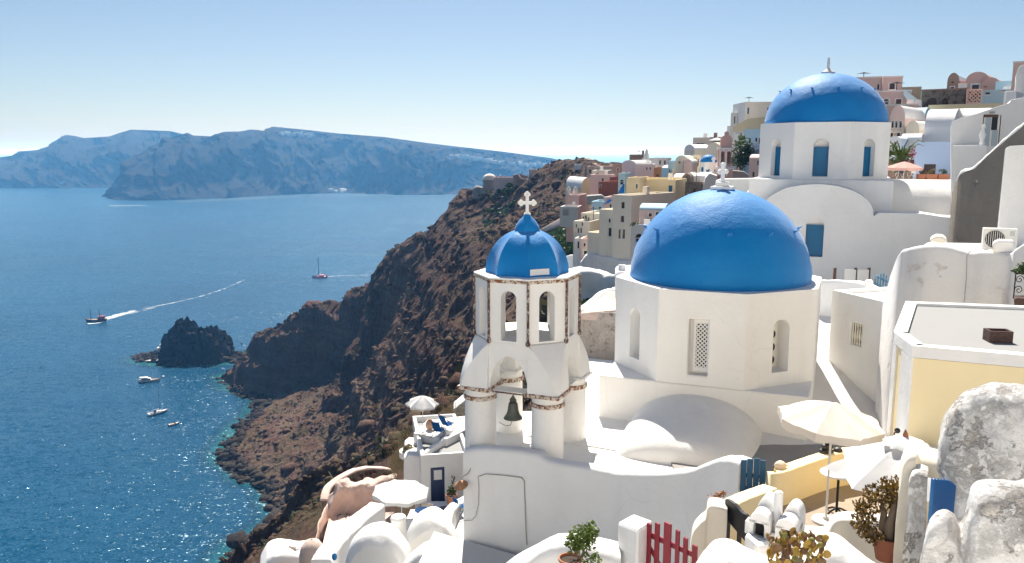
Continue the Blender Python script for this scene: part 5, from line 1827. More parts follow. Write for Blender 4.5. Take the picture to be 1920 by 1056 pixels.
house('peach_house', 'peach house under a pale blue barrel roof behind the carved house', 'house', 1690, 1732, 219, 275, 67, SALMON, rot=-6, dep=5, roof='vault_x', rise=.8, roofmat=SKYBLUE)
house('vaulted_hut', 'grey white vaulted gable left of the broad beige barrel roof', 'house', 1697, 1722, 243, 290, 60.5, BEIGE, rot=-20, dep=4, roof='gable_vault', rise=.62, roofmat=WHITE)
house('vaulted_hut', 'long low white barrel above the flowering bush', 'house', 1688, 1726, 262, 300, 57, CREAM_PALE, rot=-4, dep=2.6, roof='vault_x', rise=.42, roofmat=WHITE)
house('small_white_house', 'small white house with a tiny dark window beside the carved house', 'house', 1664, 1688, 264, 300, 55, WHITE, rot=-10, dep=3, roof='gable_vault', rise=.3, wins=[(1675, 266, 1680, 273, 'O')])
house('pink_terrace', 'low pink terrace wall with white arches below the pink villa', 'wall', 1650, 1720, 198, 232, 80, PINK_PALE, rot=-4, dep=8, wins=[(1657, 208, 1664, 222, 'a')], cap=WHITE)
house('pink_villa', 'pink villa wing with three dark windows beside the far dome', 'house', 1588, 1655, 146.5, 200, 96, PINK_PALE, rot=-6, dep=9, wins=[(1619, 160, 1628, 172, 'd'), (1644, 158, 1648, 168, 's')], cap=WHITE)
house('pink_villa', 'taller pink villa block with white corner and one window', 'house', 1654, 1691, 145, 200, 94, PINK_PALE, rot=10, dep=9, wins=[(1667, 157, 1677, 170, 's')], cap=WHITE)
house('pink_villa', 'lower pink villa front with arched window and dark door', 'house', 1638, 1708, 172, 204, 88, PINK_PALE, rot=-3, dep=5, wins=[(1656, 185, 1667, 198, 'a'), (1680, 186, 1690, 200, 'd'), (1641, 186, 1650, 198, 'w')], cap=WHITE)
slab_px('garden_stair', 'white edged outer stair descending beside the pink villa', 'stair', [(1694, 170), (1698, 169), (1725, 190), (1729, 190), (1729, 203), (1712, 203), (1694, 178)], 86, 1.5, SKYBLUE, .02)
house('ochre_house', 'ochre block right of the pink villa', 'house', 1690, 1727, 163, 196, 98, OCHRE, rot=0, dep=6)
slab_px('white_tower', 'small white tower at the foot of the outer stair', 'tower', [(1717, 204), (1717, 188), (1722, 187), (1728, 188), (1728, 204)], 84, 1.2, WHITE, .05)
tw = house('stone_terrace', 'brown stone terrace with two arches below the red vaulted house', 'wall', 1727, 1812, 169, 200, 86, STONE, rot=-10, dep=7, wins=[(1738, 183, 1757, 202, 'S'), (1766, 184, 1779, 198, 'o')], cap=BROWN)
fp = Place(1812, 1842, 84, -10, 180)
fw_ = thing('fretwork_wall', 'salmon wall panel of pierced fretwork on the stone terrace', 'wall', (fp.o.x, fp.o.y, fp.z(195)), fp.rot)
H_ = fp.z(167) - fp.z(195)
MB().box(0, fp.w, .1, .3, 0, H_).build('backing', DARKROOM, fw_)
lb = MB()
for a, b, c, e in ((0, fp.w, 0, .18), (0, fp.w, H_ - .16, H_), (0, .14, .18, H_ - .16), (fp.w - .14, fp.w, .18, H_ - .16)):
    lb.box(a, b, 0, .09, c, e)
lattice(lb, .14, fp.w - .14, .18, H_ - .16, .02, .36, .09, .06)
for k in range(1):
    lb.tube([(fp.w / 2 + .4 * math.cos(q / 12 * math.pi * 2), .03, H_ / 2 + .4 * math.sin(q / 12 * math.pi * 2)) for q in range(13)], .06, 6)
lb.build('fretwork', SALMON, fw_, weld=False)
house('red_vaulted_house', 'red brown house with twin barrel roofs on the skyline', 'house', 1775, 1797, 152, 185, 90, BROWN, rot=-8, dep=9, roof='gable_vault', rise=.85, roofmat=SKYBLUE, wins=[(1783, 150, 1787, 156, 'O'), (1782, 163, 1789, 172, 'd')])
house('red_vaulted_house', 'wide red brown round gable with a small hole on the skyline', 'house', 1809, 1853, 152, 185, 89, PINK, rot=-8, dep=9, roof='gable_vault', rise=.95, roofmat=PINK, wins=[(1830, 141.5, 1834, 145, 'O'), (1822, 159, 1835, 172, 'd')])
house('red_vaulted_house', 'low salmon round gable at the right end of the red house', 'house', 1838, 1874, 160, 185, 88, SALMON, rot=-8, dep=7, roof='gable_vault', rise=.8, roofmat=PINK, wins=[(1844, 158, 1850, 164, 'O')])
slab_px('linking_wall', 'red brown wall linking the twin barrel roofs', 'wall', [(1795, 185), (1795, 152), (1812, 152), (1812, 185)], 90.5, 4, PINK, .02)
house('white_terrace', 'white terrace with glass rail right of the fretwork wall', 'terrace', 1841, 1900, 168, 205, 80, SKYBLUE, rot=-12, dep=6, wins=[(1845, 172, 1856, 178, 'w'), (1875, 166, 1884, 172, 'w')])
house('white_terrace', 'upper white terrace block below the skyline at the right', 'terrace', 1866, 1903, 152, 180, 84, SKYBLUE, rot=-12, dep=6, wins=[(1880, 160, 1888, 166, 'w')])
house('pink_tower_house', 'tall pink block with white edge at the far right skyline', 'house', 1897, 1945, 117, 190, 78, PINK_PALE, rot=-6, dep=6, cap=WHITE)
slab_px('white_chimney', 'white stepped chimney at the right edge below the pink block', 'chimney', [(1880, 200), (1884, 172), (1903, 170), (1905, 140), (1910, 126), (1918, 122), (1945, 122), (1945, 200)], 60, 2, WHITE, .06)
house('beige_terrace', 'long beige terrace wall above the barrel roofs', 'wall', 1740, 1890, 195, 225, 70, OCHRE, rot=-3, dep=6, par=.1)
house('white_block', 'small white roof block at the right above the open door house', 'house', 1886, 1905, 172, 200, 58, WHITE, rot=-8, dep=3)
# ================================================================ courtyard at the lower right
ZC = -7.02
cf = prism_px('courtyard_floor', None, None, [Vector((3.3, 9.0, ZC)), Vector((9.5, 8.0, ZC)), Vector((9.5, 17.5, ZC)), Vector((4.9, 16.6, ZC)), Vector((4.6, 15.8, ZC)), Vector((3.45, 12.5, ZC))], -10, PAVING, 0, kind='structure')
lane = prism_px('lane', None, None, [Vector((-4, 8, -10.6)), Vector((2.6, 8, -10.6)), Vector((3.2, 15, -10.6)), Vector((1.8, 19.6, -10.6)), Vector((-2.2, 22, -10.6))], -15, LEDGE, 0, kind='structure')
# yellow parapet round the court
yw = [pt(1437, 884, 16.1), pt(1446, 888, 15.75), pt(1470, 886, 15.7), pt(1505, 874, 16.0), pt(1545, 860, 16.4), pt(1585, 849, 16.7), pt(1650, 845, 16.9), pt(1720, 850, 16.6)]
ground_wall('courtyard_wall', 'yellow courtyard parapet with a pale flat top running under the beige parasol', 'wall', yw, ZC - 1.2, .30, CREAM, sub=5, rnd=False, lump=.004)
ground_wall('step_wall', 'short yellow sloping parapet just right of the black gate', 'wall', [pt(1372, 952, 12.9), pt(1400, 938, 13.3), pt(1430, 926, 13.7), pt(1458, 916, 14.1)], ZC - .8, .30, CREAM, rnd=False, lump=.004)
# things on the parapet
sh = pt(1465, 874, 15.95)
sb = MB()
for k in range(14):
    t = k / 13
    pass
rings = []
for k in range(15):
    t = k / 14
    r_ = .015 + .115 * math.sin(math.pi * min(1, t * 1.15)) ** .8
    rings.append([(-.15 + .30 * t, r_ * math.cos(a) * .8 * (1 + .12 * math.cos(5 * a)), .075 + r_ * .75 * math.sin(a)) for a in [2 * math.pi * j / 14 for j in range(14)]])
sb.rings(rings)
sb.xform(Matrix.Translation((sh.x, sh.y, sh.z - .06)))
tag(smooth_by_angle(sb.build('sea_shell', SHELLMAT), 50), 'large pale conch shell on the yellow parapet', 'shell')
bp = pt(1480, 878, 16.0)
tag(MB().ball((bp.x, bp.y, bp.z + .01), .045, 14, 9, (1, 1, .85)).build('small_shell', SHELLMAT, smooth=True), 'small round shell next to the conch on the yellow parapet', 'shell')
for nm, px_, py_, d_, sx, sy, sz, lab in (('pebble', 1549, 846, 16.75, .16, .12, .075, 'lowest flat dark stone of the pebble stack on the parapet'), ('pebble', 1551, 837, 16.75, .13, .10, .065, 'middle dark stone of the pebble stack on the parapet'), ('pebble', 1553, 829, 16.75, .085, .08, .055, 'topmost small dark stone of the pebble stack'), ('pebble', 1571, 845, 16.8, .10, .09, .075, 'single dark grey stone beside the pebble stack')):
    q = pt(px_, py_, d_)
    tag(MB().ball(q, 1.0, 18, 11, (sx, sy, sz)).build(nm, PEBBLE, smooth=True), lab, 'stone', 'dark stones on the parapet')
# blue gate
ga, gb_ = pt(1386, 930, 16.25), pt(1434, 928, 16.15)
zb_ = pt(960, 931, 16.2).z
picket_gate('picket_gate', 'blue wooden picket gate at the end of the curved white wall', (ga.x, ga.y, 0), (gb_.x, gb_.y, 0), [pt(960, y, 16.2).z for y in (864, 861, 859, 862)], zb_, GATEBLUE, wd=.115, rails=(.16, .44))
# cream gate pillar and dark gate
lump('gate_pillar', 'cream gate pillar with sloping shoulder between the red and black gates', 'pillar', [pt(1293, 1040, 12.0), pt(1299, 985, 12.05), pt(1312, 965, 12.1), pt(1323, 955, 12.15), pt(1328, 934, 12.2), pt(1345, 932, 12.2), pt(1363, 938, 12.2)], -8.5, .38, CREAM_PALE, amp=.012, sub=6, rr=.05, seed=2, sil=True)
bg0, bg1 = pt(1362, 945, 12.05), pt(1421, 985, 11.35)
zg = -6.6
dg = thing('panel_gate', 'black wooden gate with curved top beside the cream pillar', 'gate', (bg0.x, bg0.y, zg), math.atan2(bg1.y - bg0.y, bg1.x - bg0.x))
L = math.hypot(bg1.x - bg0.x, bg1.y - bg0.y)
ht = pt(960, 938, 12.0).z - zg
hs = [(0.0, ht), (.12 * L, ht + .02), (.3 * L, ht + .015), (.45 * L, ht - .03), (.55 * L, ht - .05), (.65 * L, ht - .04), (.8 * L, ht - .10), (L, ht - .17)]
MB().slab_y([(0, ht * .78)] + [(L, ht * .60)] + hs[::-1], -.03, .03).build('top_rail', BLACKWOOD, dg, bevel=.004, seg=1)
for x, w_ in ((0, .09), (.42 * L, .05), (L - .08, .08)):
    MB().box(x, x + w_, -.028, .028, 0, ht * .8 - x * .2).build('stile', BLACKWOOD, dg, bevel=.004, seg=1)
MB().box(.09, L - .08, -.015, .015, 0, ht * .40).build('lower_panel', BLACKWOOD, dg, bevel=.003, seg=1)
MB().box(.09, L - .08, -.032, .032, ht * .40, ht * .47).build('mid_rail', BLACKWOOD, dg, bevel=.003, seg=1)
# red gate
rg = thing('picket_gate', 'dark red wooden picket gate beside the white gate post', 'gate')
r0, r1 = pt(1196, 1000, 10.45), pt(1308, 1040, 9.9)
rgd = (r1 - r0); rgd.z = 0
LR = rgd.length
rg.location = (r0.x, r0.y, -6.75)
rg.rotation_euler.z = math.atan2(rgd.y, rgd.x)
xs_r = [(1194, 1206, 979), (1214, 1221.5, 980), (1229, 1237, 979.5), (1246, 1259, 979), (1268, 1275, 993), (1283, 1290.5, 1007), (1300, 1309, 1021)]
PR = Place(1196, 1308, (r0.y + r1.y) / 2, math.degrees(rg.rotation_euler.z), 1015)
for a, b, y in xs_r:
    x0, x1 = PR.x(a), PR.x(b)
    zt_ = PR.z(y, (a + b) / 2) + 6.75
    MB().slab_y([(x0, 0), (x1, 0), (x1, zt_ - .012), (x0, zt_)], -.03, .01).build('picket', REDWOOD, rg, bevel=.004, seg=1)
zz = lambda px_, py_: PR.z(py_, px_) + 6.75
x0, x1 = PR.x(1204), PR.x(1306)
MB().slab_y([(x0, zz(1204, 1003)), (x1, zz(1306, 1049)), (x1, zz(1306, 1040)), (x0, zz(1204, 992))], .012, .042).build('rail', REDWOOD, rg, bevel=.004, seg=1)
MB().slab_y([(x0, .12), (x1, .10), (x1, .18), (x0, .2)], .012, .042).build('rail', REDWOOD, rg, bevel=.004, seg=1)
xd0, xd1 = PR.x(1205), PR.x(1240)
MB().slab_y([(xd0, zz(1205, 1012)), (xd1, zz(1240, 1072)), (xd1, zz(1240, 1060)), (xd0, zz(1205, 1000))], .013, .038).build('brace', REDWOOD, rg, bevel=.004, seg=1)
# white post and low lumpy walls
gpw = prism_px('gate_post', 'square white gate post left of the red gate', 'post', [pt(1158, 978, 10.6), pt(1196, 992, 10.0), pt(1224, 975, 10.55), pt(1188, 962, 11.2)], -9.5, WHITE, .05)
lump('low_wall', 'low lumpy white wall rising from the bottom edge to the white gate post', 'wall', [pt(900, 1085, 11.6), pt(955, 1045, 11.5), pt(1000, 1018, 11.4), pt(1040, 999, 11.3), pt(1065, 994, 11.2), pt(1090, 998, 11.1), pt(1130, 1005, 10.9), pt(1165, 1012, 10.75)], -9.5, .55, WHITE, amp=.035, sub=8, rr=.16, seed=3, freq=2.2, sil=True)
# big white foreground roof mass with worn rosy edge
lump('white_parapet', 'thick lumpy white parapet with worn pink edge at the bottom edge', 'wall', [pt(1255, 1090, 8.7), pt(1300, 1052, 8.7), pt(1325, 1022, 8.75), pt(1350, 1006, 8.8), pt(1385, 1010, 8.75), pt(1410, 1024, 8.6), pt(1440, 1032, 8.5), pt(1475, 1026, 8.5), pt(1510, 1004, 8.5), pt(1545, 992, 8.5), pt(1575, 999, 8.5), pt(1605, 1020, 8.4), pt(1635, 1044, 8.3), pt(1680, 1075, 8.2)], -8, .75, plaster('whitewash_worn_edge', (0.80, 0.78, 0.75), dirt=(0.66, 0.44, 0.36), amount=.5, bump=.5, streak=.15), amp=.05, sub=7, rr=.22, seed=5, freq=1.8, sil=True)
# platform and the small white double-vault model (chimney cover)
prism_px('platform', 'pale platform under the small white twin-vault chimney', 'platform', [pt(1396, 1000, 9.05), pt(1420, 1024, 8.85), pt(1512, 1006, 9.2), pt(1500, 985, 10.0), pt(1420, 978, 9.9)], -8, WHITE, .05)
ov = thing('chimney_cover', 'small white twin-vaulted chimney cover with two arched mouths', 'chimney', pt(1450, 1012, 9.15), R(-33))
def mini_vault(x0, x1, y0, y1, h, mw, mh):
    mb = MB()
    wall_panel(mb, x1 - x0, h * .62, [((x0 + x1) / 2 - mw / 2, (x0 + x1) / 2 + mw / 2, .012, mh, True, (y1 - y0) * .7)], .05, Matrix.Translation((0, y0, 0)), False, x0=x0)
    n_ = 12
    c, a = (x0 + x1) / 2, (x1 - x0) / 2
    arc = [(c + a * math.cos(math.pi * k / n_), h * .62 + h * .38 * math.sin(math.pi * k / n_)) for k in range(n_ + 1)]
    m2 = MB().slab_y(arc, y0, y1)
    mb.add(m2.v, m2.f)
    mb.add([(x0, y0, 0), (x0, y1, 0), (x0, y1, h * .62), (x0, y0, h * .62), (x1, y0, 0), (x1, y1, 0), (x1, y1, h * .62), (x1, y0, h * .62)], [(0, 1, 2, 3), (7, 6, 5, 4), (1, 5, 6, 2)])
    return mb
for x0, x1, y0, y1, h in ((-.27, -.03, -.10, .18, .33), (.04, .28, -.10, .18, .33)):
    mv = mini_vault(x0, x1, y0, y1, h, .13, .23)
    o = mv.build('vault', WHITE, ov)
    smooth_by_angle(o, 40)
    MB().box((x0 + x1) / 2 - .062, (x0 + x1) / 2 + .062, y0 + .10, y0 + .11, .015, .2).build('mouth', DARKROOM, ov)
for x0, x1, h in ((-.25, -.05, .42), (.06, .26, .40)):
    mb = MB()
    vault(mb, x0, x1, .16, .40, .24, h - .24, 12)
    mb.box(x0, x1, .16, .40, 0, .24)
    smooth_by_angle(mb.build('back_vault', WHITE, ov), 40)
MB().lathe([(.055, 0), (.052, .36), (.048, .54), (.05, .545), (.035, .56), (.01, .562)], 16, (.005, .12, 0)).build('flue', WHITE, ov, smooth=False)
MB().box(-.34, -.272, -.02, .12, 0, .16).build('buttress', WHITE, ov, bevel=.012)
MB().box(.282, .38, -.08, .12, 0, .10).build('buttress', WHITE, ov, bevel=.012)
MB().box(-.028, .038, -.16, 0, 0, .09).build('buttress', WHITE, ov, bevel=.012)
# cream inner parapet of the court
lump('cream_parapet', 'low cream parapet with a step in front of the courtyard floor', 'wall', [pt(1480, 990, 10.9), pt(1510, 984, 10.9), pt(1540, 986, 10.9), pt(1552, 978, 10.85), pt(1563, 963, 10.8), pt(1585, 958, 10.8), pt(1620, 960, 10.6), pt(1700, 966, 10.3)], -8, .32, CREAM_PALE, amp=.012, sub=6, rr=.06, seed=8, sil=True)
# parasols, table
ua = pt(1562, 755, 15.0)
umbrella('parasol', 'beige canvas parasol with a drooping valance over the courtyard', ua, .98, .34, 8, CLOTH_BEIGE, ZC, concave=.02, tilt=(3, 4), val=.15, ph=R(10), sag=.03)
ub = pt(1692, 828, 12.8)
umbrella('parasol', 'white canvas parasol with scalloped edge and red finial in the courtyard', ub + Vector((.05, 0, 0)), 1.25, .50, 8, CLOTH_WHITE, ZC, concave=.13, tilt=(0, -4), ph=R(27), finial=TERRA, base=True, polemat=BROWNWOOD)
vc = MB()
rings = []
for j, (r_, z_) in enumerate(((.05, .012), (.16, -.02), (.30, -.085), (.34, -.13))):
    rings.append([((r_ * (1 + .12 * math.sin(k * 2.3) * (j > 1))) * math.cos(2 * math.pi * k / 24), (r_ * (1 + .12 * math.cos(k * 1.9) * (j > 1))) * math.sin(2 * math.pi * k / 24), z_ + .03 + .012 * math.sin(3.1 * k) * (j > 1)) for k in range(24)])
vc.rings(rings, True, False)
vc.xform(Matrix.Translation((ub.x + .05, ub.y, ub.z + .045)))
vcap = vc.build('vent_cap', CLOTH_WHITE, None, smooth=True)
_par = [o for o in bpy.data.objects if o.get('label', '').startswith('white canvas parasol')][0]
vcap.parent = _par
vcap.matrix_parent_inverse = Matrix.Translation(-_par.location)
tp_ = pt(1573, 886, 15.3)
tb_ = thing('garden_table', 'round white pedestal table half hidden by the white parasol', 'table', (tp_.x, tp_.y, ZC))
tz = tp_.z - ZC
MB().lathe([(.01, tz - .025), (.34, tz - .025), (.35, tz - .01), (.34, tz), (.01, tz)], 30).build('table_top', FRAMEWHITE, tb_)
MB().tube([(0, 0, .05), (0, 0, tz - .02)], .025, 8).build('pedestal', IRON, tb_)
for k in range(4):
    a = R(20 + 90 * k)
    MB().tube([(0, 0, .14), (.12 * math.cos(a), .12 * math.sin(a), .10), (.26 * math.cos(a), .26 * math.sin(a), .015)], .02, 6).build('foot', IRON, tb_)
# lantern on the yellow house corner
lp = pt(1675, 818, 13.1)
ln = thing('wall_lantern', 'small dark bracket lantern on the corner of the yellow house', 'lamp', lp)
MB().lathe([(.01, 0), (.045, .005), (.045, .03), (.01, .035)], 14).xform(Matrix.Translation((.10, .1, .06)) @ Matrix.Rotation(R(70), 4, 'X')).build('bracket', IRON, ln)
MB().tube([(.10, .07, .06), (.05, 0, .09), (0, -.02, .06), (0, -.02, .02)], .012, 6).build('arm', IRON, ln)
smooth_by_angle(MB().lathe([(.01, .03), (.03, .02), (.045, -.01), (.09, -.05), (.09, -.06), (.05, -.055)], 14, (0, -.02, 0)).build('cap', IRON, ln), 40)
MB().lathe([(.055, -.058), (.04, -.15), (.03, -.16)], 8, (0, -.02, 0)).build('glass', paint('amber_glass', (.5, .42, .36), rough=.3), ln)

# ---------------------------------------------------------------- crumbling walls at the right edge
lump('plaster_pillar', 'cream edged crumbling plaster pillar beside the blue corrugated door', 'pillar', [pt(1686, 905, 8.9), pt(1691, 872, 8.9), pt(1702, 858, 8.9), pt(1718, 856, 8.9)], -7, .5, CREAM_PALE, amp=.03, rr=.10, seed=11)
lump('plaster_pier', 'grey flaking plaster pier left of the blue corrugated door', 'pillar', [pt(1704, 905, 8.72), pt(1712, 893, 8.7), pt(1728, 890, 8.7), pt(1741, 894, 8.68)], -7, .4, WHITE_RAW, amp=.03, rr=.07, seed=12)
lump('arch_mass', 'cream crumbling masonry over the blue corrugated door', 'wall', [pt(1694, 862, 9.3), pt(1706, 852, 9.3), pt(1730, 856, 9.2), pt(1760, 862, 9.1), pt(1800, 872, 9.0)], pt(960, 899, 9.1).z, .5, CREAM_PALE, amp=.04, rr=.16, nz=8, seed=13)
cd_ = thing('corrugated_door', 'bright blue corrugated panel door between the crumbling walls', 'door', (0, 0, 0))
for k in range(8):
    a, b = 1741 + 5.8 * k, 1741 + 5.8 * (k + 1)
    top_ = 897 + .35 * k + (0.9 * max(0, k - 4) ** 2)
    p0, p1 = pt(a, 985, 7.95 + .02 * k), pt(b, top_, 7.95 + .02 * k)
    mb = MB()
    n_ = 6
    rings = [[(p0.x + (p1.x - p0.x) * j / n_, p0.y - .05 * math.sin(math.pi * j / n_), z) for j in range(n_ + 1)] + [(p1.x, p0.y + .01, z), (p0.x, p0.y + .01, z)] for z in (p0.z - .9, p1.z)]
    mb.rings(rings)
    mb.build('rib', BLUEBRIGHT, cd_)
lump('ruined_wall', 'large flaking whitewashed ruined wall at the right edge', 'wall', [pt(1757, 925, 8.6), pt(1768, 870, 8.5), pt(1774, 825, 8.4), pt(1783, 785, 8.3), pt(1800, 748, 8.2), pt(1825, 729, 8.1), pt(1860, 725, 8.0), pt(1900, 731, 7.9), pt(1950, 742, 7.8)], -7.5, .6, WHITE_RAW, amp=.10, rr=.28, seed=14, sub=9, nz=40)
lump('rubble_wall', 'nearest flaking whitewashed rounded wall in the lower right corner', 'wall', [pt(1722, 1114, 6.1), pt(1732, 1044, 6.1), pt(1738, 1004, 6.1), pt(1750, 986, 6.1), pt(1768, 979, 6.1), pt(1786, 986, 6.1), pt(1800, 999, 6.1), pt(1812, 974, 6.05), pt(1824, 936, 6.0), pt(1842, 920, 5.95), pt(1880, 917, 5.9), pt(1950, 916, 5.8)], -5.5, .36, WHITE_RAW, amp=.06, rr=.17, seed=15, sub=8, nz=34, freq=2.2)
# jade tree in its pot
jp = pt(1661, 1048, 9.35)
pot('flower_pot', 'large round terracotta pot holding the bronze jade tree', (jp.x, jp.y, jp.z), .175, .30, TERRA_DARK)
jt = thing('jade_tree', 'bronze leaved jade tree with thick grey stems in a terracotta pot', 'plant', (jp.x, jp.y, jp.z + .25))
jt.scale = (1.32, 1.25, 1.32)
jr = random.Random(4)
limbs = [[(0, 0, 0), (.03, 0, .14), (.06, -.01, .30), (.05, 0, .42)], [(-.02, 0, 0), (-.04, .02, .12), (-.05, .0, .26), (-.10, 0, .38)], [(.05, .02, 0), (.11, .02, .12), (.13, .02, .25), (.12, .05, .36)], [(-.04, -.02, 0), (-.10, -.04, .06), (-.19, -.05, .12), (-.25, -.05, .18)], [(.0, -.03, .02), (-.02, -.06, .16), (.0, -.07, .3), (.02, -.05, .45)]]
for l in limbs:
    smooth_by_angle(MB().tube(l, [.05, .042, .03, .014], 8).build('stem', BARK, jt), 50)
for (cx, cy_, cz), rad, cnt in (((.05, 0, .47), (.17, .15, .11), 420), ((-.12, 0, .40), (.13, .12, .11), 300), ((.13, .04, .38), (.10, .12, .12), 260), ((-.24, -.05, .20), (.10, .1, .14), 300), ((-.16, -.06, .06), (.08, .08, .07), 120), ((-.28, -.03, .34), (.06, .06, .06), 70), ((.14, 0, .06), (.06, .06, .05), 60)):
    lb = MB()
    for _ in range(cnt):
        v = Vector((jr.gauss(0, .55), jr.gauss(0, .55), jr.gauss(0, .55)))
        if v.length > 1.15:
            v *= 1.1 / v.length
        p = Vector((cx + v.x * rad[0], cy_ + v.y * rad[1], cz + v.z * rad[2]))
        a = (v + Vector((jr.gauss(0, .6), jr.gauss(0, .6), jr.gauss(.3, .5)))).normalized()
        b = a.cross(Vector((jr.gauss(0, 1), jr.gauss(0, 1), jr.gauss(0, 1)))).normalized()
        s = jr.uniform(.014, .026)
        lb.add([p - a * s, p + b * s * .6, p + a * s, p - b * s * .6], [(0, 1, 2, 3)])
    o = lb.build('leaf_cluster', LEAF_JADE, jt, weld=False, fix=False)
    o['kind'] = 'stuff'
# prickly pear paddles at the bottom edge
pp = thing('prickly_pear', 'ochre prickly pear cactus at the bottom edge before the chimney cover', 'cactus', pt(1490, 1085, 7.7))
pr_ = random.Random(12)
padm = bpy.data.meshes.new('paddle')
pv, pf = [], []
for j, (w_, t_) in enumerate(((.35, .5), (.8, .9), (1.0, 1.0), (.85, .9), (.45, .5))):
    z = (.06, .30, .58, .84, .98)[j]
    for k in range(8):
        a = 2 * math.pi * k / 8
        pv.append((.5 * w_ * math.cos(a), .09 * t_ * math.sin(a), z))
for j in range(4):
    for k in range(8):
        pf.append((j * 8 + k, j * 8 + (k + 1) % 8, j * 8 + 8 + (k + 1) % 8, j * 8 + 8 + k))
pf += [tuple(range(7, -1, -1)), tuple(range(32, 40))]
padm.from_pydata(pv, [], pf)
padm.polygons.foreach_set('use_smooth', [True] * len(pf))
padmats = [paint('ochre_paddle', (0.36, 0.22, 0.03), rough=.5, var=.3), paint('brown_paddle', (0.17, 0.085, 0.03), rough=.5, var=.3), paint('olive_paddle', (0.20, 0.18, 0.03), rough=.5, var=.3)]
pads = []
for mt in padmats:
    q = padm.copy()
    q.materials.append(mt)
    pads.append(q)
spots = []
for k in range(96):
    for _try in range(40):
        px_ = pr_.uniform(1440, 1546)
        lo = 1010 if 1460 < px_ < 1530 else 1020
        py_ = pr_.uniform(lo - 6, 1068)
        if all((px_ - a) ** 2 + (py_ - b) ** 2 > 30 for a, b in spots):
            break
    spots.append((px_, py_))
    p = pt(px_, py_, 7.7 + pr_.uniform(-.14, .16) + (1040 - py_) * .002)
    o = bpy.data.objects.new('paddle', pads[pr_.choice((0, 0, 1, 1, 2))])
    COL.objects.link(o)
    o.parent = pp
    s = pr_.uniform(.055, .092)
    o.scale = (s * pr_.uniform(.8, 1.1), s, s * 1.15)
    o.location = p - pp.location
    o.rotation_euler = (pr_.uniform(-.9, .3), pr_.uniform(-.6, .6), pr_.uniform(-1.3, 1.3))
sb_ = MB()
for k in range(7):
    e = pt(pr_.uniform(1450, 1535), pr_.uniform(1025, 1050), 7.75) - pp.location
    sb_.tube([(0, 0, -.2), (e.x * .6, e.y * .6, e.z * .5), tuple(e)], [.03, .022, .012], 6)
sb_.build('stem', BARK, pp)
# leafy pot plant by the low wall
gp = pt(1072, 1062, 10.2)
pot('flower_pot', 'terracotta pot of the bright green leafy plant at the bottom edge', (gp.x - .02, gp.y, gp.z - .12), .15, .24, TERRA)
shrub('leafy_plant', 'bright green leafy pot plant before the low white wall', 'plant', (gp.x + .10, gp.y, gp.z + .27), (.25, .2, .30), LEAF, 900, .032, 9, 22, zfoot=gp.z + .08)
shrub('dry_plant', 'dry reddish plant behind the cream gate pillar', 'plant', pt(1346, 930, 12.6), (.17, .1, .07), leafmat('reddish_leaf', (.30, .12, .04), .4), 60, .035, 4, 23)
# ================================================================ houses below, at the left of the tower
# white house with the blue door
rt, P_, zb_, h_ = house('white_house', 'white cubic house with a navy blue door left of the tower wall', 'house', 790, 882, 851, 957, 43.5, WHITE, rot=6, dep=7, wins=[(808, 877, 834, 946, 'd')], par=.35, roofmat=ROOFGREY, bevel=.05)
for o in [x for x in bpy.data.objects if x.parent == rt and x.name.startswith(('door', 'window'))]:
    o.data.materials[0] = NAVYWOOD
    for c in [x for x in bpy.data.objects if x.parent == o]:
        c.data.materials[0] = NAVYWOOD
    x0, x1 = P_.x(814), P_.x(829)
    z1, z0 = P_.z(883, 820) - zb_, P_.z(901, 820) - zb_
    MB().box(x0, x1, .09, .125, z0, z1).build('curtained_pane', FRAMEWHITE, o)
# upper terrace with the deck chairs
zt_ = pt(800, 808, 47).z
up = prism_px('upper_terrace', 'white roof terrace with two blue deck chairs above the navy door', 'terrace', [on_z(775, 812, zt_), on_z(838, 842, zt_ - .6) + Vector((0, 0, .6)), on_z(884, 800, zt_), on_z(884, 778, zt_), on_z(800, 788, zt_)], -24, WHITE, .05)
ground_wall('terrace_parapet', 'low white parapet edging the roof terrace of the deck chairs', 'wall', [pt(842, 806, 46.2), pt(862, 802, 48), pt(882, 800, 49.5)], zt_ - 1, .25, WHITE)
ground_wall('roof_edge_wall', 'white roof edge between the deck chair terrace and the grey roof', 'wall', [pt(800, 848, 44.0), pt(815, 836, 44.8), pt(835, 822, 45.8), pt(850, 812, 46.8)], -19, .3, WHITE)
slab_px('white_annex', 'plain white annex left of the navy door below the umbrella terrace', 'wall', [(757, 905), (757, 860), (766, 853), (800, 858), (800, 905)], 44.6, 3, WHITE)
gl = MB().lathe([(.55, 0), (.55, .35), (.72, .38), (.72, .02)], 24, pt(772, 856, 46))
tag(smooth_by_angle(gl.build('round_planter', WHITE), 40), 'round white masonry planter at the terrace edge', 'planter')
shrub('planter_grass', 'dry grass growing in the round white planter', 'plant', pt(773, 846, 46) + Vector((0, 0, .15)), (.5, .5, .3), LEAF_DRY, 260, .12, 3, 31)
ut = pt(792, 742, 46.5)
umbrella('parasol', 'white ragged edged parasol on the terrace of the deck chairs', ut, .98, .48, 8, CLOTH_WHITE, zt_, concave=.10, val=.10, ph=R(8), tilt=(4, 3))
deck_chair('deck_chair', 'front blue canvas deck chair under the white parasol', (on_z(823, 818, zt_).x, on_z(823, 818, zt_).y, zt_), R(160), CLOTH_BLUE, BROWNWOOD, 'blue deck chairs')
q = on_z(838, 806, zt_)
deck_chair('deck_chair', 'rear blue canvas deck chair beside the bell tower column', (q.x, q.y, zt_), R(140), CLOTH_BLUE, BROWNWOOD, 'blue deck chairs')
q = on_z(806, 806, zt_)
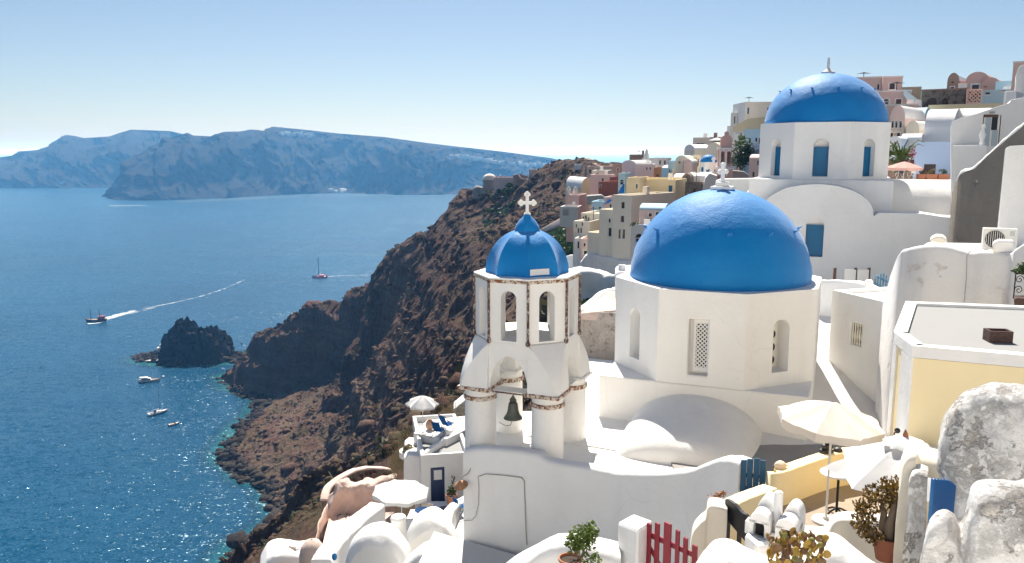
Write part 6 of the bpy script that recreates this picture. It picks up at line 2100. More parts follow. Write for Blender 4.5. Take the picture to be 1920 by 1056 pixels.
jar = MB().lathe([(.14, 0), (.24, .15), (.27, .32), (.22, .48), (.14, .56), (.17, .62), (.12, .6)], 20, (q.x, q.y, zt_))
tag(smooth_by_angle(jar.build('clay_jar', JARCLAY), 50), 'pale clay jar beside the deck chairs', 'jar')
slab_px('white_ramp_wall', 'white sloping wall end behind the tower above the dry grass', 'wall', [(850, 782), (850, 768), (856, 764), (884, 740), (884, 775)], 60, 2, WHITE)
# porch floor, pot plant by the door
pz = pt(820, 952, 42).z
prism_px('porch_floor', None, None, [on_z(800, 952, pz), on_z(835, 985, pz), on_z(884, 985, pz), on_z(884, 940, pz), on_z(800, 940, pz)], -24, WHITE, 0, kind='structure')
q = pt(847, 948, 42)
pot('flower_pot', 'big terracotta pot beside the navy door', (q.x, q.y, q.z), .30, .62, TERRA)
shrub('potted_shrub', 'dark shrub with a tall sprig in the pot beside the navy door', 'plant', (q.x, q.y, q.z + .82), (.36, .3, .26), LEAF_DARK, 420, .06, 4, 33)
shrub('potted_sprig', 'thin leafy sprig rising beside the navy door', 'plant', (q.x + .08, q.y, q.z + 1.35), (.16, .16, .35), LEAF_OLIVE, 90, .05, 3, 34, zfoot=q.z + .7)
q = on_z(768, 985, pz - .3)
# lower patio with director chairs and a blue table
lz = pt(800, 985, 36).z
prism_px('patio_floor', None, None, [on_z(757, 985, lz), on_z(780, 1020, lz), on_z(880, 1020, lz), on_z(880, 960, lz), on_z(770, 955, lz)], -24, WHITE_OLD, 0, kind='structure')
q = on_z(793, 984, lz)
tt = thing('round_table', 'small round bright blue table on the lower patio', 'table', (q.x, q.y, lz))
MB().lathe([(.01, .70), (.36, .70), (.37, .715), (.36, .73), (.01, .73)], 24).build('table_top', paint('sky_blue_top', (.04, .22, .62), rough=.4), tt)
MB().tube([(0, 0, 0), (0, 0, .71)], .03, 8).build('pedestal', IRON, tt)
MB().lathe([(.25, 0), (.24, .03), (.04, .05)], 16).build('foot', IRON, tt)
q = on_z(800, 972, lz)
director_chair('director_chair', 'cream canvas chair behind the small blue table', (q.x, q.y, lz), R(180), CLOTH_CREAM, BROWNWOOD)
q = on_z(826, 978, lz)
director_chair('director_chair', 'dark folding chair right of the small blue table', (q.x, q.y, lz), R(200), CLOTH_DARK, BROWNWOOD)
q = on_z(862, 965, lz)
director_chair('director_chair', 'navy canvas chair next to the tower wall', (q.x, q.y, lz), R(120), CLOTH_BLUE, BLUEWOOD)
ground_wall('patio_wall', 'white stepped patio wall beside the tower wall', 'wall', [pt(832, 1012, 31), pt(845, 985, 33), pt(852, 955, 35.5), pt(872, 938, 38), pt(886, 932, 39)], -24, .5, WHITE)
# big white parasol
ut = pt(752, 908, 36.5)
umbrella('parasol', 'large white octagonal parasol over the lower patio', ut, 1.36, .36, 8, CLOTH_WHITE, lz, concave=.02, val=.16, ph=R(22), tilt=(2, 3), polemat=FRAMEWHITE)
# vaulted white roofs at the bottom edge
rf = thing('vaulted_roofs', 'cluster of white barrel roofs with a stub chimney at the bottom edge', 'house')
def blob_roof(pts_top, d0, d1, zb, parent, name):
    """smooth arched roof: front outline at depth d0 carried back to d1"""
    a = [pt(x, y, d0) for x, y in pts_top]
    out = []
    for i in range(len(a) - 1):
        p0, p1, p2, p3 = a[max(i - 1, 0)], a[i], a[i + 1], a[min(i + 2, len(a) - 1)]
        for k in range(5):
            t = k / 5
            out.append(0.5 * ((2 * p1) + (p2 - p0) * t + (2 * p0 - 5 * p1 + 4 * p2 - p3) * t * t + (3 * p1 - p0 - 3 * p2 + p3) * t ** 3))
    out.append(a[-1])
    from mathutils import noise as mn
    rings = []
    for j in range(9):
        t = j / 8
        sq = 1 - .10 * (2 * t - 1) ** 4                      # the ends round off
        cx = sum(p.x for p in out) / len(out)
        ring = []
        for p in out + [Vector((out[-1].x, 0, zb)), Vector((out[0].x, 0, zb))]:
            q = Vector((cx + (p.x - cx) * sq, d0 + (d1 - d0) * t, zb + (p.z - zb) * (sq * .35 + .65)))
            ring.append(tuple(q + mn.noise_vector(q * .9) * .09 + mn.noise_vector(q * 3.1) * .02))
        rings.append(ring)
    o = MB().rings(rings).build(name, WHITE, parent)
    return smooth_by_angle(o, 35)
blob_roof([(636, 1085), (644, 1050), (658, 1024), (684, 1008), (716, 1006), (742, 1020), (760, 1052), (766, 1085)], 26.0, 27.4, -24, rf, 'vault')
blob_roof([(745, 1085), (752, 1040), (768, 1000), (800, 976), (828, 986), (845, 1010), (860, 1050), (866, 1085)], 28.2, 29.8, -24, rf, 'vault')
blob_roof([(850, 1085), (853, 1062), (862, 1045), (876, 1040), (890, 1052), (898, 1085)], 24.5, 26.5, -24, rf, 'vault')
blob_roof([(745, 1100), (760, 1062), (800, 1038), (845, 1050), (875, 1085)], 24, 25.2, -24, rf, 'vault')
ck = pt(748, 1018, 27.9)
smooth_by_angle(MB().lathe([(.32, -1.2), (.30, .2), (.27, .86), (.29, .94), (.25, 1.02), (.01, 1.03)], 24, ck).build('chimney', WHITE, rf), 40)
# long diagonal white roof edge
ground_wall('roof_parapet', 'long diagonal white roof slope running up to the large parasol', 'wall', [pt(622, 1048, 29), pt(640, 1020, 30.5), pt(680, 980, 32.5), pt(722, 946, 34.4)], -26, 0.8, WHITE, sub=6)
# rosy cave house
lump('cave_house', 'rosy plastered cave house carved into the slope with iron gate', 'house', [pt(612, 1000, 47), pt(618, 940, 47), pt(634, 912, 47.2), pt(648, 905, 47.4), pt(662, 915, 47.5), pt(690, 908, 47.8), pt(720, 900, 48), pt(742, 897, 48.4)], -25, 1.1, ROSE, amp=.26, rr=.35, seed=21, freq=1.5)
lump('cave_wall', 'rosy sloping side wall of the cave house terrace', 'wall', [pt(578, 1080, 41), pt(588, 1030, 42), pt(596, 990, 43.5), pt(606, 965, 45), pt(614, 948, 46.4)], -26, .5, ROSE, amp=.08, rr=.2, seed=22)
q = on_z(640, 990, pt(640, 992, 44).z)
prism_px('cave_terrace', None, None, [pt(600, 1040, 41), pt(690, 1000, 42), pt(740, 960, 46), pt(618, 968, 47)], -26, ROSE, 0, kind='structure')
ig = thing('iron_gate', 'small wrought iron gate leaning at the cave house wall', 'gate', pt(650, 992, 46.2), R(-30))
for k in range(4):
    MB().tube([(k * .28, 0, 0), (k * .28, 0, 1.0)], .02, 5).build('bar', IRON, ig)
for z in (.1, .95):
    MB().tube([(0, 0, z), (.84, 0, z)], .02, 5).build('rail', IRON, ig)
MB().tube([(-.25 + .4 * math.cos(t / 10 * math.pi), -.1, .45 + .45 * math.sin(t / 10 * math.pi)) for t in range(11)], .02, 5).build('scroll', IRON, ig)
# stone retaining wall above it: rubble stones as pieces
rw = thing('stone_wall', 'curved rubble retaining wall with white cap above the cave house', 'wall')
wt = [pt(616, 935, 50), pt(622, 912, 51), pt(645, 893, 52.5), pt(672, 880, 54), pt(700, 876, 55), pt(735, 880, 56)]
ground_wall('wall', None, None, [p - Vector((0, 0, .12)) for p in wt], -24, .45, STONE, parent=rw)
ground_wall('cap', None, None, [p + Vector((0, -.05, 0)) for p in wt], [p.z - .14 for p in wt], .55, ROSE, parent=rw)
srg = random.Random(3)
for k in range(46):
    t = srg.uniform(1.0, 4.7)
    i = int(t)
    p = wt[i] + (wt[min(i + 1, 5)] - wt[i]) * (t - i)
    s = srg.uniform(.09, .22)
    MB().ball((p.x, p.y + .02, p.z - srg.uniform(.3, 1.3)), 1.0, 8, 5, (s * 1.2, .10, s * .8)).build('stone', srg.choice((STONE, BROWN, TUFA)), rw)
# white roof with chair at the bottom left, rosy dome, bush
lump('white_roof', 'low lumpy white roof edge at the bottom left', 'house', [pt(486, 1075, 38), pt(500, 1050, 38), pt(520, 1042, 38.2), pt(560, 1045, 38.6), pt(580, 1043, 38.8)], -27, 2.2, WHITE, amp=.1, rr=.4, seed=25, freq=.9)
q = pt(553, 1046, 39.4)
director_chair('director_chair', 'small wooden chair on the white roof at the bottom left', (q.x, q.y, q.z + .02), R(160), CLOTH_CREAM, BROWNWOOD, .8)
rd = MB().lathe([(.62, -2.5), (.62, .15), (.55, .5), (.35, .8), (.05, .92)], 22, pt(586, 1045, 37))
tag(smooth_by_angle(rd.build('rosy_hump', ROSE), 50), 'rosy rounded masonry hump beside the pale bush', 'masonry')
shrub('pale_bush', 'pale dry bush at the bottom edge left of the white roofs', 'bush', pt(606, 1052, 34), (.62, .6, .62), leafmat('pale_olive_leaf', (.17, .16, .07), .45, .3), 1500, .045, 8, 41)
q = pt(627, 1044, 28.8)
tag(MB().ball(q, .13, 12, 8, (.8, .6, 1.1)).build('blue_buoy', BLUEBRIGHT, smooth=True), 'small blue float hanging at the white roof corner', 'float')
# dry grass banks beside the terrace
for k, (a, b, d_, rx, rz, lab) in enumerate(((850, 772, 58, 1.6, .8, 'dry grass bank behind the deck chairs'), (762, 830, 49, 1.0, 1.4, 'dry grass bank left of the umbrella terrace'), (745, 872, 48.5, .6, 1.2, 'dry olive grass hanging above the large parasol'))):
    p = pt(a, b, d_)
    g_ = MB()
    gr = random.Random(50 + k)
    for _ in range(1400):
        v = Vector((gr.gauss(0, .5) * rx, gr.gauss(0, .6), gr.gauss(0, .4) * rz))
        o_ = p + v
        t_ = Vector((gr.gauss(0, .4), gr.gauss(0, .4), 1)).normalized() * gr.uniform(.12, .32)
        w_ = Vector((gr.gauss(0, 1), gr.gauss(0, 1), 0)).normalized() * .012
        g_.add([o_ - w_, o_ + w_, o_ + t_], [(0, 1, 2)])
    o = g_.build('grass_bank', LEAF_DRY, None, weld=False, fix=False)
    o['kind'] = 'stuff'
    o['label'] = lab
# ================================================================ the village on the ridge (seen between the domes and the headland)
H = house
# big cream house on the retaining wall
H('cream_house', 'tall cream house with narrow dark windows above the grey retaining wall', 'house', 1148, 1183, 366, 500, 94, BEIGE, rot=-32, dep=10, extra=4, wins=[(1164, 379, 1170, 391, 's'), (1163.5, 405, 1169.5, 417, 's'), (1159.5, 430, 1163.5, 448, 'w'), (1167, 430, 1171.5, 448, 'w')])
H('cream_house', 'middle step of the cream house with two small windows', 'house', 1123, 1148.5, 393, 500, 96, BEIGE, rot=-32, dep=8, extra=4, wins=[(1139.5, 410, 1144, 418, 'w'), (1139.5, 427, 1146, 444, 'w')])
H('cream_house', 'lowest blank step of the cream house at its left end', 'house', 1101, 1124, 436, 500, 97.5, BEIGE, rot=-32, dep=6, extra=4)
H('yellow_upper_house', 'yellow upper house with blue arched door and blue shutters', 'house', 1174, 1266, 337, 400, 104, CREAM, rot=-14, dep=9, wins=[(1201, 352, 1209, 365, 'b'), (1253, 348, 1260, 361, 'B')])
H('yellow_upper_house', 'pale corner of the yellow house rising behind the tall windows', 'house', 1176, 1198, 333, 372, 101, OCHRE, rot=-14, dep=5, wins=[(1192, 345, 1195.5, 354, 'w')])
H('round_house', 'pale pink barrel roofed house beside the near blue dome', 'house', 1198, 1246, 394, 430, 84, PINK_PALE, rot=-10, dep=4, roof='vault_x', rise=.55, roofmat=SKYBLUE, wins=[(1216, 400, 1222, 406, 's'), (1229, 398, 1236, 404, 's')])
H('white_house', 'white house with an arched opening touching the near blue dome', 'house', 1183, 1235, 422, 520, 82, WHITE, rot=-10, dep=5, wins=[(1190, 438, 1206, 456, 'a')])
shrub('roof_plants', 'green plants on the white roof next to the near blue dome', 'plant', pt(1192, 420, 82.5), (.7, .4, .25), LEAF_DARK, 160, .1, 3, 60)
# retaining walls
lump('retaining_wall', 'tall grey stained retaining wall under the cream house', 'wall', [pt(1088, 492, 98), pt(1104, 478, 97), pt(1140, 482, 95), pt(1175, 488, 92), pt(1215, 492, 88)], -26, 3, WHITE_STAIN, amp=.35, rr=.3, seed=31, freq=.35)
lump('retaining_wall', 'pale lower retaining wall with a ragged rocky foot', 'wall', [pt(1068, 512, 88), pt(1090, 505, 87), pt(1130, 512, 85), pt(1160, 518, 82), pt(1190, 520, 78)], -26, 3, WHITE_STAIN, amp=.4, rr=.4, seed=32, freq=.4)
# left edge of the village
H('balcony_house', 'pale cream balcony house left of the tall cream house', 'house', 1089, 1125, 400, 440, 112, CREAM_PALE, rot=-20, dep=6, extra=5, wins=[(1091.5, 406, 1095, 415, 'w'), (1096.5, 404, 1100, 415, 's'), (1102, 407, 1104.5, 415, 'w')])
H('balcony_house', 'lower cream balcony house with a row of small windows', 'house', 1075, 1106, 415, 442, 108, CREAM_PALE, rot=-20, dep=5, extra=5, wins=[(1079, 420, 1081.5, 427, 'w'), (1083, 428, 1086, 437, 's'), (1088, 428, 1091, 437, 's'), (1090, 417, 1093, 424, 'w')])
H('white_cottage', 'small white cottage below the balcony houses', 'house', 1089, 1104, 448, 482, 102, PINK_PALE, rot=-10, dep=4, extra=4, wins=[(1094, 456, 1098, 462, 's'), (1094, 470, 1101, 478, 'w')])
H('white_cottage', 'tiny white cottage with a dark door left of the other cottage', 'house', 1077, 1089.5, 447, 482, 104, WHITE, rot=-10, dep=4, extra=4, wins=[(1082.5, 453, 1086, 466, 's')])
ground_wall('garden_wall', 'low white garden wall curving below the small cottages', 'wall', [pt(1056, 482, 118), pt(1068, 478, 112), pt(1082, 478, 106), pt(1100, 486, 100)], -24, .5, WHITE)
H('peach_house', 'small peach house with two chimneys at the left end of the village', 'house', 1062, 1086, 366, 392, 150, PINK_PALE, rot=-12, dep=7, extra=6)
for k, x in enumerate((1066, 1079)):
    p = pt(x, 366, 151)
    smooth_by_angle(tag(MB().lathe([(.35, 0), (.32, .8), (.42, .9), (.3, 1.2), (.15, 1.5), (.01, 1.55)], 10, p).build('chimney', WHITE), ('left', 'right')[k] + ' white chimney pot on the small peach house', 'chimney', 'chimneys of the peach house'), 40)
H('flat_pavilion', 'long flat white roof on dark posts below the peach house', 'house', 1050, 1084, 388, 404, 140, LEDGE, rot=-8, dep=5, extra=2, wins=[(1056, 393, 1066, 404, 'O')])
ground_wall('zigzag_path_wall', 'white zigzag path wall climbing the slope below the village', 'wall', [pt(1010, 432, 185), pt(1030, 420, 172), pt(1052, 408, 152), pt(1072, 402, 142)], [pt(1010, 432, 185).z - 1.2, pt(1030, 420, 172).z - 1.2, pt(1052, 408, 152).z - 1.3, pt(1072, 402, 142).z - 1.5], .6, ROSE)
H('barrel_house', 'white and orange barrel roofed house by the rock hill', 'house', 1090, 1112, 352, 372, 165, OCHRE, rot=22, dep=9, extra=6, roof='gable_vault', rise=2.0, roofmat=WHITE)
H('red_house', 'curved brick red house with one dark window', 'house', 1122, 1160, 341, 375, 138, RED, rot=-26, dep=8, extra=5, wins=[(1125, 346.5, 1127.5, 352, 's')])
H('red_house', 'upper brick red block behind the curved red house', 'house', 1143, 1163, 332, 348, 148, RED, rot=-10, dep=6, extra=4)
H('pink_house', 'low pale pink house above the curved red house', 'house', 1106, 1146, 328, 345, 160, PINK_PALE, rot=-8, dep=6, extra=6, wins=[(1128, 334, 1132, 341, 's')])
H('white_house', 'white roofs behind the barrel roofed house', 'house', 1110, 1140, 320, 336, 175, CREAM_PALE, rot=-6, dep=8, extra=6, wins=[(1117, 325, 1121, 331, 's')])
H('white_house', 'long white low house on the ridge near the castle rock', 'house', 1100, 1158, 312, 328, 200, ROSE, rot=-4, dep=8, extra=8, wins=[(1104, 318, 1108, 325, 's'), (1140, 318, 1143, 325, 's')])
slab_px('stone_terrace', 'grey stone terrace wall with a flat white top right of the olive tree', 'wall', [(1100, 384), (1100, 368), (1128, 366), (1136, 372), (1136, 384)], 134, 4, GREYWALL, .05)
H('blue_white_house', 'pale blue white cottage beside the blue canopies', 'house', 1109, 1132, 378, 396, 124, SKYBLUE, rot=-12, dep=5, extra=4, wins=[(1123, 388, 1127, 393, 's')])
H('pink_house', 'small pink house under the blue canopy', 'house', 1132, 1150, 370, 392, 120, PINK_PALE, rot=-12, dep=5, extra=4, wins=[(1143, 383, 1147, 390, 's')])
def sail(name, label, pts_, mat):
    m = MB()
    a, b, c, e = [Vector(p) for p in pts_]
    n_ = 6
    for i in range(n_ + 1):
        for j in range(n_ + 1):
            u, w = i / n_, j / n_
            p = (a * (1 - u) + b * u) * (1 - w) + (e * (1 - u) + c * u) * w
            m.v.append((p.x, p.y, p.z - .25 * math.sin(math.pi * u) * math.sin(math.pi * w)))
    m.f = [(i * 7 + j, i * 7 + j + 1, i * 7 + j + 8, i * 7 + j + 7) for i in range(6) for j in range(6)]
    return tag(m.build(name, mat, smooth=True), label, 'awning', 'blue sun canopies')
sail('sun_canopy', 'lower bright blue sun canopy left of the tall cream house', [pt(1129, 386, 118), pt(1142, 374, 117), pt(1148, 376, 120), pt(1148, 372, 123)], cloth('canopy_blue', (.01, .10, .36), .3))
sail('sun_canopy', 'upper bright blue sun canopy beside the yellow upper house', [pt(1158, 363, 112), pt(1169, 344, 112), pt(1171, 346, 114), pt(1170, 362, 114)], bpy.data.materials['canopy_blue'])
H('white_house', 'white house with arch and narrow windows above the blue canopy', 'house', 1159, 1172, 325, 366, 118, SKYBLUE, rot=-12, dep=4, extra=2, wins=[(1162, 337, 1169, 347, 'a'), (1163, 353, 1168, 361, 'a')])
# middle: white blocks on the skyline
H('brown_house', 'red brown cube on the skyline left of the white gabled house', 'house', 1150, 1165, 308, 328, 170, BROWN, rot=-8, dep=6, extra=6, wins=[(1157, 315, 1160, 321, 's')])
H('white_gabled_house', 'white gabled house end on the skyline with one window', 'house', 1166, 1192, 308, 337, 150, WHITE, rot=-26, dep=7, extra=5, roof='gable_vault', rise=.7, wins=[(1172, 322, 1176, 328, 'w')])
H('white_house', 'white block with two small windows on the skyline', 'house', 1190, 1226, 308, 337, 148, WHITE, rot=-2, dep=7, extra=5, wins=[(1211, 313.5, 1214, 319, 'w'), (1217.5, 313.5, 1220.5, 319, 'w')])
H('brown_house', 'long brown roof house behind the white skyline blocks', 'house', 1180, 1213, 290, 315, 185, BROWN, rot=0, dep=8, extra=6)
p = pt(1212, 303, 160)
bt2 = thing('bell_gable', 'small white bell turret on the skyline above the white blocks', 'bell tower', p)
MB().box(-.75, .75, -.5, .5, -3, .6).build('base', WHITE, bt2)
smooth_by_angle(MB().lathe([(.55, .6), (.5, 1.3), (.34, 1.5), (.3, 1.9), (.12, 2.3), (.01, 2.4)], 12).build('turret', WHITE, bt2), 40)
H('white_house', 'white wall house with two dark openings right of the bell turret', 'house', 1218, 1252, 296, 316, 158, WHITE_OLD, rot=-6, dep=7, extra=6, wins=[(1236, 301, 1239, 309, 's'), (1245, 301, 1248, 309, 's')])
H('orange_house', 'small orange cube between white houses on the ridge', 'house', 1226, 1241, 314, 337, 140, plaster('orange_render', (.55, .22, .08)), rot=-6, dep=5, extra=5, wins=[(1231, 327, 1235, 332, 's')])
H('blue_house', 'light blue house with barrel roof on the ridge', 'house', 1240, 1256, 316, 340, 132, SKYBLUE, rot=-20, dep=5, extra=5, roof='vault_x', rise=.5, roofmat=WHITE)
H('blue_house', 'pale blue house with two tiny windows next to the stone house', 'house', 1252, 1266, 302, 345, 130, SKYBLUE, rot=-6, dep=5, extra=4, wins=[(1254, 318, 1256.5, 324, 'w'), (1259, 331, 1261.5, 336, 'w')])
H('beige_house', 'long beige wall house behind the stone house', 'house', 1260, 1305, 318, 345, 128, BEIGE, rot=-4, dep=6, extra=5)
H('stone_house', 'dark rubble stone house with arched gable and two windows', 'house', 1266, 1317, 341, 370, 108, STONE, rot=-6, dep=6, extra=4, wins=[(1288, 354, 1293, 363, 'w'), (1300, 354, 1304, 363, 's')], par=.2)
H('stone_gable', 'round stone gable rising above the rubble stone house', 'house', 1278, 1295, 337, 348, 109, STONE, rot=-6, dep=4, roof='gable_vault', rise=.8)
H('white_vault', 'white barrel roof left of the round stone gable', 'house', 1262, 1284, 336, 352, 114, WHITE, rot=-10, dep=5, roof='vault_x', rise=.7)
H('white_vault', 'long white barrel roof right of the round stone gable', 'house', 1290, 1330, 334, 356, 113, WHITE, rot=-10, dep=5, roof='vault_x', rise=.75)
slab_px('white_buttress_wall', 'white sloping wall right of the rubble stone house', 'wall', [(1314, 372), (1322, 335), (1330, 325), (1345, 330), (1352, 372)], 106, 5, WHITE, .06)
# little blue domed church and pink bell tower
dc = thing('domed_chapel', 'small white chapel with a little blue dome far in the village', 'chapel', pt(1327, 345, 120), R(-14))
q0, q1 = pt(1310, 320, 120), pt(1344, 320, 120)
rr = (q1.x - q0.x) / 2
zz0 = pt(1327, 345, 120).z
zd = pt(1327, 304, 120).z - zz0
db = MB()
for k in range(8):
    wall_panel(db, 2 * rr * math.sin(R(22.5)), zd, [(-.28, .28, zd - 1.45, zd - .45, True, .2)], .3, oct_face(k, rr * math.cos(R(22.5))), False, x0=-rr * math.sin(R(22.5)))
db.add(octo(rr, zd), [tuple(range(8))])
db.build('drum', WHITE, dc)
for k in (0, 1, 7):
    wb = MB().box(-.26, .26, .12, .16, zd - 1.43, zd - .75).xform(oct_face(k, rr * math.cos(R(22.5))))
    wb.build('window', BLUEWOOD, dc)
dome_mesh(rr * .93, pt(960, 290, 120).z - pt(960, 304, 120).z, 32, 10, zd).build('dome', BLUEPAINT, dc, smooth=True)
for k, (x, y, hgt) in enumerate(((1332, 328, 1.5), (1337, 326, 2.0))):
    cb = MB()
    budded_cross(cb, hgt, hgt * .6, hgt * .14, .15, hgt * .08)
    p = pt(x, y, 116)
    cb.xform(Matrix.Translation(p))
    tag(cb.build('roof_cross', WHITE), ('left', 'right')[k] + ' small white cross below the little blue dome', 'cross', 'small crosses in the village')
pb = Place(1346, 1376, 112, -12, 300)
pk = thing('pink_bell_tower', 'salmon pink bell tower with white mouldings and twin bell arches', 'bell tower', (pb.o.x, pb.o.y, 0), pb.rot)
W_ = pb.w
z = lambda y: pb.z(y)
MB().box(0, W_, 0, W_ * .9, z(360), z(318)).build('lower_stage', SALMON, pk)
MB().box(-.2, W_ + .2, -.2, W_ * .9 + .2, z(318) + .002, z(312)).build('cornice', WHITE, pk, bevel=.04)
bm2 = MB()
h1 = z(281) - z(312)
wall_panel(bm2, W_, h1, [(W_ * .12, W_ * .40, .35, h1 * .9, True, None), (W_ * .52, W_ * .80, .35, h1 * .9, True, None)], .35, Matrix.Translation((0, 0, z(312) + .004)), True)
bm2.box(0, .3, .36, W_ * .9, z(312) + .004, z(281))
bm2.box(W_ - .3, W_, .36, W_ * .9, z(312) + .004, z(281))
bm2.box(.3, W_ - .3, W_ * .9 - .3, W_ * .9, z(312) + .004, z(281))
bm2.build('bell_stage', SALMON, pk, weld=False)
for x in (.08, .46, .86):
    MB().box(W_ * x, W_ * x + .22, -.10, -.004, z(312) + .006, z(282)).build('pilaster', WHITE, pk)
for a in (.26, .66):
    MB().box(W_ * a - .32, W_ * a + .32, -.05, -.003, z(284), z(282)).build('moulding', WHITE, pk)
MB().box(-.15, W_ + .15, -.15, W_ * .9 + .15, z(281) + .002, z(277)).build('cornice', WHITE, pk, bevel=.03)
MB().box(.25, W_ - .25, .2, W_ * .9 - .2, z(277) + .002, z(262)).build('attic', PINK, pk)
mb = MB()
vault(mb, .25, W_ - .25, .2, W_ * .9 - .2, z(262), .6, 12)
smooth_by_angle(mb.build('roof', PINK, pk), 40)
smooth_by_angle(MB().lathe([(.3, 0), (.3, .35), (.18, .5), (.01, .6)], 12, (W_ / 2, W_ * .45, z(262) + .6)).build('finial', PINK, pk), 40)
H('pink_lower_house', 'salmon pink house with white mouldings under the pink bell tower', 'house', 1344, 1374, 318, 360, 109, SALMON, rot=-12, dep=3, extra=2, wins=[(1352, 322, 1361, 330, 'w')], cap=WHITE)
# stacked houses climbing to the right
H('cave_gable', 'olive beige round gable cave house left of the little blue dome', 'house', 1266, 1289, 301, 325, 126, BEIGE, rot=-10, dep=6, extra=4, roof='gable_vault', rise=.75, wins=[(1272, 303, 1276, 307, 'O'), (1281, 301, 1290, 317, 'g')])
H('cave_gable', 'small white round gable just left of the little blue dome', 'house', 1282, 1297, 306, 325, 124, PINK_PALE, rot=-10, dep=5, extra=4, roof='gable_vault', rise=.6, roofmat=WHITE)
H('beige_house', 'beige house with a row of dark slits above the little dome', 'house', 1297, 1312, 291, 320, 134, BEIGE, rot=-8, dep=5, extra=4, wins=[(1300, 296, 1302, 312, 'O'), (1304, 296, 1306, 312, 'O'), (1308, 298, 1310, 312, 's')])
H('beige_house', 'brown beige cube on the skyline stair of houses', 'house', 1285, 1303, 276, 300, 150, BROWN, rot=-8, dep=6, extra=4, wins=[(1290, 284, 1293, 289, 's')])
H('beige_house', 'long grey beige house at the top of the skyline stair', 'house', 1299, 1332, 258, 285, 160, BEIGE, rot=-8, dep=8, extra=4, wins=[(1305, 268, 1321, 275, 'w')])
H('white_vault', 'white barrel roof over beige houses below the skyline', 'house', 1302, 1332, 282, 300, 142, CREAM_PALE, rot=18, dep=6, roof='vault_x', rise=1.0, roofmat=WHITE, extra=3)
H('grey_vault', 'large grey barrel roof behind the pink bell tower', 'house', 1324, 1350, 282, 310, 128, BEIGE, rot=-30, dep=8, roof='gable_vault', rise=1.2, extra=3)
H('brown_house', 'brown stone house on the skyline behind the pink tower', 'house', 1330, 1352, 257, 285, 165, BROWN, rot=-8, dep=6, extra=4, wins=[(1336, 266, 1339, 273, 's')])
umbrella('parasol', 'white parasol on the village skyline left of the pink tower', pt(1345, 258, 150), 1.5, .5, 8, CLOTH_WHITE, pt(1345, 272, 150).z)
H('white_house', 'pale grey white house with blue shutters on the upper skyline', 'house', 1397, 1462, 191, 245, 135, WHITE_OLD, rot=16, dep=8, extra=6, wins=[(1438, 202, 1442, 207, 's'), (1401, 202, 1404, 214, 'B')])
H('white_house', 'white block with tall window slits left of the upper house', 'house', 1370, 1398, 211, 245, 140, WHITE_OLD, rot=-8, dep=6, extra=5, wins=[(1376, 218, 1378.5, 232, 'w'), (1382, 221, 1386, 232, 'w'), (1388, 220, 1392, 230, 'w')])
H('white_house', 'low pale block at the left foot of the upper skyline houses', 'house', 1363, 1378, 236, 262, 142, WHITE, rot=-8, dep=6, extra=5)
slab_px('ochre_roof_house', 'ochre sloping roofed house below the upper white house', 'house', [(1375, 262), (1375, 238), (1388, 230), (1402, 222), (1440, 218), (1462, 222), (1462, 262)], 126, 6, OCHRE, .05)
H('terrace_house', 'white terrace house with dark railing above the green tree', 'house', 1374, 1396, 247, 290, 118, WHITE_OLD, rot=-8, dep=5, extra=4, wins=[(1377, 247.5, 1392, 251, 'w')])
H('blue_terrace_house', 'pale blue white house with dark doors beside the far church', 'house', 1394, 1440, 242, 272, 112, SKYBLUE, rot=-8, dep=6, extra=4, wins=[(1404, 259, 1408, 269, 'w'), (1416, 258, 1420, 266, 'w'), (1423, 259, 1431, 270, 's')])
H('pale_blue_terrace', 'lilac blue terrace wall below the pale blue house', 'wall', 1404, 1442, 271, 300, 106, PALEBLUE, rot=-8, dep=4, extra=4, wins=[(1416, 280, 1428, 290, 'o')])
H('peach_tower_house', 'peach tower house with tapered walls beside the far church', 'house', 1404, 1440, 298, 345, 84, PINK_PALE, rot=-6, dep=5, extra=3, roof='vault_x', rise=.45, wins=[(1419, 301, 1422, 310, 's'), (1411, 322, 1415, 332, 's')])
slab_px('sloping_wall', 'grey sloping garden wall right of the pink bell tower', 'wall', [(1374, 345), (1374, 320), (1395, 322), (1412, 334), (1412, 345)], 96, 3, GREYWALL, .05)
shrub('bushy_tree', 'dense green tree between the pink bell tower and the far church', 'tree', pt(1392, 294, 104), (1.25, 1.2, 1.9), LEAF_DARK, 2600, .15, 6, 70, zfoot=pt(1392, 325, 104).z, lobes=12)
shrub('bushy_tree', 'light green tree top above the dense green tree', 'tree', pt(1391, 264, 110), (.7, .6, .9), LEAF, 600, .13, 3, 71)
# white wall beside the far church and white roofs behind the near dome
slab_px('church_wall', 'bright white wall left of the far church base', 'wall', [(1340, 372), (1342, 340), (1352, 336), (1432, 335), (1432, 385)], 44, 1.2, WHITE, .05)
slab_px('church_parapet', 'bright white lower wall between the near dome and the far church', 'wall', [(1395, 400), (1400, 362), (1424, 338), (1436, 338), (1436, 420)], 41.5, .8, WHITE, .05)
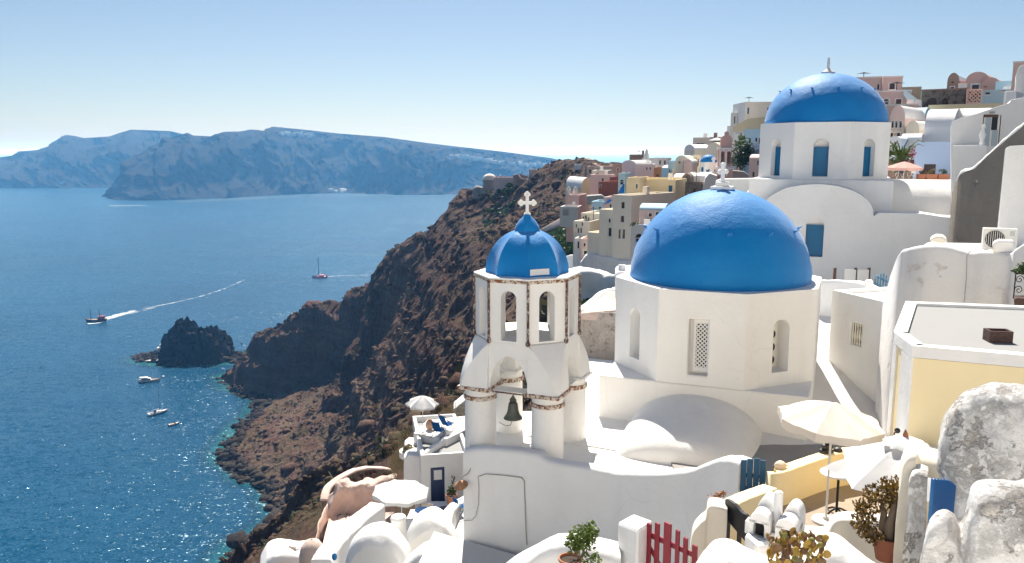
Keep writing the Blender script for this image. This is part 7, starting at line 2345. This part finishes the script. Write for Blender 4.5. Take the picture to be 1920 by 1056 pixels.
# stone shed with a rosy roof left of the near church
lump('stone_shed', 'speckled stone wall between the bell tower and the near church', 'wall', [pt(1086, 592, 34), pt(1120, 588, 33.6), pt(1170, 585, 33)], -13, 1.6, SPECKLE, amp=.06, rr=.06, seed=41)
prism_px('rosy_roof', 'rosy white sloping roof slab on the speckled stone wall', 'roof', [pt(1086, 588, 33.8), pt(1170, 580, 33.3), pt(1175, 545, 36.5), pt(1140, 545, 37)], pt(1120, 598, 34).z, ROSE, .06)
ground_wall('roof_curb', 'white curb along the rosy roof slab beside the near church', 'wall', [pt(1087, 585, 34.0), pt(1110, 568, 35), pt(1135, 548, 36.5), pt(1160, 540, 38)], -8.0, .35, WHITE)
slab_px('small_white_block', 'small white block carrying a stub chimney behind the near church', 'wall', [(1153, 560), (1153, 515), (1158, 510), (1200, 508), (1200, 560)], 34, 2, WHITE, .05)
p = pt(1166, 516, 34.5)
smooth_by_angle(tag(MB().lathe([(.17, -.1), (.16, .35), (.14, .42), (.15, .44), (.10, .42)], 16, p).build('chimney', WHITE), 'white tapered stub chimney left of the near blue dome', 'chimney'), 40)

# ================================================================ headland: chapel, ruin and castle
hc = thing('headland_chapel', 'grey stone chapel with a pale dome on the headland', 'chapel', pt(918, 362, 316), R(4))
MB().box(-3.6, 3.6, -3, 3, -4, 2.2).build('base', GREYWALL, hc)
smooth_by_angle(MB().lathe([(2.6, 2.2), (2.6, 5.0)], 20).build('drum', GREYWALL, hc), 40)
smooth_by_angle(MB().lathe([(2.75, 5.0), (2.7, 5.3)] + [(2.6 * math.cos(R(a)), 5.3 + 2.0 * math.sin(R(a))) for a in range(5, 90, 10)] + [(.02, 7.3)], 24).build('dome', BEIGE, hc), 40)
for x in (-4.4, 4.0):
    mb = MB()
    mb.lathe([(2.0, -4), (2.0, 1.2)] + [(2.0 * math.cos(R(a)), 1.2 + 1.6 * math.sin(R(a))) for a in range(10, 90, 16)] + [(.02, 2.8)], 18, (x, .5, 0))
    smooth_by_angle(mb.build('apse', GREYWALL, hc), 40)
MB().box(-.3, .3, -3.02, -2.9, -1.5, 0).build('window', DARKROOM, hc)
H('ruined_mansion', 'roofless pink ruined mansion behind the headland chapel', 'house', 926, 962, 333, 356, 306, PINK_PALE, rot=-12, dep=9, extra=4, wins=[(934, 340, 937, 346, 'O'), (946, 340, 949, 346, 'O')], par=2.5)
for k, x in enumerate((929, 937, 944)):
    slab_px('chimney_stack', ('left', 'middle', 'right')[k] + ' broken chimney on the ruined mansion', 'chimney', [(x, 334), (x, 330), (x + 3, 330), (x + 3, 334)], 309, 1, BROWN, 0, group='broken chimneys of the mansion')
H('ruined_mansion', 'brown rubble wing of the ruined mansion', 'house', 962, 984, 330, 356, 302, STONE, rot=-8, dep=8, extra=4, par=2)
lump('ruin_rubble', 'jagged rubble wall right of the ruined mansion', 'ruin', [pt(962, 330, 300), pt(968, 327, 300), pt(974, 329, 300), pt(980, 334, 298), pt(990, 336, 296)], -16, 3, BROWN, amp=.8, rr=.5, seed=51, freq=.3)
H('ridge_house', 'small pale house on the ridge between ruin and castle', 'house', 992, 1006, 318, 326, 296, PINK_PALE, rot=-6, dep=5, extra=4)
lump('castle_ruin', 'flat topped dark castle ruin on the headland summit', 'castle', [pt(1046, 309, 286), pt(1052, 304, 284), pt(1062, 300, 282), pt(1072, 301, 280), pt(1086, 299, 278), pt(1096, 298, 276), pt(1108, 299, 275), pt(1116, 300, 274), pt(1122, 305, 273), pt(1124, 316, 272)], -14, 9, STONE, amp=.7, rr=.6, seed=52, freq=.35)
for k, (x, y) in enumerate(((1057, 304), (1078, 300), (1093, 299))):
    slab_px('castle_merlon', ('left', 'middle', 'right')[k] + ' broken merlon on the castle ruin', 'ruin', [(x, y), (x, y - 3), (x + 3, y - 3.5), (x + 4, y)], 279, 1.2, BROWN, 0, group='merlons on the castle ruin')
H('castle_hut', 'low white topped hut below the castle ruin', 'house', 1077, 1090, 308, 313, 268, WHITE, rot=-6, dep=4, extra=3)
H('cave_house', 'rock cave house front with a dark opening below the castle', 'house', 1096, 1122, 320, 338, 235, BROWN, rot=-10, dep=5, extra=6, roof='gable_vault', rise=2.0, wins=[(1106, 325, 1110, 332, 'O')])
# ================================================================ boats
def hull_rings(L, B, D, sheer=.25, n=13, fine=.5):
    rings = []
    for i in range(n):
        t = i / (n - 1)                                   # 0 stern, 1 bow
        w = B / 2 * (.78 + .22 * math.sin(math.pi * min(t * 1.4, 1))) * (1 - max(0, (t - fine) / (1 - fine)) ** 2.2)
        w = max(w, .02)
        zt = D * (1 + sheer * (2 * t - .8) ** 2)
        x = -L / 2 + L * t
        kx = L * .06 * t
        rings.append([(x + kx, -w, zt), (x, -w * .92, D * .35), (x - kx * .5, -w * .45, -D * .25), (x - kx * .5, w * .45, -D * .25), (x, w * .92, D * .35), (x + kx, w, zt)])
    return rings
def hull(root, L, B, D, mat, deckmat, **k):
    r_ = hull_rings(L, B, D, **k)
    h = MB().rings(r_, False, False)
    n = 6
    h.f.append(tuple(range(n)))
    h.build('hull', mat, root, bevel=0)
    dk = MB()
    v = []
    for r in r_:
        v += [(r[0][0], r[0][1] * .96, r[0][2] - .08), (r[5][0], r[5][1] * .96, r[5][2] - .08)]
    dk.add(v, [(2 * i, 2 * i + 1, 2 * i + 3, 2 * i + 2) for i in range(len(r_) - 1)])
    return dk.build('deck', deckmat, root)
BOATWHITE = paint('boat_white', (.75, .74, .72), rough=.35, var=.06)
BOATDARK = paint('boat_dark', (.05, .025, .022), rough=.5, var=.3)
BOATRED = paint('boat_red', (.22, .03, .04), rough=.5, var=.3)
BOATPINK = paint('boat_pink', (.58, .22, .26), rough=.5, var=.2)
TEAK = paint('teak_deck', (.36, .24, .15), rough=.7, var=.2)
# two-masted excursion ship
q = on_z(181, 603, SEA)
b = thing('tour_ship', 'dark two-masted wooden tour ship with red awning trailing a white wake', 'ship', q, R(194))
hull(b, 14.5, 4.0, 1.7, BOATDARK, TEAK, sheer=.35)
MB().box(-6.2, -1.2, -1.4, 1.4, 1.5, 3.3).build('cabin', BOATRED, b, bevel=.1)
MB().box(-6.4, -0.8, -1.7, 1.7, 4.3, 4.5).build('awning', BOATRED, b, bevel=.05)
for x in (-6.2, -1.2):
    for y in (-1.5, 1.5):
        MB().tube([(x, y, 1.5), (x, y, 4.3)], .06, 6).build('awning_post', BOATWHITE, b)
for x, h in ((-2.4, 10.5), (3.8, 10.0)):
    m = MB().tube([(x, 0, 1.3), (x, 0, h)], [.26, .16], 8).build('mast', BOATDARK, b)
    MB().tube([(x - 2.2, 0, 3.6 if x > 0 else 5.2), (x, 0, 3.4 if x > 0 else 5.0)], .08, 6).build('boom', BOATDARK, m)
    for s in (-1, 1):
        MB().tube([(x, 0, h - .3), (x - .6, s * 1.7, 1.8)], .03, 4).build('shroud', BOATDARK, m)
MB().tube([(7.2, 0, 2.4), (9.6, 0, 3.2)], [.12, .06], 6).build('bowsprit', BOATDARK, b)
MB().tube([(9.5, 0, 3.2), (3.8, 0, 9.9)], .03, 4).build('stay', BOATDARK, b)
# pink catamaran
q = on_z(600, 521, SEA)
b = thing('catamaran', 'pink trimmed catamaran with one tall mast far out', 'catamaran', q, R(188))
for s in (-1, 1):
    m = MB().rings([[(x, y + s * 3.2, z) for x, y, z in r] for r in hull_rings(15, 1.5, 1.5, sheer=.15)], False, False)
    m.f.append(tuple(range(6)))
    m.build('hull', BOATPINK, b)
MB().box(-6, 2.4, -3.0, 3.0, 1.0, 1.5).build('deck', BOATPINK, b, bevel=.08)
MB().slab_y([(-4.5, 1.5), (1.8, 1.5), (.6, 3.0), (-4.0, 3.1)], -2.4, 2.4).build('cabin', BOATPINK, b, bevel=.1)
MB().slab_y([(-4.2, 1.9), (1.3, 1.9), (.8, 2.6), (-4.0, 2.6)], -2.42, 2.42).build('window', DARKGLASS, b)
m = MB().tube([(1.2, 0, 2.6), (1.2, 0, 22)], [.36, .24], 8).build('mast', BOATDARK, b)
MB().tube([(1.2, 0, 4.2), (-4.6, 0, 4.2)], .22, 8).build('boom', BOATRED, m)
MB().tube([(1.2, 0, 21), (7.0, 0, 1.6)], .05, 4).build('forestay', BOATDARK, m)
MB().tube([(1.2, 0, 21), (-6.8, 0, 1.8)], .04, 4).build('backstay', BOATDARK, m)
# moored motor sailer, yacht, launch, buoys
q = on_z(280, 716, SEA)
b = thing('motor_boat', 'long white motor sailer moored by the islet', 'boat', q, R(14))
hull(b, 11.2, 3.2, 1.3, BOATWHITE, TEAK, sheer=.3)
MB().slab_y([(-4.2, 1.2), (1.2, 1.2), (.6, 2.3), (-4.0, 2.4)], -1.1, 1.1).build('cabin', BOATWHITE, b, bevel=.08)
MB().slab_y([(-3.8, 1.55), (.7, 1.55), (.5, 2.05), (-3.7, 2.1)], -1.12, 1.12).build('window', DARKGLASS, b)
MB().box(-5.0, -.6, -1.3, 1.3, 2.75, 2.85).build('awning', BOATWHITE, b)
MB().tube([(1.8, 0, 1.2), (1.8, 0, 7.2)], [.09, .05], 6).build('mast', BOATWHITE, b)
MB().tube([(-5.4, 0, 1.5), (-5.2, 0, 3.2)], .05, 6).build('flag_staff', BOATWHITE, b)
MB().tube([(5.4, 0, 1.9), (6.6, 0, 2.4)], .06, 6).build('bowsprit', BOATDARK, b)
q = on_z(296, 776, SEA)
b = thing('sailing_yacht', 'white sailing yacht with furled sail moored in the bay', 'yacht', q, R(52))
hull(b, 10.2, 3.2, 1.1, BOATWHITE, BOATWHITE, sheer=.15)
MB().slab_y([(-1.6, 1.0), (2.6, 1.0), (1.8, 1.55), (-1.4, 1.6)], -.8, .8).build('cabin', BOATWHITE, b, bevel=.08)
MB().box(-4.2, -1.8, -.9, .9, 1.02, 1.10).build('cockpit', BOATDARK, b)
MB().slab_y([(-2.2, 1.6), (-1.0, 1.6), (-1.2, 2.3), (-2.0, 2.3)], -.9, .9).build('spray_hood', CLOTH_BLUE, b)
m = MB().tube([(1.0, 0, 1.2), (1.0, 0, 12.4)], [.13, .09], 6).build('mast', GREYMETAL, b)
MB().tube([(1.0, 0, 2.4), (-3.2, 0, 2.4)], .15, 8).build('boom', BOATWHITE, m)
for z in (5, 8.6):
    MB().tube([(1.0, -1.0, z), (1.0, 1.0, z)], .03, 4).build('spreader', GREYMETAL, m)
MB().tube([(1.0, 0, 12.2), (4.9, 0, 1.3)], .03, 4).build('forestay', GREYMETAL, m)
q = on_z(326, 797, SEA)
b = thing('motor_launch', 'small white open motor launch nearest the camera in the bay', 'boat', q, R(48))
hull(b, 5.4, 2.1, .8, BOATWHITE, BOATWHITE, sheer=.2)
MB().box(-1.9, .6, -.7, .7, .72, .82).build('cockpit', TEAK, b)
MB().slab_y([(.2, .8), (.8, .8), (.5, 1.3)], -.7, .7).build('windscreen', DARKGLASS, b)
MB().box(-2.9, -2.6, -.25, .25, .3, 1.2).build('outboard_motor', BOATDARK, b, bevel=.05)
for x, y, lab in ((306, 708, 'white mooring buoy between the motor sailer and the islet'), (453, 645, 'dark float in the channel right of the islet')):
    q = on_z(x, y, SEA)
    tag(MB().ball(q + Vector((0, 0, .35)), .85 if x < 400 else .6, 12, 8, (1, 1, .9)).build('mooring_buoy', BOATWHITE if x < 400 else BOATDARK, smooth=True), lab, 'buoy')

# ================================================================ wakes
def wake(name, label, pts_, w0, w1, f0, f1, n=60):
    P_ = [on_z(a, b_, SEA) for a, b_ in pts_]
    us_ = np.linspace(0, len(P_) - 1, n)
    X, Y = np.interp(us_, range(len(P_)), [p.x for p in P_]), np.interp(us_, range(len(P_)), [p.y for p in P_])
    tx, ty = np.gradient(X), np.gradient(Y)
    l = np.hypot(tx, ty)
    nx, ny = -ty / l, tx / l
    k = np.linspace(0, 1, n)
    w = w0 + (w1 - w0) * k
    s = np.linspace(-1, 1, 9)
    XX, YY = X[:, None] + nx[:, None] * w[:, None] * s, Y[:, None] + ny[:, None] * w[:, None] * s
    fo = (f0 + (f1 - f0) * k)[:, None] * (1 - np.abs(s) ** 2)[None]
    o = grid_mesh(name, XX, YY, np.full_like(XX, SEA + .08), MAT_FOAM, False, {'foam': fo})
    o['kind'] = 'stuff'
    o['label'] = label
wake('ship_wake', 'white foaming wake behind the tour ship', [(196, 598), (230, 589), (262, 582), (290, 576)], 4, 9, .75, .12)
wake('wake_trail', 'long thin line of foam trailing from the tour ship', [(200, 600), (280, 577), (330, 567), (380, 555), (420, 542), (458, 525)], 1.1, 2.0, .42, .24)
wake('bow_wave', 'white bow wave along the tour ship side', [(164, 607), (175, 607), (188, 605), (199, 602)], 1.5, 1.5, 1.0, 1.0, 20)
wake('catamaran_wake', 'short white wake behind the catamaran', [(614, 519), (640, 517), (670, 517), (700, 516)], 1.2, 2.0, .5, .2, 30)
wake('far_wake', 'thin white wake near the far island', [(205, 386), (240, 386), (275, 385)], 5, 5, .9, .5, 30)
wake('far_wake', 'long bright foam lines along the far island shore', [(330, 379), (420, 375), (520, 370), (600, 367), (700, 366)], 6, 6, .42, .42, 60)

# ================================================================ islet landing with its chapel
q = on_z(312, 676, SEA)
ld = thing('landing', 'pale concrete landing with steps at the foot of the islet', 'landing', q, R(6))
MB().prism([(-12, -3.5), (1.5, -5), (4.5, 1), (-3, 4)], -2, 1.1).build('quay', LEDGE, ld)
for k in range(6):
    MB().box(-1 + k * 1.1, .1 + k * 1.1 - .01, 0.3, 2.6, .9, 1.6 + k * .8).build('step', LEDGE, ld)
q2 = on_z(309, 664, SEA)
ch3 = thing('islet_chapel', 'tiny white chapel with a pale dome on the islet ledge', 'chapel', (q2.x, q2.y - 4, SEA + 2.4), R(10))
MB().box(-2.6, 2.6, -1.8, 1.8, -1.5, 3.0).build('wall', WHITE_OLD, ch3)
smooth_by_angle(MB().lathe([(1.5, 3), (1.5, 4.2)] + [(1.5 * math.cos(R(a)), 4.2 + 1.3 * math.sin(R(a))) for a in range(8, 90, 16)] + [(.02, 5.5)], 18).build('dome', WHITE, ch3), 40)
MB().box(-.4, .4, -1.83, -1.7, -.6, 1.2).build('door', DARKROOM, ch3)
q3 = on_z(322, 668, SEA)
tag(MB().box(q3.x - .7, q3.x + .7, q3.y - 5, q3.y - 3.8, SEA, SEA + 8.5).build('white_pillar', WHITE, bevel=.1), 'slim white pillar beside the islet chapel', 'pillar')

# ================================================================ boulders along the shore, scree, scrub (too many to count)
def scatter(name, label, mat, P_, S_, seed, verts, faces, squash=.7, rough=.35):
    rg = np.random.default_rng(seed)
    n_ = len(P_)
    v0 = np.array(verts, float)
    a = rg.uniform(0, 2 * np.pi, n_)
    ca, sa = np.cos(a), np.sin(a)
    V = v0[None] * (1 + rough * rg.uniform(-1, 1, (n_, len(v0), 1))) * S_[:, None, None] * np.array([1, 1, squash])
    X = V[..., 0] * ca[:, None] - V[..., 1] * sa[:, None]
    Y = V[..., 0] * sa[:, None] + V[..., 1] * ca[:, None]
    V = np.stack([X, Y, V[..., 2]], -1) + P_[:, None, :]
    F0 = np.array(faces)
    Fs = (F0[None] + (np.arange(n_) * len(v0))[:, None, None]).reshape(-1, F0.shape[1])
    me = bpy.data.meshes.new(name)
    me.vertices.add(n_ * len(v0))
    me.vertices.foreach_set('co', V.reshape(-1).astype(np.float32))
    me.loops.add(Fs.size)
    me.loops.foreach_set('vertex_index', Fs.ravel().astype(np.int32))
    me.polygons.add(len(Fs))
    me.polygons.foreach_set('loop_start', (np.arange(len(Fs)) * F0.shape[1]).astype(np.int32))
    me.polygons.foreach_set('loop_total', np.full(len(Fs), F0.shape[1], np.int32))
    me.update(calc_edges=True)
    me.materials.append(mat)
    o = bpy.data.objects.new(name, me)
    COL.objects.link(o)
    o['kind'] = 'stuff'
    o['label'] = label
    return o
t_ = (1 + 5 ** .5) / 2
ICO_V = [(-1, t_, 0), (1, t_, 0), (-1, -t_, 0), (1, -t_, 0), (0, -1, t_), (0, 1, t_), (0, -1, -t_), (0, 1, -t_), (t_, 0, -1), (t_, 0, 1), (-t_, 0, -1), (-t_, 0, 1)]
ICO_V = [tuple(x / 1.9 for x in v) for v in ICO_V]
ICO_F = [(0, 11, 5), (0, 5, 1), (0, 1, 7), (0, 7, 10), (0, 10, 11), (1, 5, 9), (5, 11, 4), (11, 10, 2), (10, 7, 6), (7, 1, 8), (3, 9, 4), (3, 4, 2), (3, 2, 6), (3, 6, 8), (3, 8, 9), (4, 9, 5), (2, 4, 11), (6, 2, 10), (8, 6, 7), (9, 8, 1)]
nr = np.random.default_rng(5)
# along the waterline
sx, sy = [], []
sh_ = np.array(shore)[:, :2]
for a, b_ in zip(sh_[:-1], sh_[1:]):
    k = nr.uniform(0, 1, 260)
    sx.append(a[0] + (b_[0] - a[0]) * k + nr.normal(2.0, 4.0, 260))
    sy.append(a[1] + (b_[1] - a[1]) * k + nr.normal(0, 2.2, 260))
sx, sy = np.concatenate(sx), np.concatenate(sy)
zz_ = terrain_z(sx, sy)
near_w = np.abs(zz_ - SEA) < 2.6
sx, sy, zz_ = sx[near_w], sy[near_w], np.maximum(zz_[near_w], SEA - .4)
scatter('shore_boulders', 'dark boulders strewn along the waterline', MAT_ISLET, np.c_[sx, sy, zz_], nr.lognormal(-.15, .55, len(sx)), 6, ICO_V, ICO_F)
k = nr.uniform(0, 2 * np.pi, 340)
ex, ey = ic.x + 36 * np.cos(k) + nr.normal(0, 2.5, 340), ic.y + 12 * np.sin(k) + nr.normal(0, 2, 340)
scatter('islet_boulders', 'black boulders around the foot of the islet', MAT_ISLET, np.c_[ex, ey, np.maximum(islet_h(ex - ic.x, ey - ic.y), -.4) + SEA], nr.lognormal(.05, .5, 340), 7, ICO_V, ICO_F)
# loose rock and scrub over the slope
u_ = nr.uniform(430, 1090, 16000)
d_ = np.exp(nr.uniform(math.log(95), math.log(470), 16000))
X_, Y_ = (u_ - 960) / F * d_, d_
Z_ = terrain_z(X_, Y_)
ok = (Z_ > SEA + 1.5) & (X_ < 45)
X_, Y_, Z_ = X_[ok], Y_[ok], Z_[ok]
e_ = 1.5
sl = np.hypot(terrain_z(X_ + e_, Y_) - Z_, terrain_z(X_, Y_ + e_) - Z_) / e_
rk = nr.uniform(0, 1, len(X_)) < .5
scatter('loose_rocks', 'loose dark lava rocks over the slope', MAT_CLIFF, np.c_[X_, Y_, Z_][rk], nr.lognormal(-.75, .6, rk.sum()), 8, ICO_V, ICO_F)
gb2 = (~rk) & (sl < 1.0)
# scrub: tufts of small blades around every spot
def tufts(name, label, mat, P_, S_, seed, blades=26):
    rg = np.random.default_rng(seed)
    n_ = len(P_)
    d = rg.normal(0, 1, (n_, blades, 3))
    d[..., 2] = np.abs(d[..., 2]) * .9
    d /= np.linalg.norm(d, axis=-1, keepdims=True)
    r = rg.uniform(.35, 1.0, (n_, blades, 1))
    c = P_[:, None, :] + d * r * S_[:, None, None] * np.array([1, 1, .75])
    a = rg.normal(0, 1, (n_, blades, 3))
    a /= np.linalg.norm(a, axis=-1, keepdims=True)
    b = np.cross(a, rg.normal(0, 1, (n_, blades, 3)))
    b /= np.linalg.norm(b, axis=-1, keepdims=True)
    s = (S_[:, None, None] * rg.uniform(.22, .42, (n_, blades, 1)))
    V = np.stack([c - a * s, c + b * s * .6, c + a * s, c - b * s * .6], 2).reshape(-1, 3)
    q = np.arange(len(V)).reshape(-1, 4)
    me = bpy.data.meshes.new(name)
    me.vertices.add(len(V))
    me.vertices.foreach_set('co', V.ravel().astype(np.float32))
    me.loops.add(q.size)
    me.loops.foreach_set('vertex_index', q.ravel().astype(np.int32))
    me.polygons.add(len(q))
    me.polygons.foreach_set('loop_start', (np.arange(len(q)) * 4).astype(np.int32))
    me.polygons.foreach_set('loop_total', np.full(len(q), 4, np.int32))
    me.update(calc_edges=True)
    me.materials.append(mat)
    o = bpy.data.objects.new(name, me)
    COL.objects.link(o)
    o['kind'] = 'stuff'
    o['label'] = label
    return o
tufts('slope_scrub', 'dry olive scrub dotted over the brown slope', LEAF_OLIVE, np.c_[X_, Y_, Z_][gb2][:4200], nr.lognormal(-.55, .45, min(4200, gb2.sum())), 9, 24)
# greener thicket below the first houses
u2 = np.concatenate([nr.uniform(1005, 1100, 420), nr.uniform(905, 965, 40), nr.uniform(1062, 1105, 120), nr.uniform(1068, 1110, 120)])
v2 = np.concatenate([nr.uniform(135, 200, 420), nr.uniform(285, 305, 40), nr.uniform(66, 86, 120), nr.uniform(118, 140, 120)])
X2, Y2 = (u2 - 960) / F * v2, v2
Z2 = terrain_z(X2, Y2)
tufts('green_thicket', 'green bushes below the left end of the village', LEAF_DARK, np.c_[X2, Y2, Z2 + .3], nr.uniform(.7, 2.0, len(X2)), 10, 70)

u3, v3 = nr.uniform(880, 1500, 1500), np.exp(nr.uniform(math.log(32), math.log(120), 1500))
X3, Y3 = (u3 - 960) / F * v3, v3
Z3 = terrain_z(X3, Y3)
tufts('hillside_scrub', 'dry scrub on the bare hillside between the houses', LEAF_OLIVE, np.c_[X3, Y3, Z3 + .05], nr.uniform(.25, .7, len(X3)), 12, 22)
scatter('hillside_stones', 'loose stones on the bare hillside between the houses', MAT_CLIFF, np.c_[X3, Y3, Z3][::2] + np.array([.6, .4, 0]), nr.lognormal(-1.5, .5, len(X3[::2])), 13, ICO_V, ICO_F)
far_village()
